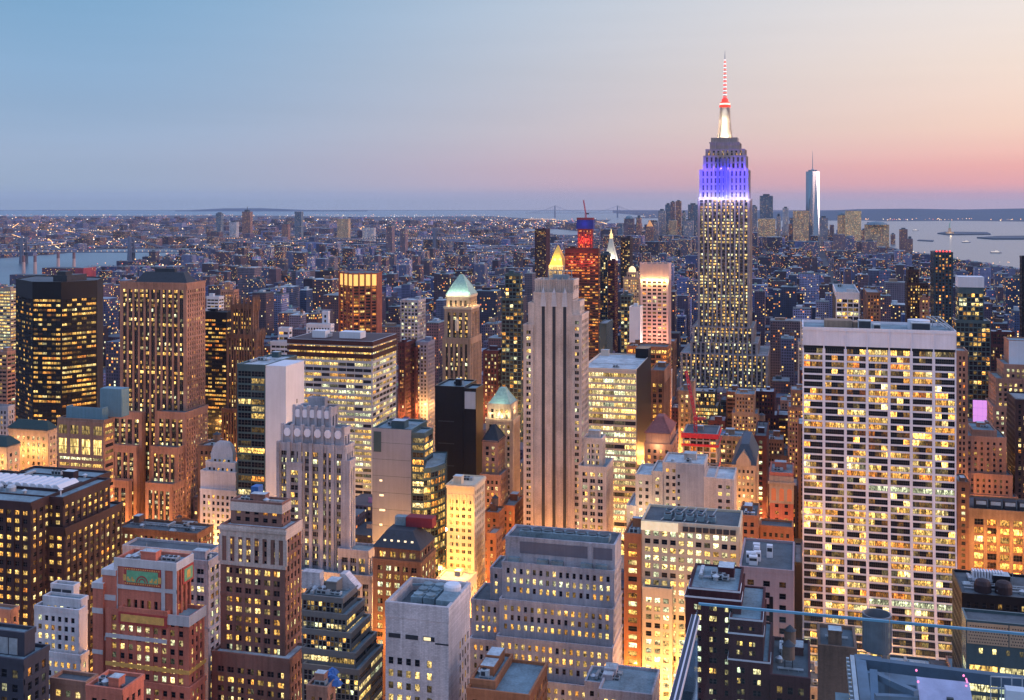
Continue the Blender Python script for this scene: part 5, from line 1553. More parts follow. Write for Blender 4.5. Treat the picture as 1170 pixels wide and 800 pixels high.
m_ = MB(); lattice(m_, (cx, cy, z0 + 9.4), (cx + 7, cy, z0 + 9.8), 1.4, 4); m_.build('counter_jib', CR, cr, offc)
m_ = MB(); m_.box(cx + 5, cx + 7.6, cy - 1, cy + 1, z0 + 7.6, z0 + 9.4); m_.build('counterweight', DARKM, cr, offc)
m_ = MB(); m_.box(cx - 1.3, cx + .9, cy - 1.6, cy + .4, z0 + 8.6, z0 + 11); m_.build('cab', CR, cr, offc)
m_ = MB(); m_.bar((cx + 3, cy, z0 + 16), (cx - 6.3, cy + 2, z0 + 40.6), .12); m_.bar((cx + 3, cy, z0 + 16), (cx + 6, cy, z0 + 10), .2); m_.bar((cx + 3, cy, z0 + 16), (cx + .4, cy, z0 + 10), .4); m_.build('tie', CR, cr, offc)
bld('office_tower', 'slim pale tower with lit front behind the red crane', 'office building', 830, [(775, 789, 792, 448), (789, 793, 795, 437, -3, blank)], punch.but(lit=.5), TAN, 500, gear=1, nw=30)
# gabled stone block
r, bx = bld('gabled_building', 'honey stone building with steep dark slate roof and a pointed gable', 'office building', 640,
            [(836, 863.5, 867, 534)], ST(bw=2.7, ww=.5, fh=3.6, wh=.5, pd=.35, sd=.31, m=.8, lit=.6, hue=.75, top=2), LIMEB, 590, gear=0, nw=70, short='the gabled stone building', D=18)
o = bx[0]
m_ = MB(); xm, zt = (o[0] + o[1]) / 2, o[4]
m_.hexa([(o[0] - .3, o[2] - .3, zt + .9), (o[1] + .3, o[2] - .3, zt + .9), (o[1] + .3, o[3], zt + .9), (o[0] - .3, o[3], zt + .9)], [(o[0] + 5, o[2] + 6, zt + 12), (o[1] - 4, o[2] + 6, zt + 12), (o[1] - 4, o[3] - 6, zt + 12), (o[0] + 5, o[3] - 6, zt + 12)])
m_.build('slate_roof', wall_mat('blue_slate', (.06, .085, .11), .7, .2), r, (r.location[0], r.location[1], 0))
m_ = MB()
m_.poly([(xm - 4.2, o[2] - .5, zt), (xm + 4.2, o[2] - .5, zt), (xm + 4.2, o[2] - .5, zt + 3), (xm, o[2] - .5, zt + 9.5), (xm - 4.2, o[2] - .5, zt + 3)])
m_.poly([(xm + 4.2, o[2] - .5, zt + 3), (xm + 4.2, o[2] + 6, zt + 3), (xm, o[2] + 6, zt + 9.5), (xm, o[2] - .5, zt + 9.5)])
m_.poly([(xm - 4.2, o[2] - .5, zt + 3), (xm, o[2] - .5, zt + 9.5), (xm, o[2] + 6, zt + 9.5), (xm - 4.2, o[2] + 6, zt + 3)])
m_.poly([(xm + 4.2, o[2] - .5, zt), (xm + 4.2, o[2] + 6, zt), (xm + 4.2, o[2] + 6, zt + 3), (xm + 4.2, o[2] - .5, zt + 3)])
m_.poly([(xm - 4.2, o[2] - .5, zt), (xm - 4.2, o[2] - .5, zt + 3), (xm - 4.2, o[2] + 6, zt + 3), (xm - 4.2, o[2] + 6, zt)])
m_.build('gable', LIMEB, r, (r.location[0], r.location[1], 0))
lamp('floodlight', (xm, o[2] - 9, 85), (1, .55, .2), 5000, .6, r)
# dark block with a bright window column
bld('office_building', 'dark brick block with a column of bright windows right of the gabled stone building', 'office building', 760, [(862, 876, 878.5, 500)], punch.but(bw=4.5, ww=.4, lit=.55, hue=.95, lv=1.4), MAROON, 570, gear=1, nw=30, tanks=1, roof=ROOF_D)
# narrow red brick ornate building
r, bx = bld('ornate_building', 'narrow red brick building with arched cream top storeys and cornice', 'office building', 620,
            [(879.5, 906.5, None, 543)], ST(bw=4.3, ww=.38, fh=4.0, wh=.48, pd=.35, sd=.31, m=1.3, lit=.4, hue=.5, top=17), REDB, 615, gear=2, nw=30, D=26, short='the narrow ornate red building')
o = bx[0]
m_ = MB(); m_.box(o[0] - .3, o[1] + .3, o[2] - .3, o[2] - .02, o[4] - 16.5, o[4] - 5.5); m_.box(o[0] - 1, o[1] + 1, o[2] - 1.2, o[2], o[4] - 5.5, o[4] - 4.2); m_.box(o[0] - .3, o[1] + .3, o[2] - .3, o[2], o[4] - 4.2, o[4] - 1)
m_.build('cream_arcade', LIMEB, r, (r.location[0], r.location[1], 0))
for q in range(3):
    cxx = o[0] + (o[1] - o[0]) * (q + .5) / 3
    m_ = MB(); k = 8
    m_.poly([(cxx - 1.3, o[2] - .34, o[4] - 15), (cxx + 1.3, o[2] - .34, o[4] - 15)] + [(cxx + 1.3 * math.cos(math.pi * i / k), o[2] - .34, o[4] - 9.2 + 1.3 * math.sin(math.pi * i / k)) for i in range(k + 1)])
    m_.build('arched_window', plain('warm_red_window', (.2, .04, .03), .4, 0, (1, .25, .08), .35), r, (r.location[0], r.location[1], 0))
# dark maroon apartment block below the glass rail
ap = ST(bw=4.4, ww=.5, fh=3.3, wh=.5, pd=.3, sd=.27, m=1.4, lit=.42, n=2, hue=.8, top=2.0)
r, bx = bld('apartment_block', 'dark maroon brick apartment block with white-edged stepped roof terraces', 'apartment building', 345,
            [(787, 845, None, 678, 0, ap.but(lit=.3, bw=5.2)), (783, 846.5, None, 688, 1.5), (834, 871, None, 711, 6), (832.5, 872, None, 728, 7.2), (832, 879.5, None, 759, 8.6)], ap, MAROON, 800, gear=8, roof=ROOF_T, D=24, short='the maroon apartment block', par=.5)
m_ = MB()
for (x0, x1, y0, y1, z1, s_) in bx:
    m_.box(x0 - .25, x1 + .25, y0 - .25, y0 - .13, z1 + .1, z1 + .6); m_.box(x1 + .13, x1 + .25, y0 - .13, y0 + 8, z1 + .1, z1 + .6); m_.box(x0 - .25, x0 - .13, y0 - .13, y0 + 8, z1 + .1, z1 + .6)
m_.build('white_coping', PALEW, r, (r.location[0], r.location[1], 0))
# pinkish block beyond it with columns of dark glass
r, bx = bld('office_building', 'mauve stone building with dark glass strips and white plant boxes on its roof', 'office building', 430, [(845, 907, None, 655)], ST(bw=5.6, ww=.42, fh=4.6, wh=.5, pd=.6, sd=.4, m=1.2, lit=.06, hue=.5, top=4.0), wall_mat('mauve_stone', (.34, .26, .27), .85, .2), 760, gear=0, nw=60, D=38, roof=ROOF_D, short='the mauve stone building')
o = bx[0]
rq = random.Random(31)
for q in range(7):
    m_ = MB(); xa, ya = o[0] + 2 + rq.random() * 15, o[2] + 5 + rq.random() * 26
    w_, h_ = rq.uniform(1.6, 3.4), rq.uniform(2.4, 5)
    m_.box(xa, xa + w_, ya, ya + w_, o[4], o[4] + h_); m_.box(xa + .2, xa + w_ - .2, ya - .08, ya, o[4] + h_ * .5, o[4] + h_ * .8, 1)
    m_.build('plant_box', [PALEW, DARKM], r, (r.location[0], r.location[1], 0))
for a_, b_2 in ((.25, .33), (.55, .62)):
    m_ = MB(); w_ = o[1] - o[0]; m_.box(o[0] + w_ * a_, o[0] + w_ * b_2, o[2] - .1, o[2] - .01, 10, o[4] - 10); m_.build('glass_strip', BLACK, r, (r.location[0], r.location[1], 0))
bld('brick_building', 'low orange-walled brick building with dark plant left of the white gridded slab', 'building', 540, [(845, 866, 868, 592), (868, 906, None, 605, -12)], punch.but(lit=.15), ORNG, 650, gear=6, nw=20, D=30, roof=ROOF_D)
bld('office_tower', 'black narrow glass tower edge beside the left side of the white gridded slab', 'office tower', 575, [(907.5, 916, None, 645)], blank, BLACK, 750, gear=0, D=34, nw=0)
# low maroon roofs with tanks at the bottom
r, bx = bld('brick_building', 'low maroon brick building with tanks and white units on its roof at the bottom', 'building', 330, [(880, 926, None, 779)], punch.but(lit=.15), MAROON, 800, gear=7, nw=20, D=30, roof=ROOF_D, tanks=2)
bld('brick_building', 'plain brown brick box with a roof frame in front of the white gridded slab', 'building', 300, [(935, 979, None, 745, 0, blank)], blank, BROWN, 800, gear=3, nw=0, D=16, roof=ROOF_D)

# far right
r, bx = bld('beige_building', 'beige stone building with thin vertical ribs and stepped shoulders right of the white gridded slab', 'office building', 700,
            [(1111, 1139, None, 494, -3), (1101, 1150, None, 502, 0), (1098, 1157, None, 545, 2), (1096, 1163, None, 570, 4)], vert.but(bw=3.6, ww=.4, lit=.18, wh=.5), PINKB, 590, gear=2, roof=ROOF_T, short='the beige ribbed building', D=30)
ob = bx[1]
bl = tag(empty('billboard', *PT(1120, 815), 0), 'glowing pink screen standing on a dark roof', 'billboard')
p_ = PT(1120, 815)
zt_, zb_ = ZZ(457, 815), ZZ(485, 815)
m_ = MB(); m_.box(p_[0] - 5.4, p_[0] + 5.4, p_[1], p_[1] + 1.4, zb_, zt_); m_.build('screen_case', DARKM, bl, (p_[0], p_[1], 0))
m_ = MB()
for q in range(3):
    for w_ in range(3): m_.box(p_[0] - 5.1 + q * 3.42, p_[0] - 1.75 + q * 3.42, p_[1] - .1, p_[1] - .02, zb_ + .4 + w_ * 5.9, zb_ + 6.2 + w_ * 5.9)
m_.build('screen', plain('pink_screen', (.3, .1, .3), .4, 0, (.85, .36, .95), .85), bl, (p_[0], p_[1], 0))
m_ = MB(); m_.box(p_[0] - 4, p_[0] - 3, p_[1] + .2, p_[1] + 1.2, 80, zb_); m_.box(p_[0] + 3, p_[0] + 4, p_[1] + .2, p_[1] + 1.2, 80, zb_); m_.build('support', DARKM, bl, (p_[0], p_[1], 0))
bld('office_block', 'dark roofed block carrying the glowing pink screen', 'office building', 800, [(1107, 1140, None, 488)], punch, BROWN, 500, gear=2, nw=0, roof=ROOF_D)
r, bx = bld('stepped_building', 'beige stepped tower with a white top block at the right edge', 'office building', 780,
            [(1153, 1210, None, 392, -8, blank), (1147, 1215, None, 420, 0), (1138, 1220, None, 437, 3), (1135, 1220, None, 470, 5)], punch.but(lit=.6, hue=.8, bw=3.4), PINKB, 570, gear=2, roof=ROOF_T, short='the white-topped stepped tower')
o = bx[0]
m_ = MB(); m_.box(o[0] - .2, o[1], o[2] - .2, o[2] - .01, bx[1][4], o[4] + .6); m_.build('white_block', PALEW, r, (r.location[0], r.location[1], 0))
bld('office_tower', 'dark reddish brown tower with scattered lights at the right edge below the stepped tower', 'office tower', 700, [(1160, 1230, 1150, 458)], punch.but(lit=.35), DKBR, 600, gear=3, nw=40)
orr = ST(bw=6.6, ww=.7, fh=5.0, wh=.7, pd=1.0, sd=.6, m=2.0, lit=.75, nx=3, hue=.45, lv=1.5, top=5, sm=1)
r, bx = bld('office_block', 'blazing amber-lit block with tall arched windows on the far right', 'office building', 640, [(1107, 1190, None, 588, 0)], orr, wall_mat('soot_stone', (.25, .17, .11), .85, .4), 680, spandrel=BROWN, gear=0, roof=ROOF_D, short='the blazing amber block', nw=40)
o = bx[0]
for q in range(4):
    m_ = MB(); xa = o[0] + 4 + q * 8; m_.box(xa, xa + 6.5, o[2] + 3, o[2] + 9, o[4], o[4] + 5.5); m_.box(xa + .5, xa + 6, o[2] + 2.9, o[2] + 3, o[4] + 2.8, o[4] + 4.9, 1); m_.build('roof_house', [DARKM, ROOF_L], r, (r.location[0], r.location[1], 0))
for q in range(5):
    lamp('street_glow_light', (o[0] + 4 + q * 9, o[2] - 12, 22), (1, .36, .06), 30000, .8, r)
    lamp('street_glow_light', (o[0] + 4 + q * 9, o[2] - 10, 60), (1, .40, .08), 6500, .8, r)  # added amber light hanging in mid-air before the facade
bld('office_building', 'narrow brown building with dim windows between the white gridded slab and amber block', 'office building', 650, [(1094, 1107.5, None, 553)], punch.but(lit=.5), BROWN, 690, gear=1, nw=40, D=20)
bld('brick_tower', 'thin brick tower rising just right of the white gridded slab top', 'office tower', 690, [(1092.5, 1106, None, 403)], punch.but(bw=2.2, lit=.25, hue=.25), PINKB, 500, gear=0, nw=40, D=20)
# rooftop machinery building and honeycomb building
r, bx = bld('low_building', 'wide dark roof crowded with machinery right of the white gridded slab foot', 'office building', 440, [(1099, 1215, None, 690)], punch, DARKM if False else BLACK, 760, gear=16, nw=0, D=30, roof=ROOF_D)
o = bx[0]
for q in range(2):
    m_ = MB(); m_.lathe(o[0] + 9 + q * 8, o[2] + 7, [(3.4, o[4]), (3.4, o[4] + 3), (2.6, o[4] + 4.6), (1, o[4] + 5.2)], 16); m_.build('plant_dome', DKBR, r, (r.location[0], r.location[1], 0))
m_ = MB()
for q in range(11): m_.box(o[0] + 7 + q * 1.15, o[0] + 7.7 + q * 1.15, o[2] + 20, o[2] + 24, o[4] + 1, o[4] + 4)
m_.box(o[0] + 6.5, o[0] + 20, o[2] + 19.8, o[2] + 24.3, o[4], o[4] + 1)
m_.build('vent_stack', PALEW, r, (r.location[0], r.location[1], 0))
hc = ribbon.but(bw=9, ww=.94, fh=5.4, wh=.74, lit=1, nx=5, hue=.8, lv=1.2, top=15.5)
r, bx = bld('office_building', 'building with a tan perforated band above gold-lit glass at the lower right', 'office building', 395, [(1104, 1215, None, 721)], hc, GLASSG, 800, gear=0, nw=30, D=12, roof=ROOF_D, short='the perforated band building')
o = bx[0]
m_ = MB()
HCM = wall_mat('tan_perforated_panel', (.5, .33, .2), .7, .15)
for seg in range(2):
    xa = o[0] + .3 + seg * 14.4
    m_.box(xa, xa + 14, o[2] - .35, o[2] - .02, o[4] - 7.6, o[4] + .2)
m_.build('perforated_panel', HCM, r, (r.location[0], r.location[1], 0))
m_ = MB()
for seg in range(2):
    for i in range(15):
        for j in range(6):
            xa = o[0] + .75 + seg * 14.4 + i * .9 + (j % 2) * .45
            m_.quad((xa, o[2] - .37, o[4] - 7 + j * 1.15), (xa + .45, o[2] - .37, o[4] - 7 + j * 1.15), (xa + .45, o[2] - .37, o[4] - 6.55 + j * 1.15), (xa, o[2] - .37, o[4] - 6.55 + j * 1.15))
pf = m_.build('perforation', DKBR, r, (r.location[0], r.location[1], 0)); pf['kind'] = 'stuff'
put_windows([(o[0] + 5 + q * 4.6, o[2] - .1, o[4] - 10, (1, 0), (0, -1), 1.4, 1.9, 1.2 if q in (0, 1, 4) else .1, .75, .13 * q, 1) for q in range(6)], r, 10, 800)
bld('office_tower', 'dark glass tower with red roof beacons on the right in front of the harbour', 'skyscraper', 1200, [(1067, 1089, 1063, 289)], punch.but(lit=.32, hue=.3, bw=3.4, fh=3.4), GLASSB, 372, gear=2, nw=40, roof=ROOF_D, short='the dark beacon tower', D=25)
r, bx = HEROES[-1], root_boxes[[k for k in root_boxes][-1]]
rt = bpy.data.objects[[k for k in root_boxes][-1]]
o = bx[0]
BEAC = plain('red_obstruction_lamp', (.6, .05, .05), .5, 0, (1, .05, .03), 3)
for q in range(5):
    m_ = MB(); xx = o[0] + 3 + q * (o[1] - o[0] - 6) / 4; m_.lathe(xx, o[2] + 2, [(.3, o[4]), (.3, o[4] + 1), (1.0, o[4] + 1.2), (.4, o[4] + 2.6)], 8); m_.build('beacon', BEAC, rt, (rt.location[0], rt.location[1], 0))
r, bx = bld('glass_tower', 'grey green glass tower with a pale blank cap at the right', 'skyscraper', 860, [(1095, 1124, 1092, 318, 0, curtain.but(bw=3.2, lit=.28, top=12)), (1092, 1132, 1088, 367, 3)], curtain.but(bw=3.2, lit=.28), GLASSG, 470, gear=0, nw=60, roof=ROOF_L, short='the pale-capped glass tower', D=30)
o = bx[0]
m_ = MB(); m_.box(o[0] - .3, o[1] + .3, o[2] - .3, o[3], o[4] - 7, o[4] + 1.2); m_.build('pale_cap', PALEW, r, (r.location[0], r.location[1], 0))
r, bx = bld('office_tower', 'dark tower fronted by white concrete columns behind the white gridded slab roof', 'office tower', 900, [(955, 982, 943, 335)], ST(bw=4.8, ww=.84, fh=3.6, wh=.7, pd=.9, sd=.15, m=.5, lit=.45, nx=2, top=5), WHITES, 372, gear=2, nw=60, roof=ROOF_T, D=30, side=blank, short='the white-columned tower')
o = bx[0]
m_ = MB(); m_.box(o[0] - .15, o[0] - .01, o[2] + 1, o[3] - 1, 0, o[4] - 4); m_.build('side_wall', BLACK, r, (r.location[0], r.location[1], 0))
bld('office_tower', 'slender dark apartment tower left of the dark beacon tower', 'apartment building', 1300, [(1037, 1050, 1035, 309), (1036, 1061, 1034, 324, 3)], punch.but(lit=.3), DKBR, 370, gear=1, nw=30, roof=ROOF_D)
bld('office_tower', 'brown apartment tower with an orange light strip right of the white-columned tower', 'apartment building', 1150, [(990, 1006, 986, 335)], punch.but(lit=.35, hue=.3), BROWN, 372, gear=1, nw=30)
bld('office_tower', 'black sliver of a tower cut by the right edge above the stepped tower', 'skyscraper', 900, [(1167.5, 1190, 1165, 294)], punch.but(lit=.15), BLACK, 390, gear=0, nw=0)
bld('office_building', 'small pink brick block beside the slender dark apartment tower', 'apartment building', 1280, [(1052, 1062, 1050, 341)], punch.but(lit=.3), PINKB, 372, gear=1, nw=0)

# ------------------------------------------------------------------ behind the striped tower
def simple(name, label, cat, d, tiers, st, wm, yb, **k):
    return bld(name, label, cat, d, tiers, st, wm, yb, gear=k.pop('gear', 1), nw=k.pop('nw', 30), **k)
r, bx = simple('gilded_tower', 'tower capped by a golden pyramid spire behind the striped limestone tower', 'office tower', 1950, [(627, 643, 648, 304)], punch, LIMEB, 330, short='the golden pyramid', nw=0, gear=0)
o = bx[0]
pyramid_roof(r, o[0] + 1, o[1], o[2], o[3] - 4, o[4], o[4] + 36, GOLD, .04, 'golden_pyramid')
for q in (-1, 1):
    lamp('floodlight', ((o[0] + o[1]) / 2 + q * 9, o[2] - 12, o[4] + 4), (1, .75, .25), 26000, 1, r)
    lamp('floodlight', ((o[0] + o[1]) / 2 + q * 5, o[2] - 4, o[4] + 18), (1, .72, .2), 9000, 1, r)
simple('office_tower', 'broad red brown glass tower with red lit upper floors right of the golden pyramid', 'skyscraper', 1500, [(645.5, 684, 686, 285)], black.but(lit=.45, hue=.25, top=6, fh=3.7), wall_mat('rust_metal', (.085, .03, .028), .5, .2), 430, short='the broad red brown tower', nw=60, roof=ROOF_D)
o = root_boxes[[k for k in root_boxes][-1]][0]
for q in range(3): lamp('floodlight', (o[0] + 8 + q * 14, o[2] - 8, o[4] - 18), (1, .12, .05), 16000, 1, bpy.data.objects[[k for k in root_boxes][-1]])
r, bx = simple('unfinished_tower', 'slim unfinished tower with red lit walls and blue netting under a crane', 'building site', 2000, [(660, 676.5, 678, 262)], vert.but(bw=3, lit=.5, hue=.1), wall_mat('red_painted_frame', (.28, .05, .05), .8, .15), 284, nw=0, gear=0, short='the red unfinished tower')
o = bx[0]
m_ = MB(); m_.box(o[0] - 2, o[1] + 2, o[2] - 2, o[3] + 2, o[4] + .5, o[4] + 17); m_.build('blue_netting', plain('blue_netting', (.02, .03, .22), .8), r, (r.location[0], r.location[1], 0))
m_ = MB(); m_.box(o[0] - 1.5, o[1] + 1.5, o[2] - 1.5, o[3] + 1.5, o[4] + 17, o[4] + 21); m_.build('top_deck', MATS['red_painted_frame'], r, (r.location[0], r.location[1], 0))
for q in (-1, 0, 1): lamp('work_lamp', ((o[0] + o[1]) / 2 + q * 9, o[2] - 7, o[4] - 20), (1, .14, .09), 7000, .5, r)
lamp('work_lamp', ((o[0] + o[1]) / 2, o[2] - 10, o[4] + 10), (.3, .25, 1), 2500, .5, r)
c2 = tag(empty('tower_crane', (o[0] + o[1]) / 2, o[2] + 8, o[4] + 21), 'thin dark crane on top of the slim unfinished red tower', 'crane')
cx, cy, z0 = (o[0] + o[1]) / 2, o[2] + 8, o[4] + 21
m_ = MB(); lattice(m_, (cx, cy, z0), (cx, cy, z0 + 8), 2.4, 3, .6); m_.build('mast', CR, c2, (cx, cy, z0))
m_ = MB(); lattice(m_, (cx, cy, z0 + 8), (cx - 4, cy, z0 + 32), 1.6, 8, .6); m_.build('jib', CR, c2, (cx, cy, z0))
m_ = MB(); m_.box(cx + .5, cx + 6, cy - 1, cy + 1, z0 + 6, z0 + 8.4); m_.build('counterweight', DARKM, c2, (cx, cy, z0))
r, bx = simple('spired_tower', 'pale stone tower with a tall lit pyramid spire and lantern', 'office tower', 2080, [(690.5, 703.5, 706, 298)], punch, WHITES, 330, nw=0, gear=0, short='the pale pyramid spire tower')
o = bx[0]
pyramid_roof(r, o[0], o[1], o[2], o[3], o[4] + .5, o[4] + 42, wall_mat('pale_lead_roof', (.5, .5, .45), .6, .15), .22)
cx, cy = (o[0] + o[1]) / 2, (o[2] + o[3]) / 2
m_ = MB(); m_.lathe(cx, cy, [(3, o[4] + 42), (3, o[4] + 48), (3.6, o[4] + 48.5), (1.6, o[4] + 52), (.3, o[4] + 60)], 10); m_.build('lantern', plain('lit_lantern', (.8, .6, .3), .5, 0, (1, .72, .25), 1.2), r, (r.location[0], r.location[1], 0))
for q in (-1, 1): lamp('floodlight', (cx + q * 8, o[2] - 9, o[4] + 4), (1, .85, .55), 22000, 1, r)
lamp('floodlight', (o[1] + 8, cy, o[4] + 2), (1, .9, .7), 16000, 1, r)
simple('office_tower', 'thin dark red slab in front of the pale pyramid spire tower', 'skyscraper', 1650, [(694.5, 702.5, 706, 299)], black.but(lit=.12, bw=3, top=4), wall_mat('dark_red_cladding', (.10, .02, .025), .6, .2), 400, nw=0, roof=ROOF_D)
simple('office_tower', 'dark blue glass slab tucked between the broad red brown tower and thin red slab', 'skyscraper', 1700, [(685.5, 694, None, 291)], curtain.but(lit=.2, bw=3), GLASSB, 400, nw=0)
simple('apartment_tower', 'teal glass tower left of the narrow blank white tower', 'apartment building', 1150, [(709, 721, 724, 338), (692, 700, None, 366, -60)], curtain.but(lit=.25, bw=3, hue=.6), GLASSG, 420)
simple('office_tower', 'dark tower with lit top floors above the glowing cupola', 'apartment building', 2200, [(709, 720, 723, 272)], punch.but(lit=.3), DKBR, 330, nw=0)
r, bx = simple('domed_tower', 'building with a small glowing cupola left of the pink striped tower', 'office tower', 1500, [(716, 727, None, 312), (712, 731, None, 318, 2)], punch.but(lit=.8), LIMEB, 345, nw=0, gear=0, D=20)
o = bx[0]
m_ = MB(); m_.lathe((o[0] + o[1]) / 2, o[2] + 7, [(5, o[4]), (5, o[4] + 4), (3.6, o[4] + 7), (1, o[4] + 9)], 12); m_.build('cupola', plain('lit_cupola', (.8, .6, .4), .5, 0, (1, .68, .3), 1.2), r, (r.location[0], r.location[1], 0))
simple('apartment_tower', 'dark violet housing slab rising above the golden pyramid on the left', 'apartment building', 2900, [(611, 624, 628.5, 262)], punch.but(lit=.2), MAROON, 290, nw=0)
simple('glass_tower', 'dark teal glass tower with rounded top left of the striped limestone tower', 'office tower', 1000, [(577, 594, 597, 314), (573, 596, 598, 342, 3)], curtain.but(lit=.25, bw=3.4), GLASSG, 430, nw=50)
simple('office_tower', 'white gridded office block right of the amber-crowned tower', 'office tower', 1180, [(457.5, 478, 486.5, 344)], ST(bw=3.6, ww=.66, fh=3.7, wh=.6, pd=.5, sd=.3, m=.6, lit=.35, nx=2, hue=.8, top=2), GREYS, 388, nw=60, roof=ROOF_L, short='the white gridded block')
simple('stepped_building', 'white stepped apartment building in front of the amber-crowned tower', 'apartment building', 1000, [(368, 375, 377, 357, -6), (350, 378, 382, 372, 0)], punch.but(lit=.1), PALEW, 420, roof=ROOF_L)
simple('stepped_building', 'white balconied building above the roof of the slender glass tower', 'apartment building', 900, [(318, 330, 334, 376), (309, 331, 335, 392, 2)], ribbon.but(lit=.15, bw=4), PALEW, 420, roof=ROOF_L)
simple('apartment_tower', 'pale balconied tower with a small dome between brown tower and pinnacled tower', 'apartment building', 1300, [(236, 250, 256, 340)], ribbon.but(lit=.2, bw=5), PALEW, 372, nw=20, roof=ROOF_L)
simple('apartment_tower', 'pink brick tower with stepped top beyond the pale balconied tower', 'apartment building', 1500, [(256, 263, 266, 326), (252, 267, 273, 332, 2)], punch, PINKB, 360, nw=0)
simple('apartment_tower', 'white ribbed apartment tower at the left edge beside the black tower', 'apartment building', 1000, [(-8, 8, 18, 403)], ribbon.but(lit=.2, bw=4), PINKB, 490, nw=30)
simple('office_block', 'beige block with a brightly lit top band at the left edge', 'office building', 1300, [(-20, 12, 19, 331)], ribbon.but(lit=.8, bw=5, lv=1.2), LIMEB, 402, nw=30)
simple('office_building', 'grey low terrace building at the left edge above the hipped roof block', 'office building', 780, [(-20, 9, 17, 466)], punch, GREYS, 490, nw=0)
simple('office_tower', 'dark brick tower with lit windows left of the smaller green pyramid tower', 'apartment building', 1000, [(552, 569, 577, 402)], punch.but(lit=.6, hue=.8), MAROON, 450, nw=40)
simple('apartment_tower', 'pair of narrow red brick apartment shafts right of the broad yellow slab', 'apartment building', 1000, [(455, 463, None, 393), (466, 475, 478, 398, -15)], punch.but(lit=.15), MAROON, 460, nw=0)
simple('apartment_tower', 'slate blue apartment slab left of the taller green pyramid tower', 'apartment building', 1020, [(475, 489, 497, 392)], punch.but(lit=.15), wall_mat('blue_grey_brick', (.2, .21, .28), .85, .2), 450, nw=0)

# ------------------------------------------------------------------ far landmarks
def far_block(name, label, cat, d, xl, xr, yt, col, lit, yb, D=35, group=None, roofc=None, z0=0, crown=None, hero=True):
    X1, Y = PT(xr, d)
    X0 = XY_at(xl, Y)
    z1 = ZZ(yt, d)
    root = empty(name, (X0 + X1) / 2, Y + D / 2)
    tag(root, label, cat, group)
    far_mesh(root, X0, X1, Y, Y + D, z0, z1, col, lit, roofc)
    if hero:
        reg(X0, X1, Y, Y + D, z1, yb)
    return root, (X0, X1, Y, Y + D, z1)
def wall_uv(mb, x0, x1, y0, y1, z0, z1, at, mi=0):
    for (a, b, ln) in (((x0, y0), (x1, y0), x1 - x0), ((x1, y0), (x1, y1), y1 - y0), ((x0, y1), (x0, y0), y1 - y0)):
        mb.quad((*a, z0), (*b, z0), (*b, z1), (*a, z1), mi, [(0, 0), (ln, 0), (ln, z1 - z0), (0, z1 - z0)], at)
def far_mesh(root, x0, x1, y0, y1, z0, z1, col, lit, roofc=None):
    off = (root.location[0], root.location[1], 0)
    mb = MB()
    wall_uv(mb, x0, x1, y0, y1, z0, z1, (0, 0, 0, 0))
    o = mb.build('wall', FAR_OBJ, root, off)
    o.color = (*col, (int(rnd.random() * 16) + min(max(lit, .02), .98)) / 17.0)
    r = MB(); r.box(x0 + .02, x1 - .02, y0 + .02, y1, z1 - .3, z1 + .9)
    r.build('roof', roofc or rnd.choice((ROOF, ROOF_T, ROOF_D, ROOF_L)), root, off)
    return o
GOLD_LIT, PURP, GLS, GRY, BRK, WHT = (.62, .42, .24), (.26, .17, .19), (.16, .22, .28), (.33, .33, .37), (.32, .16, .13), (.6, .58, .6)  # the gold tone is light on the far towers, put into the wall colour
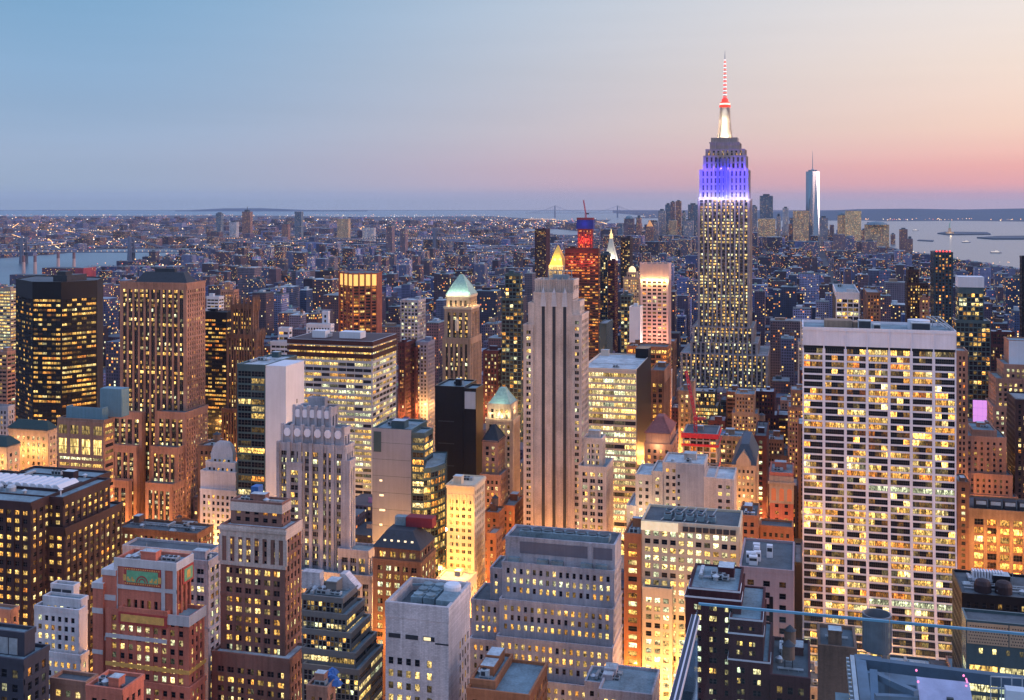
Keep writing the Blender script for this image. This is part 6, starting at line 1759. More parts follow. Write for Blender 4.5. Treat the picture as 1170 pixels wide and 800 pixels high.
dt = [  # downtown and other far towers: name, label, d, left, right, top, colour, lit, lowest row
    ('far_tower', 'tallest slab of the far left downtown group, just left of the tallest tower', 6300, 766, 771, 231, PURP, .5, 262),
    ('far_tower', 'second far downtown slab paired right beside the tallest of that group', 6250, 772, 778, 230, BRK, .6, 262),
    ('far_tower', 'stepped far tower left of the paired far downtown slabs', 6400, 760, 766, 234, GLS, .4, 262),
    ('far_tower', 'grey broad far tower at the left of the paired far downtown slabs', 6200, 752, 760, 241, GRY, .5, 264),
    ('far_tower', 'blue glass far tower close to the left edge of the tallest tower', 6350, 786, 797, 234, GLS, .35, 262),
    ('far_tower', 'lower grey far tower beneath the blue glass one beside the tallest tower', 6000, 781, 792, 252, GRY, .5, 270),
    ('far_tower', 'dark domed far tower left of the downtown group', 6100, 713, 724, 250, PURP, .2, 268),
    ('far_tower', 'far tower with a small orange pyramid left of the downtown group', 6050, 738, 746, 259, BRK, .4, 275),
    ('far_tower', 'twin topped blue far tower right of the tallest tower', 6150, 868, 883, 224, GLS, .35, 250),
    ('far_tower', 'gold-lit broad far block below the twin topped blue far tower', 6000, 866, 886, 250, GOLD_LIT, .95, 270),
    ('far_tower', 'far grey tower against the right edge of the tallest tower', 6200, 858, 865, 236, GRY, .5, 265),
    ('far_tower', 'slim pale far tower with white lit top between gold block and glass spire tower', 6100, 894, 901, 238, WHT, .5, 268),
    ('far_tower', 'amber-lit far block just left of the tall glass spire tower', 5950, 906, 924, 241, GOLD_LIT, .9, 275),
    ('far_tower', 'blue-grey far tower right of the tall glass spire tower', 6000, 936, 946, 249, GRY, .3, 275),
    ('far_tower', 'gold-lit far tower with flat dome beside the harbour', 5900, 957, 967, 246, GOLD_LIT, .85, 270),
    ('far_tower', 'brightest gold far tower with stepped top beside the harbour', 5850, 966, 984, 241, (.8, .58, .3), .97, 268),  # golden light put into the wall colour here too
    ('far_tower', 'wide brown-gold far block with rounded top beside the harbour', 5800, 988, 1016, 257, GOLD_LIT, .7, 275),
    ('far_tower', 'brown brick far tower last in the downtown row by the harbour', 5600, 1028, 1037, 262, BRK, .3, 285),
    ('far_tower', 'lower brown far tower beside the last downtown tower by the harbour', 5500, 1037, 1043, 273, BRK, .3, 287),
    ('far_tower', 'grey far block below the brown-gold block by the harbour', 5300, 985, 1002, 276, PURP, .4, 290),
    ('far_tower', 'dark far block in front of the brightest gold far tower', 5300, 952, 966, 268, PURP, .3, 285),
    ('far_tower', 'dark slab far across the river on the left horizon', 7600, 246.5, 252.5, 244, GLS, .3, 262),
    ('far_tower', 'tall brown far tower with a mast on the left horizon', 7700, 276.5, 286, 242, BRK, .5, 266),
    ('far_tower', 'pale stepped far tower between the two tall far towers on the left horizon', 7500, 262, 270, 254, WHT, .5, 268),
    ('far_tower', 'dark blue far tower standing on the horizon above the white balconied building', 7400, 336.5, 344, 242, GLS, .3, 262),
    ('far_tower', 'far lit frame building on the horizon right of the dark blue far tower', 7200, 385, 398, 250, GOLD_LIT, .6, 268),
    ('far_tower', 'far white lit block on the horizon above the white gridded block', 6600, 414, 427, 261, WHT, .7, 274),
    ('far_tower', 'pink far brick tower near the left foot of the dark blue far tower', 7000, 322, 329, 256, BRK, .4, 268),
    ('far_tower', 'first purple housing slab above the white gridded block far away', 5200, 441, 448, 258, PURP, .25, 285),
    ('far_tower', 'dark purple housing slab far away above the right of the white gridded block', 5000, 457, 463, 262, PURP, .25, 285)]
dt += [('far_tower', f'{a} far tower {b}', 6000 + 40 * i, xl, xr, yt, col, lit, 268) for i, (a, b, xl, xr, yt, col, lit) in enumerate((
    ('slim dark', 'just left of the dark domed far tower', 706, 711, 256, GLS, .3), ('slim brick', 'between the dark domed far tower and the orange pyramid one', 727, 732, 249, BRK, .5),
    ('lower grey', 'right beside the orange pyramid far tower', 747, 752, 254, GRY, .4), ('short bright', 'under the paired far downtown slabs', 764, 773, 252, GOLD_LIT, .6),
    ('slim blue', 'right of the paired far downtown slabs', 779, 783, 243, GLS, .5), ('narrow pale', 'between the twin topped far tower and the slim pale one', 887, 892, 247, WHT, .5),
    ('short brown', 'at the foot of the slim pale far tower', 896, 905, 256, BRK, .6), ('dark narrow', 'directly left of the amber-lit far block', 902, 906, 249, GLS, .3),
    ('bright short', 'at the foot of the glass spire tower', 921, 933, 258, GOLD_LIT, .8), ('slim dark', 'between the blue-grey far tower and the flat-domed one', 948, 953, 257, PURP, .4),
    ('low brick', 'between the brightest gold far tower and the rounded brown-gold block', 984, 990, 263, BRK, .5), ('narrow brown', 'right of the rounded brown-gold far block', 1018, 1023, 268, BRK, .4)))]
DTR = []
for nm, lb, d, xl, xr, yt, col, lit, yb in dt:
    r, o = far_block(nm, lb, 'skyscraper', d, xl, xr, yt, col, lit, yb, group='far downtown towers')
    DTR.append((r, o))
    off = (r.location[0], r.location[1], 0)
    if rnd.random() < .6 and 'flat' not in lb:
        m_ = MB(); m_.box(o[0] + (o[1] - o[0]) * .25, o[0] + (o[1] - o[0]) * .75, o[2] + 6, o[3] - 6, o[4] + .9, o[4] + rnd.uniform(6, 14)); m_.build('bulkhead', ROOF_D, r, off)
    if 'a small orange pyramid' in lb:
        m_ = MB(); m_.lathe((o[0] + o[1]) / 2, o[2] + 17, [(24, o[4] + 1), (2, o[4] + 34)], 4, 0, R(45)); m_.build('pyramid_roof', plain('lit_orange_roof', (.6, .3, .1), .6, 0, (1, .4, .1), .5), r, off)
    if lb.startswith('dark domed') or 'flat dome beside' in lb or 'with rounded top' in lb:
        m_ = MB(); w_ = (o[1] - o[0]) / 2; m_.lathe((o[0] + o[1]) / 2, o[2] + 18, [(w_ * .9, o[4]), (w_ * .8, o[4] + 8), (w_ * .5, o[4] + 15), (w_ * .15, o[4] + 18)], 16); m_.build('dome', ROOF_T, r, off)
    if 'mast' in lb:
        m_ = MB(); m_.box((o[0] + o[1]) / 2 - 1.5, (o[0] + o[1]) / 2 + 1.5, o[2] + 16, o[2] + 19, o[4], o[4] + 36); m_.build('mast', ROOF_D, r, off)
# the far tall glass tower with a spire
X, Y = PT(928.5, 6160)
r = tag(empty('glass_spire_tower', X, Y), 'tall tapering far glass tower with spire, its right side catching the sunset', 'skyscraper')
zt, hw = ZZ(196, 6160), 37
MIRR = plain('mirror_glass', (.35, .42, .5), .12, .85)
m_ = MB()
b8 = [(X + hw * c, Y + hw * s_) for c, s_ in ((-1, -1), (0, -1), (1, -1), (1, 0), (1, 1), (0, 1), (-1, 1), (-1, 0))]
t8 = [(X + hw * c, Y + hw * s_) for c, s_ in ((-.5, -.5), (0, -1), (.5, -.5), (1, 0), (.5, .5), (0, 1), (-.5, .5), (-1, 0))]
for i in range(8):
    j = (i + 1) % 8
    m_.poly([(*b8[i], 0), (*b8[j], 0), (*t8[j], zt), (*t8[i], zt)])
m_.poly([(x, y, zt) for x, y in t8])
m_.build('wall', MIRR, r, (X, Y, 0))
m_ = MB(); m_.box(X - 24, X + 24, Y - 24, Y + 24, zt, zt + 8); m_.build('parapet_ring', STEEL, r, (X, Y, 0))
m_ = MB(); m_.lathe(X, Y, [(9, zt + 8), (9, zt + 12), (2.6, zt + 14), (1.8, zt + 70), (.5, ZZ(172, 6160))], 8); m_.build('spire', GALV, r, (X, Y, 0))
reg(X - hw, X + hw, Y - hw, Y + hw, zt, 268)
LAND.append((928, 193, 265, 'the far glass spire tower', 14))

# bridges
def bridge(name, label, d, pxs, deck_px, ydeck, ytop, w=3.0, sag=True, col=None):
    m = col or plain('bridge_steel', (.16, .18, .24), .6)
    zd, zt = ZZ(ydeck, d), ZZ(ytop, d)
    P = lambda px: PT(px, d)
    p0, p1 = P(deck_px[0]), P(deck_px[1])
    root = tag(empty(name, (p0[0] + p1[0]) / 2, (p0[1] + p1[1]) / 2), label, 'bridge')
    off = (root.location[0], root.location[1], 0)
    mb = MB(); mb.bar((*p0, zd), (*p1, zd), 22, 0, 4.5); mb.build('deck', m, root, off)
    tw = []
    for px in pxs:
        t = P(px); tw.append(t)
        mb = MB()
        for s_ in (-1, 1):
            mb.bar((t[0], t[1] + s_ * 14, 0), (t[0], t[1] + s_ * 11, zt), 7)
            for q in range(2): mb.bar((t[0] - 9 + q * 18, t[1] + s_ * 14, 0), (t[0] - 4 + q * 8, t[1] + s_ * 11, zt), 3)
        for q in range(4): mb.bar((t[0], t[1] - 14, zt * (.45 + .17 * q)), (t[0], t[1] + 14, zt * (.45 + .17 * q)), 4)
        mb.build('tower', m, root, off)
    for s_ in (-1, 1):
        mb = MB()
        ends = [p0] + tw + [p1]
        for i in range(len(ends) - 1):
            a, b = ends[i], ends[i + 1]
            za, zb = (zd if i == 0 else zt), (zd if i == len(ends) - 2 else zt)
            n = 14
            pts = []
            for k in range(n + 1):
                f = k / n
                z = za + (zb - za) * f
                z -= (zt - zd - 5) * 4 * f * (1 - f) * (1.0 if 0 < i < len(ends) - 2 else .25)
                pts.append((a[0] + (b[0] - a[0]) * f, a[1] + (b[1] - a[1]) * f + s_ * 11, z))
            for q in range(n): mb.bar(pts[q], pts[q + 1], w)
            for q in range(1, n): mb.bar(pts[q], (pts[q][0], pts[q][1], zd), w * .4)
        mb.build('cable', m, root, off)
    mb = MB()
    for q in range(40):
        f = q / 39; mb.box(p0[0] + (p1[0] - p0[0]) * f - 1, p0[0] + (p1[0] - p0[0]) * f + 1, p0[1] + (p1[1] - p0[1]) * f - 13, p0[1] + (p1[1] - p0[1]) * f - 12, zd + 3, zd + 6)
    o = mb.build('deck_lamp', plain('deck_lamp_glow', (.8, .6, .4), .5, 0, (1, .6, .3), 1.5), root, off)
    o['kind'] = 'stuff'
    return root
bridge('suspension_bridge', 'steel suspension bridge over the river at the left, behind four chimneys', 4500, (27, 150), (-30, 232), 288, 271)
bridge('suspension_bridge', 'smaller far suspension bridge between housing slabs in the middle distance', 5700, (446, 497), (415, 530), 273, 261, 2.5)
bridge('suspension_bridge', 'faint long suspension bridge on the horizon above the golden pyramid', 16500, (634, 705.5), (600, 740), 243.5, 235, 3.2, col=plain('far_bridge_faded', (.3, .32, .38), .7))  # paler colour stands in for fading with distance
# power station with four chimneys
for i, (px, yt, d) in enumerate(((27, 292, 3350), (40, 292, 3400), (66.5, 288, 3500), (84.5, 288.5, 3550))):
    x, y = PT(px, d)
    ro = tag(empty('chimney', x, y), ('leftmost of the four river chimneys', 'second of the four river chimneys from the left', 'third of the four river chimneys from the left', 'rightmost of the four river chimneys, over the red power station')[i], 'chimney', 'river chimneys')
    zt = ZZ(yt, d)
    m_ = MB(); m_.lathe(x, y, [(6.4, 0), (4.6, zt - 20)], 12); m_.build('shaft', plain('chimney_concrete', (.5, .36, .33), .8), ro, (x, y, 0))
    m_ = MB(); m_.lathe(x, y, [(4.7, zt - 20), (4.5, zt)], 12); m_.build('top_band', plain('chimney_dark_band', (.2, .12, .13), .8), ro, (x, y, 0))
far_block('power_station', 'long maroon power station below the river chimneys', 'power station', 3300, 48, 80, 307, (.2, .06, .08), .5, 322, D=60)
far_block('power_station', 'bright red end block of the power station right of the chimneys', 'power station', 3280, 85.5, 95.5, 306.5, (.5, .06, .07), .05, 322, D=60)
far_block('apartment_block', 'dark long block in front of the power station left part', 'apartment building', 3150, 11, 48, 315, (.12, .10, .16), .2, 325, D=40)
# statue on its island
x, y = PT(1085, 8300)
st_ = tag(empty('statue', x, y), 'tiny green statue on a lit pedestal on the harbour island', 'statue')
m_ = MB(); m_.box(x - 28, x + 28, y - 28, y + 28, 8, 20); m_.hexa([(x - 11, y - 11, 20), (x + 11, y - 11, 20), (x + 11, y + 11, 20), (x - 11, y + 11, 20)], [(x - 8, y - 8, 50), (x + 8, y - 8, 50), (x + 8, y + 8, 50), (x - 8, y + 8, 50)]); m_.build('pedestal', LIMEB, st_, (x, y, 0))
m_ = MB(); m_.lathe(x, y, [(6.5, 50), (6, 60), (4.6, 74), (4.8, 80), (2.2, 83), (2.8, 87), (1.5, 91)], 10); m_.bar((x + 3.5, y, 80), (x + 6.5, y, 97), 2.4); m_.lathe(x + 6.7, y, [(1.6, 96), (2.2, 98), (.4, 103)], 8); m_.build('figure', COPPER, st_, (x, y, 0))
lamp('floodlight', (x, y - 60, 30), (1, .7, .35), 50000, 2, st_)
# boats
for i, (px, py) in enumerate(((1138, 289.5), (1104, 277.5), (1046, 264))):
    x, y, _ = GP(px, py)
    bo = tag(empty('boat', x, y, .8), ('white ferry with lit cabin nearest the shore in the harbour', 'small boat in the middle of the harbour below the statue island', 'distant boat left of the statue island')[i], 'boat')
    k = 26
    m_ = MB(); m_.prism([(x - k, y - 6), (x + k * .7, y - 6), (x + k, y), (x + k * .7, y + 6), (x - k, y + 6)], .8, 5); m_.build('hull', plain('boat_hull', (.2, .2, .22), .6), bo, (x, y, .8))
    m_ = MB(); m_.box(x - k * .8, x + k * .55, y - 5, y + 5, 5, 9.5); m_.box(x - 4, x + 8, y - 3, y + 3, 9.5, 13); m_.build('cabin', plain('lit_boat_cabin', (.8, .75, .7), .5, 0, (1, .75, .45), .5), bo, (x, y, .8))

# ------------------------------------------------------------------ the glass parapet and roof steel of the near building
Yg = PT(797, 21.7)[1]
xg, zg = PT(797, 21.7)[0], ZZ(689.5, 21.7)
gm, gt, gb = new_mat('clear_glass')
gt.nodes.clear()
tr, gs_, mx, fo, oo = N(gt, 'ShaderNodeBsdfTransparent'), N(gt, 'ShaderNodeBsdfGlossy'), N(gt, 'ShaderNodeMixShader'), N(gt, 'ShaderNodeFresnel'), N(gt, 'ShaderNodeOutputMaterial')
tr.inputs[0].default_value = (.88, .94, .97, 1)
gs_.inputs['Roughness'].default_value = .02
fo.inputs[0].default_value = 1.3
L(gt, fo.outputs[0], mx.inputs[0]); L(gt, tr.outputs[0], mx.inputs[1]); L(gt, gs_.outputs[0], mx.inputs[2]); L(gt, mx.outputs[0], oo.inputs[0])
EDGE = plain('glass_edge', (.10, .30, .44), .25)
gr = tag(empty('glass_parapet', xg, Yg, zg - 2.4), 'frameless glass parapet corner with a bright blue top edge at the lower right', 'parapet')
og = (xg, Yg, zg - 2.4)
for q in range(3):
    m_ = MB(); xa = xg + .02 + q * 3.6; m_.box(xa, xa + 3.58, Yg, Yg + .02, zg - 2.4, zg - .03); pn = m_.build('glass_panel', gm, gr, og)
    m_ = MB(); m_.box(xa, xa + 3.58, Yg - .012, Yg + .032, zg - .03, zg + .012); m_.build('top_edge', EDGE, pn, og)
m_ = MB(); m_.box(xg - .01, xg + .012, Yg - 6, Yg - .05, zg - 2.4, zg - .12); m_.build('glass_panel', gm, gr, og)
RAIL = plain('dark_blue_rail', (.012, .026, .05), .6, .0)
m_ = MB(); m_.box(xg - .075, xg - .012, Yg - 6, Yg - .35, zg - .2, zg - .10); m_.box(xg + .014, xg + .068, Yg - 6, Yg - .35, zg - .2, zg - .10); m_.build('side_rail', RAIL, gr, og)
m_ = MB(); m_.box(xg - .012, xg + .014, Yg - 6, Yg - .35, zg - .15, zg - .085); m_.box(xg + .068, xg + .076, Yg - 6, Yg - .35, zg - .2, zg - .092); m_.box(xg - .083, xg - .075, Yg - 6, Yg - .35, zg - .2, zg - .092); m_.build('rail_trim', plain('pale_trim', (.55, .55, .62), .4), gr, og)

BLS = plain('blue_grey_steel', (.055, .10, .15), .5, .1)
BLS2 = plain('blue_grey_panel', (.10, .16, .22), .6)
d = 100
A = lambda px, py, dd=d: (*PT(px, dd), ZZ(py, dd))
vx, vy, _ = A(1002, 735, 112)
zv0, zv1 = ZZ(742, 112), ZZ(701, 112)
pod = tag(empty('rooftop_plant', vx, vy, zv0 - 12), 'blue grey steel roof plant with a round vent and braced frame at the bottom right', 'roof plant')
op = (vx, vy, zv0 - 12)
m_ = MB()
k = 24
m_.lathe(vx, vy, [(1.42, zv0), (1.42, zv1)], k)
m_.f.pop(); m_.f.pop(); m_.m.pop(); m_.m.pop()
n0 = len(m_.v)
m_.lathe(vx, vy, [(1.30, zv1 - 1.2), (1.30, zv1)], k); m_.f.pop(-2); m_.m.pop(-2)
for i in range(k):
    a0, a1 = 2 * math.pi * i / k, 2 * math.pi * (i + 1) / k
    m_.poly([(vx + 1.42 * math.cos(a0), vy + 1.42 * math.sin(a0), zv1), (vx + 1.42 * math.cos(a1), vy + 1.42 * math.sin(a1), zv1), (vx + 1.3 * math.cos(a1), vy + 1.3 * math.sin(a1), zv1), (vx + 1.3 * math.cos(a0), vy + 1.3 * math.sin(a0), zv1)])
for i in range(36):
    a0 = 2 * math.pi * i / 36
    m_.box(vx + 1.43 * math.cos(a0) - .02, vx + 1.43 * math.cos(a0) + .02, vy + 1.43 * math.sin(a0) - .02, vy + 1.43 * math.sin(a0) + .02, zv0, zv1 - .1)
m_.build('round_vent', plain('vent_metal', (.17, .19, .21), .5, .3), pod, op)
m_ = MB(); x0, x1 = PT(978, 108)[0], PT(1009, 108)[0]; yv = PT(978, 108)[1]
m_.box(x0, x1, yv - 1.4, yv + 3, zv0 - 9, zv0); m_.box(x1, x1 + 3.2, yv, yv + 4, zv0 - 9, zv0 - 1.3); m_.build('plant_room', BLS2, pod, op)
for q in range(3):
    m_ = MB(); m_.lathe(x0 + .5 + q * .85, yv - .5, [(.28, zv0), (.28, zv0 + .35), (.42, zv0 + .4), (.1, zv0 + .6)], 10); m_.build('roof_fan', GALV, pod, op)
m_ = MB()
p, q = A(983, 757, 97), A(1175, 781, 91)
m_.bar(p, q, .75, 0, .9)
q2 = (q[0], q[1] + 6, q[2] - .4); p2 = (p[0], p[1] - 6, p[2] - 1.5)
m_.build('main_beam', BLS, pod, op)
m_ = MB(); m_.bar(p, (p[0], p[1] - 10, p[2] - .3), .9, 0, .9); m_.build('side_beam', BLS2, pod, op)
pa, pb = A(1001, 772, 90), A(1047, 793, 86)
m_ = MB(); m_.bar(pa, pb, .5); m_.bar(A(998, 768, 90), A(1000, 815, 86), .6); m_.bar(A(1000, 797, 86), A(1048, 799, 86), .5); m_.build('brace', BLS2, pod, op)
m_ = MB(); m_.bar((p[0] - .7, p[1], p[2]), (p[0] - .7, p[1] - 12, p[2] - .3), .35, 0, 1.2)
for i in range(14): m_.box(p[0] - 1.2, p[0] - .95, p[1] - i * .85 - .15, p[1] - i * .85 + .15, p[2] - .5, p[2] + .3)
m_.build('cable_tray', GALV, pod, op)
c0, c1 = A(1047, 772, 88), A(1107, 780, 87)
m_ = MB(); m_.hexa([(c0[0], c0[1] - 3, c0[2] - 7), (c1[0], c0[1] - 3, c0[2] - 7), (c1[0], c0[1] - .2, c0[2] - 7), (c0[0], c0[1] - .2, c0[2] - 7)], [(c0[0], c0[1] - 2.4, c0[2] - .9), (c1[0], c0[1] - 2.4, c0[2] - .9), (c1[0], c0[1] - .2, c0[2]), (c0[0], c0[1] - .2, c0[2])]); m_.build('lamp_hood', plain('lilac_grey_panel', (.42, .40, .52), .6), pod, op)
m_ = MB(); m_.box(c0[0] + 2, c0[0] + 2.5, c0[1] - 2.5, c0[1] - 2.2, c0[2] - .8, c0[2] - .5); m_.build('hood_fitting', DARKM, pod, op)
PNK = plain('pink_lamp', (.8, .2, .3), .5, 0, (1, .18, .36), 2.2)
for px, py in ((1047, 766), (1049, 779), (1101, 772), (1104, 784)):
    pq = A(px, py, 86.5); m_ = MB(); m_.lathe(pq[0], pq[1], [(.06, pq[2] - .08), (.09, pq[2]), (.05, pq[2] + .08)], 8); m_.build('signal_lamp', PNK, pod, op)
m_ = MB()
for i in range(9):
    pq = A(1106 - abs(i - 4) * .5, 776 + i * 1.6, 86.8); m_.box(pq[0] - .05, pq[0] + .05, pq[1] - .05, pq[1] + .05, pq[2] - .06, pq[2] + .06)
m_.build('neon_ring', PNK, pod, op)
m_ = MB(); s0, s1 = A(1132, 786, 86), A(1180, 789, 86); m_.bar(s0, s1, .12); m_.bar((s0[0], s0[1], s0[2] + .9), (s1[0], s1[1], s1[2] + .9), .08)
for i in range(5): f = i / 4; m_.bar((s0[0] + (s1[0] - s0[0]) * f, s0[1] + (s1[1] - s0[1]) * f, s0[2] - 1.5), (s0[0] + (s1[0] - s0[0]) * f, s0[1] + (s1[1] - s0[1]) * f, s0[2] + .9), .08)
m_.build('handrail', GALV, pod, op)
m_ = MB(); gb0 = A(1150, 789, 85); m_.box(gb0[0], gb0[0] + 1.4, gb0[1], gb0[1] + 1, gb0[2] - 1.2, gb0[2]); m_.build('junction_box', PALEW, pod, op)
m_ = MB(); pw0 = A(1040, 812, 92); m_.box(pw0[0] - 6, pw0[0] + 14, pw0[1] - 14, pw0[1] + 2, 120, pw0[2]); m_.build('roof_deck', ROOF_T, pod, op)
m_ = MB(); m_.box(x0 + .2, x1 + 3, yv - 1.2, yv + 3.8, 120, zv0 - 8.9); m_.build('support_shaft', BLS, pod, op)

# ------------------------------------------------------------------ the rest of the city, lot by lot
WATER_PX = [[(-160, 338), (-20, 333), (50, 327), (92, 310), (130, 304), (168, 301), (176, 294), (216, 290), (216, 284), (120, 285), (60, 291), (-20, 297), (-160, 302)],
            [(1000, 278), (1040, 288), (1075, 296), (1110, 302), (1180, 309), (1330, 320), (1400, 262), (1180, 253.5), (1100, 252.5), (1010, 253), (960, 251), (880, 250), (760, 249.5), (700, 250), (690, 256), (760, 262), (880, 262), (960, 268)],
            [(600, 266), (650, 270), (690, 268), (640, 262), (590, 262)], [(560, 247), (640, 252), (700, 251), (740, 247), (700, 243.5), (560, 243)]]
def inside(px, py, poly):
    c = False
    for i in range(len(poly)):
        (xa, ya), (xb, yb) = poly[i], poly[i - 1]
        if (ya > py) != (yb > py) and px < (xb - xa) * (py - ya) / (yb - ya) + xa:
            c = not c
    return c
def wet(px, py): return any(inside(px, py, w) for w in WATER_PX)
def shore_cap(px, d):                     # nothing this side of the water may rise over it
    cap = 245
    if d < 3400 and px < 100: cap = 318 + (100 - px) * .06
    elif d < 4200 and px < 215: cap = 312 if px < 100 else 303
    if px > 1000 and d < 6500: cap = max(cap, 280 + (px - 1000) * .16)
    if 880 < px < 1000 and d < 5000: cap = max(cap, 262)
    return cap
AVES = [-1280, -1000, -720, -580, -440, -300, -165, 100, 340, 600, 860]
lots = []
rl = random.Random(21)
PAL = [((.27, .15, .12), BROWN), ((.33, .17, .13), PINKB), ((.38, .28, .22), TAN), ((.42, .38, .35), LIME), ((.33, .33, .36), GREYS), ((.58, .56, .57), WHITES), ((.13, .06, .06), MAROON), ((.07, .08, .10), DKBR), ((.12, .17, .22), GLASSB)]
def add_lot(X, w, Y, dp, d):
    px, py, dd = PROJ(X + w / 2, Y, 0)
    if px < -60 or px > 1240 or wet(px, py) or wet(px - 10, py - .6) or wet(px + 8, py):
        return
    f = rl.random()
    if d < 1100: h = rl.uniform(28, 62) if f < .75 else rl.uniform(60, 105)
    elif d < 2300: h = rl.uniform(22, 60) if f < .76 else rl.uniform(55, 125)
    elif d < 4300: h = rl.uniform(13, 30) if f < .84 else rl.uniform(35, 85)
    elif 690 < px < 1010 and 4900 < d < 6300: h = rl.uniform(25, 90) if f < .7 else rl.uniform(80, 150)
    else: h = rl.uniform(8, 17) if f < .93 else rl.uniform(25, 60)
    xa = [PROJ(X, Y, h), PROJ(X + w, Y, h), PROJ(X, Y + dp, h), PROJ(X + w, Y + dp, h)]
    x0, x1, yt = min(q[0] for q in xa), max(q[0] for q in xa), min(q[1] for q in xa)
    cap = shore_cap((x0 + x1) / 2, d)
    for (hx0, hx1, hy0, hy1, p0, p1, pt, hd, yb, hzz) in HEROES:
        if X < hx1 + 2.5 and X + w > hx0 - 2.5 and Y < hy1 + 2.5 and Y + dp > hy0 - 2.5:
            return
        if hd > d and p0 < x1 and p1 > x0:
            cap = max(cap, min(yb, 800))
    if yt < cap:
        dmin = min(q[2] for q in xa[2:])
        h = H - (cap - HZ) * dmin / F * 1.02
        if h < 7:
            return
        yt = cap
    lots.append([d, X, w, Y, dp, h, x0, x1, yt, rl.choice((0, 0, 1, 1, 2, 2, 3, 4, 5, 6, 7, 8)) if d < 2300 else rl.choice((0, 0, 1, 1, 1, 2, 4, 4, 5, 6)), rl.random()])
Y = 300.0
while Y < 12600:
    far_ = Y > 4800
    pitch = 80 if Y < 2400 else (92 if Y < 4800 else 190)
    xa, xb = XY_at(-70, Y), XY_at(1250, Y)
    rows = ((9, 31), (40.5, 31)) if not far_ else ((10, 60), (95, 70))
    for oy, dp in rows:
        X = xa + rl.uniform(0, 10)
        while X < xb:
            w = rl.choice((16, 20, 24, 30, 38)) if Y < 2400 else (rl.choice((16, 22, 30, 40)) if not far_ else rl.choice((35, 50, 70, 90)))
            av = min(AVES, key=lambda q: abs(q - X - w / 2))
            if X < av + 13 and X + w > av - 13:
                X = av + 13.1
                continue
            yy = Y + oy
            if rl.random() < (.96 if not far_ else .8):
                add_lot(X, w - .6, yy + rl.uniform(0, 1.2), dp - 1.8 - rl.uniform(0, 3), DEP(X + w / 2, yy))
            X += w + (0 if rl.random() < .8 else rl.uniform(2, 9))
    Y += pitch
# which lots show, and how large: front-to-back coverage of the picture
cov = np.zeros((400, 585), bool)
todo = [(l[0], 1, i) for i, l in enumerate(lots)] + [(h[7], 0, i) for i, h in enumerate(HEROES)]
todo.sort()
seen = [0] * len(lots)
for d, k, i in todo:
    if k: x0, x1, yt, d_ = lots[i][6], lots[i][7], lots[i][8], d
    else: x0, x1, yt, d_ = HEROES[i][4], HEROES[i][5], HEROES[i][6], d
    yg = HZ + F * H / max(d_, 1)
    a, b, c, e = max(int(x0 / 2), 0), min(int(math.ceil(x1 / 2)), 585), max(int(yt / 2), 0), min(int(yg / 2) + 1, 400)
    if a >= b or c >= e: continue
    blk = cov[c:e, a:b]
    if k: seen[i] = int(blk.size - blk.sum()) * 4
    blk[:] = True
order = sorted(range(len(lots)), key=lambda i: -seen[i])
NEAR_N = 250
single = [i for i in order[:NEAR_N] if seen[i] > 12]
sset = set(single)
CN = ('brown brick', 'reddish brick', 'tan brick', 'pale limestone', 'grey stone', 'white', 'dark maroon', 'dark brown', 'blue-black glass')
used = {}
def filler_label(l, tankk):
    d, X, w, Yv, dp, h, x0, x1, yt, ci, rr = l
    px, py = (x0 + x1) / 2, yt
    hw_ = 'tall' if h > 62 else ('mid-rise' if h > 30 else 'low')
    wd = 'narrow ' if w < 19 else ('broad ' if w > 32 else '')
    cand = sorted(LAND, key=lambda q: math.hypot(q[0] - px, (max(q[1], min(q[2], py)) - py) * 1.6))[:4]
    def rel(c):
        if py > c[2] - 8 and abs(px - c[0]) < c[4] / 2 + 6: return 'below'
        if py < c[1] and abs(px - c[0]) < c[4] / 2 + 8: return 'behind and above'
        s_ = 'left' if px < c[0] else 'right'
        g_ = abs(px - c[0]) - c[4] / 2
        return ('just ' if g_ < 18 else ('a little ' if g_ < 45 else 'well ')) + s_ + ' of'
    base = f"{hw_} {wd}{CN[ci]} building"
    tries = []
    for c in cand[1:]:
        if rel(c) != rel(cand[0]): tries.append(f"{base}{' with a roof tank' if tankk else ''} {rel(cand[0])} {cand[0][3]}, {rel(c)} {c[3]}")
    for c in cand[1:]:
        tries.append(f"{base} {rel(cand[0])} {cand[0][3]} and {rel(c)} {c[3].replace('the ', '', 1)}")
    for c in cand:
        tries.append(f"{base}{' with a roof tank' if tankk else ''} {rel(c)} {c[3]}")
    for c in cand[1:]:
        tries.append(f"{base} {rel(cand[0])} {cand[0][3].replace('the ', '', 1)}, {rel(c)} {c[3]}")
    for t in tries:
        if t not in used and len(t.split()) <= 16:
            used[t] = 1
            return t, None
    for wd_ in ('higher', 'lower', 'further', 'nearer', 'third', 'fourth', 'fifth'):
        t = f"{base} {rel(cand[0])} {cand[0][3]}, the {wd_} one"
        if t not in used and len(t.split()) <= 16:
            used[t] = 1
            return t, None
    return tries[0], None
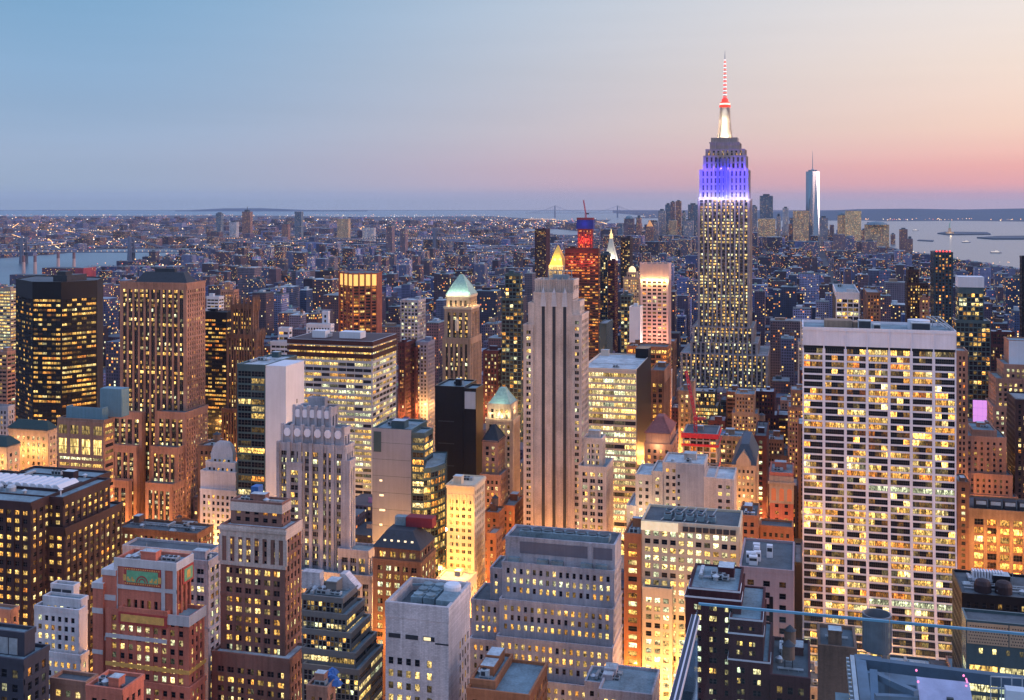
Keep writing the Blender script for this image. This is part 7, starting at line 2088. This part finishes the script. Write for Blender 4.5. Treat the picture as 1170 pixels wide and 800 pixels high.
for i in single:
    l = lots[i]
    d, X, w, Yv, dp, h, x0, x1, yt, ci, rr = l
    rg = random.Random(i)
    tk = 1 if (rg.random() < .28 and d < 2000 and ci != 8) else 0
    lb, grp = filler_label(l, tk)
    nm = 'glass_building' if ci == 8 else ('apartment_block' if ci in (0, 1, 6) and h < 62 else ('office_building' if h > 40 else 'loft_building'))
    cat = {'glass_building': 'office building', 'apartment_block': 'apartment building', 'office_building': 'office building', 'loft_building': 'building'}[nm]
    root = tag(empty(nm, X + w / 2, Yv + dp / 2), lb, cat, 'city buildings between the large towers')
    col, wm = PAL[ci]
    v_ = rg.uniform(.35, .75)
    col = (col[0] * v_ * .72, col[1] * v_ * .78, min(1, col[2] * v_ * 1.25))  # blue cast of distance put into the far wall colour
    off = (root.location[0], root.location[1], 0)
    if d < 1250:
        root['_wm'] = wm
        stl = rg.choice((punch, punch.but(bw=2.5), pairs, vert, punch.but(bw=3.4, ww=.55), ribbon.but(lit=.5))) if ci != 8 else curtain
        stl = stl.but(lit=rg.choice((.12, .22, .35, .5, .7)), hue=rg.uniform(.3, .85))
        ts = []
        if h > 45 and w > 19 and rg.random() < .6:
            hs = h * rg.uniform(.7, .88)
            ts = [(rect(X + 2.5, X + w - 3, Yv + 3.5, Yv + dp - .2), hs, h, stl, .9), (rect(X, X + w, Yv, Yv + dp), 0, hs, stl, .9)]
        else:
            ts = [(rect(X, X + w, Yv, Yv + dp), 0, h, stl, 1.0)]
        tower_parts(root, ts, wm, rg, 12 if seen[i] > 250 else 0, 800, rg.choice((ROOF, ROOF_D, ROOF_T, ROOF_L)))
        f0 = ts[0][0]
        roof_gear(root, f0[0][0] + 1, f0[1][0] - 1, f0[0][1] + 1, f0[2][1] - 1, h, rg, 5 if d < 900 else 3, tk, wm)
        del root['_wm']
    else:
        far_mesh(root, X, X + w, Yv, Yv + dp, 0, h, col, rg.uniform(.1, .75))
        m_ = MB(); a_, b_2 = rg.uniform(.1, .5), rg.uniform(.2, .5)
        m_.box(X + w * a_, X + w * (a_ + .35), Yv + dp * b_2, Yv + dp * (b_2 + .35), h, h + rg.uniform(3, 6))
        m_.build('bulkhead', rg.choice((wm, ROOF_L, ROOF_D)), root, off)
        if tk: tank(root, X + w * .8, Yv + dp * .3, h + .9)
def big_city(name, label, idx):
    mb = MB()
    rc = random.Random(5)
    for i in idx:
        d, X, w, Yv, dp, h, x0, x1, yt, ci, rr = lots[i]
        if d < 340: continue
        col = PAL[ci][0]
        v_ = rc.uniform(.22, .85)
        al = rc.random()
        at = (col[0] * v_ * .52, col[1] * v_ * .64, min(1, col[2] * v_ * 1.35), al)  # walls tinted blue to stand in for the air between
        wall_uv(mb, X, X + w, Yv, Yv + dp, 0, h, at)
        rcx = rc.choice(((.11, .14, .17), (.05, .065, .085), (.22, .27, .32), (.08, .11, .15), (.10, .085, .095)))
        mb.quad((X, Yv, h), (X + w, Yv, h), (X + w, Yv + dp, h), (X, Yv + dp, h), 0, [(-9, -9)] * 4, (*rcx, al))
        if d < 4800:
            a_, b_2, hh = X + w * rc.uniform(.1, .6), Yv + dp * rc.uniform(.1, .6), h + rc.uniform(2.5, 5)
            e_ = rc.uniform(3, 6)
            at2 = (*(c * rc.uniform(.6, 1.5) for c in (.3, .3, .32)), al)
            for (p, q) in (((a_, b_2), (a_ + e_, b_2)), ((a_ + e_, b_2), (a_ + e_, b_2 + e_)), ((a_, b_2 + e_), (a_, b_2))):
                mb.quad((*p, h), (*q, h), (*q, hh), (*p, hh), 0, [(-9, -9)] * 4, at2)
            mb.quad((a_, b_2, hh), (a_ + e_, b_2, hh), (a_ + e_, b_2 + e_, hh), (a_, b_2 + e_, hh), 0, [(-9, -9)] * 4, (*rcx, al))
    o = mb.build(name, FAR_ATT)
    tag(o, label, 'city', None, 'stuff')
big_city('distant_city', 'mass of far city blocks spreading to the horizon', [i for i in range(len(lots)) if i not in sset])

# ------------------------------------------------------------------ city lamps far away: points of light too many to count
LCOL = [((1, .50, .16), 2.6), ((1, .72, .38), 2.6), ((1, .9, .75), 2.8), ((1, .22, .14), 2.2), ((.55, .75, 1), 1.8)]
lm = [MB() for _ in LCOL]
rk = random.Random(99)
def speck(px, py, z, k, size):
    if wet(px, py): return
    d = H * F / (py - HZ)
    x, y = PT(px, d)
    s = size * d / F / 2
    lm[k].box(x - s, x + s, y - s, y + s, z, z + 2 * s)
for q in range(5200):
    py = 246.5 + 190 * rk.random() ** 2.2
    px = rk.uniform(-20, 1190)
    d = H * F / (py - HZ)
    k = rk.choices(range(5), (48, 26, 13, 9, 4))[0]
    z = rk.uniform(10, 30) if d < 4500 else rk.uniform(6, 18)
    speck(px, py, z, k, rk.uniform(.3, .8) * (1.0 if rk.random() < .94 else 1.6) * min(1, .5 + (py - 246) / 40))
for cx, cy, sx, sy, n in ((560, 262, 45, 5, 160), (1120, 250.5, 60, 1.6, 230), (1060, 246.5, 80, 1.5, 120), (1010, 251.5, 40, 1, 60), (130, 280, 60, 5, 130), (430, 259, 60, 4, 120), (225, 285, 50, 6, 90), (60, 262, 60, 6, 90), (770, 400, 8, 25, 60), (620, 255, 30, 3, 80), (940, 285, 60, 8, 90), (330, 290, 60, 8, 100)):
    for q in range(n):
        speck(rk.gauss(cx, sx), max(243.5, rk.gauss(cy, sy)), rk.uniform(8, 22), rk.choices(range(5), (52, 30, 8, 9, 1))[0], rk.uniform(.3, .8))
for ax in AVES + [-1700, -1450, 1150, 1400]:                      # strings of lamps down the avenues
    Yq = 1500.0
    while Yq < 5200:
        for s_ in (-8, 8):
            X_ = ax + s_ + rk.uniform(-2, 2)
            px, py, d = PROJ(X_, Yq, 0)
            if -10 < px < 860 and rk.random() < .6: speck(px, py, 9, 0 if rk.random() < .7 else (3 if rk.random() < .5 else 1), .5)
        Yq += 38
for q in range(46):                                              # and along straight streets beyond the river
    x0, y0 = rk.uniform(0, 900), rk.uniform(249, 285)
    dx, dy = rk.uniform(-70, 70), rk.uniform(-7, 7)
    k = rk.choice((0, 0, 1))
    for w_ in range(22):
        if y0 + dy * w_ / 22 > 246: speck(x0 + dx * w_ / 22, y0 + dy * w_ / 22, 14, k, .45)
for i, (c, e) in enumerate(LCOL):
    tag(lm[i].build('city_lamps', plain(f'city_lamp_{i}', c, .5, 0, c, e)), ('sodium orange street lamps scattered over the far city', 'amber street lamps scattered over the far city', 'white lamps scattered over the far city', 'red tail lamps and signals scattered over the far city', 'bluish lamps scattered over the far city')[i], 'city lamps', None, 'stuff')

# ------------------------------------------------------------------ streets: asphalt, pavements and their lamps
ROADM = plain('street_asphalt', (.045, .045, .05), .8)
PAVEM = plain('pavement_concrete', (.22, .21, .2), .85)
rd, pvm = MB(), MB()
for ax in AVES:
    rd.poly([(ax - 9, 200, .012), (ax + 9, 200, .012), (ax + 9, 4800, .012), (ax - 9, 4800, .012)])
    for s_ in (-1, 1):
        a_, b_2 = sorted((ax + s_ * 9, ax + s_ * 13))
        Yq = 300.0
        while Yq < 2400:
            pvm.box(a_, b_2, Yq + 8, Yq + 72.5, 0, .14)
            Yq += 80
tag(rd.build('avenue_road', ROADM), kind='structure')
tag(pvm.build('pavement', PAVEM), kind='structure')
cr_ = MB()
Yq = 300.0
while Yq < 2400:
    cr_.poly([(XY_at(-70, Yq), Yq - 6.5, .008), (XY_at(1250, Yq), Yq - 6.5, .008), (XY_at(1250, Yq), Yq + 6.5, .008), (XY_at(-70, Yq), Yq + 6.5, .008)])
    Yq += 80
tag(cr_.build('cross_street_road', ROADM), kind='structure')
def built(x, y):
    return any(h[0] - 2 < x < h[1] + 2 and h[2] - 2 < y < h[3] + 2 for h in HEROES)
for h in list(HEROES):                                           # added lights for amber glow, hung in the air before the big towers
    if h[7] < 1100 and h[8] < 790:
        zq = min(max(ZZ(h[8], h[7]) - 12, 10), 70)
        xq, yq = (h[0] + h[1]) / 2, h[2] - 9
        if not built(xq, yq): lamp('street_glow_light', (xq, yq, zq), (1, .42, .10), 34000, 1.0)
        if h[1] < 80 and not built(h[1] + 8, (h[2] + h[3]) / 2): lamp('street_glow_light', (h[1] + 8, (h[2] + h[3]) / 2, zq), (1, .42, .10), 34000, 1.0)
Yq = 300.0
while Yq < 1500:
    for ax in AVES:
        px, py, d = PROJ(ax, Yq, 0)
        if -60 < px < 1230:
            if not built(ax, Yq + 40): lamp('street_glow_light', (ax + rk.uniform(-5, 5), Yq + 40, 13), (1, .42, .10), 70000, 1.2)
            for e in (50, 100, 190):
                px2 = PROJ(ax + e, Yq, 0)[0]
                if -40 < px2 < 1210 and not built(ax + e, Yq): lamp('street_glow_light', (ax + e, Yq + rk.uniform(-3, 3), 11), (1, .45, .12), 44000, 1.2)
    Yq += 80
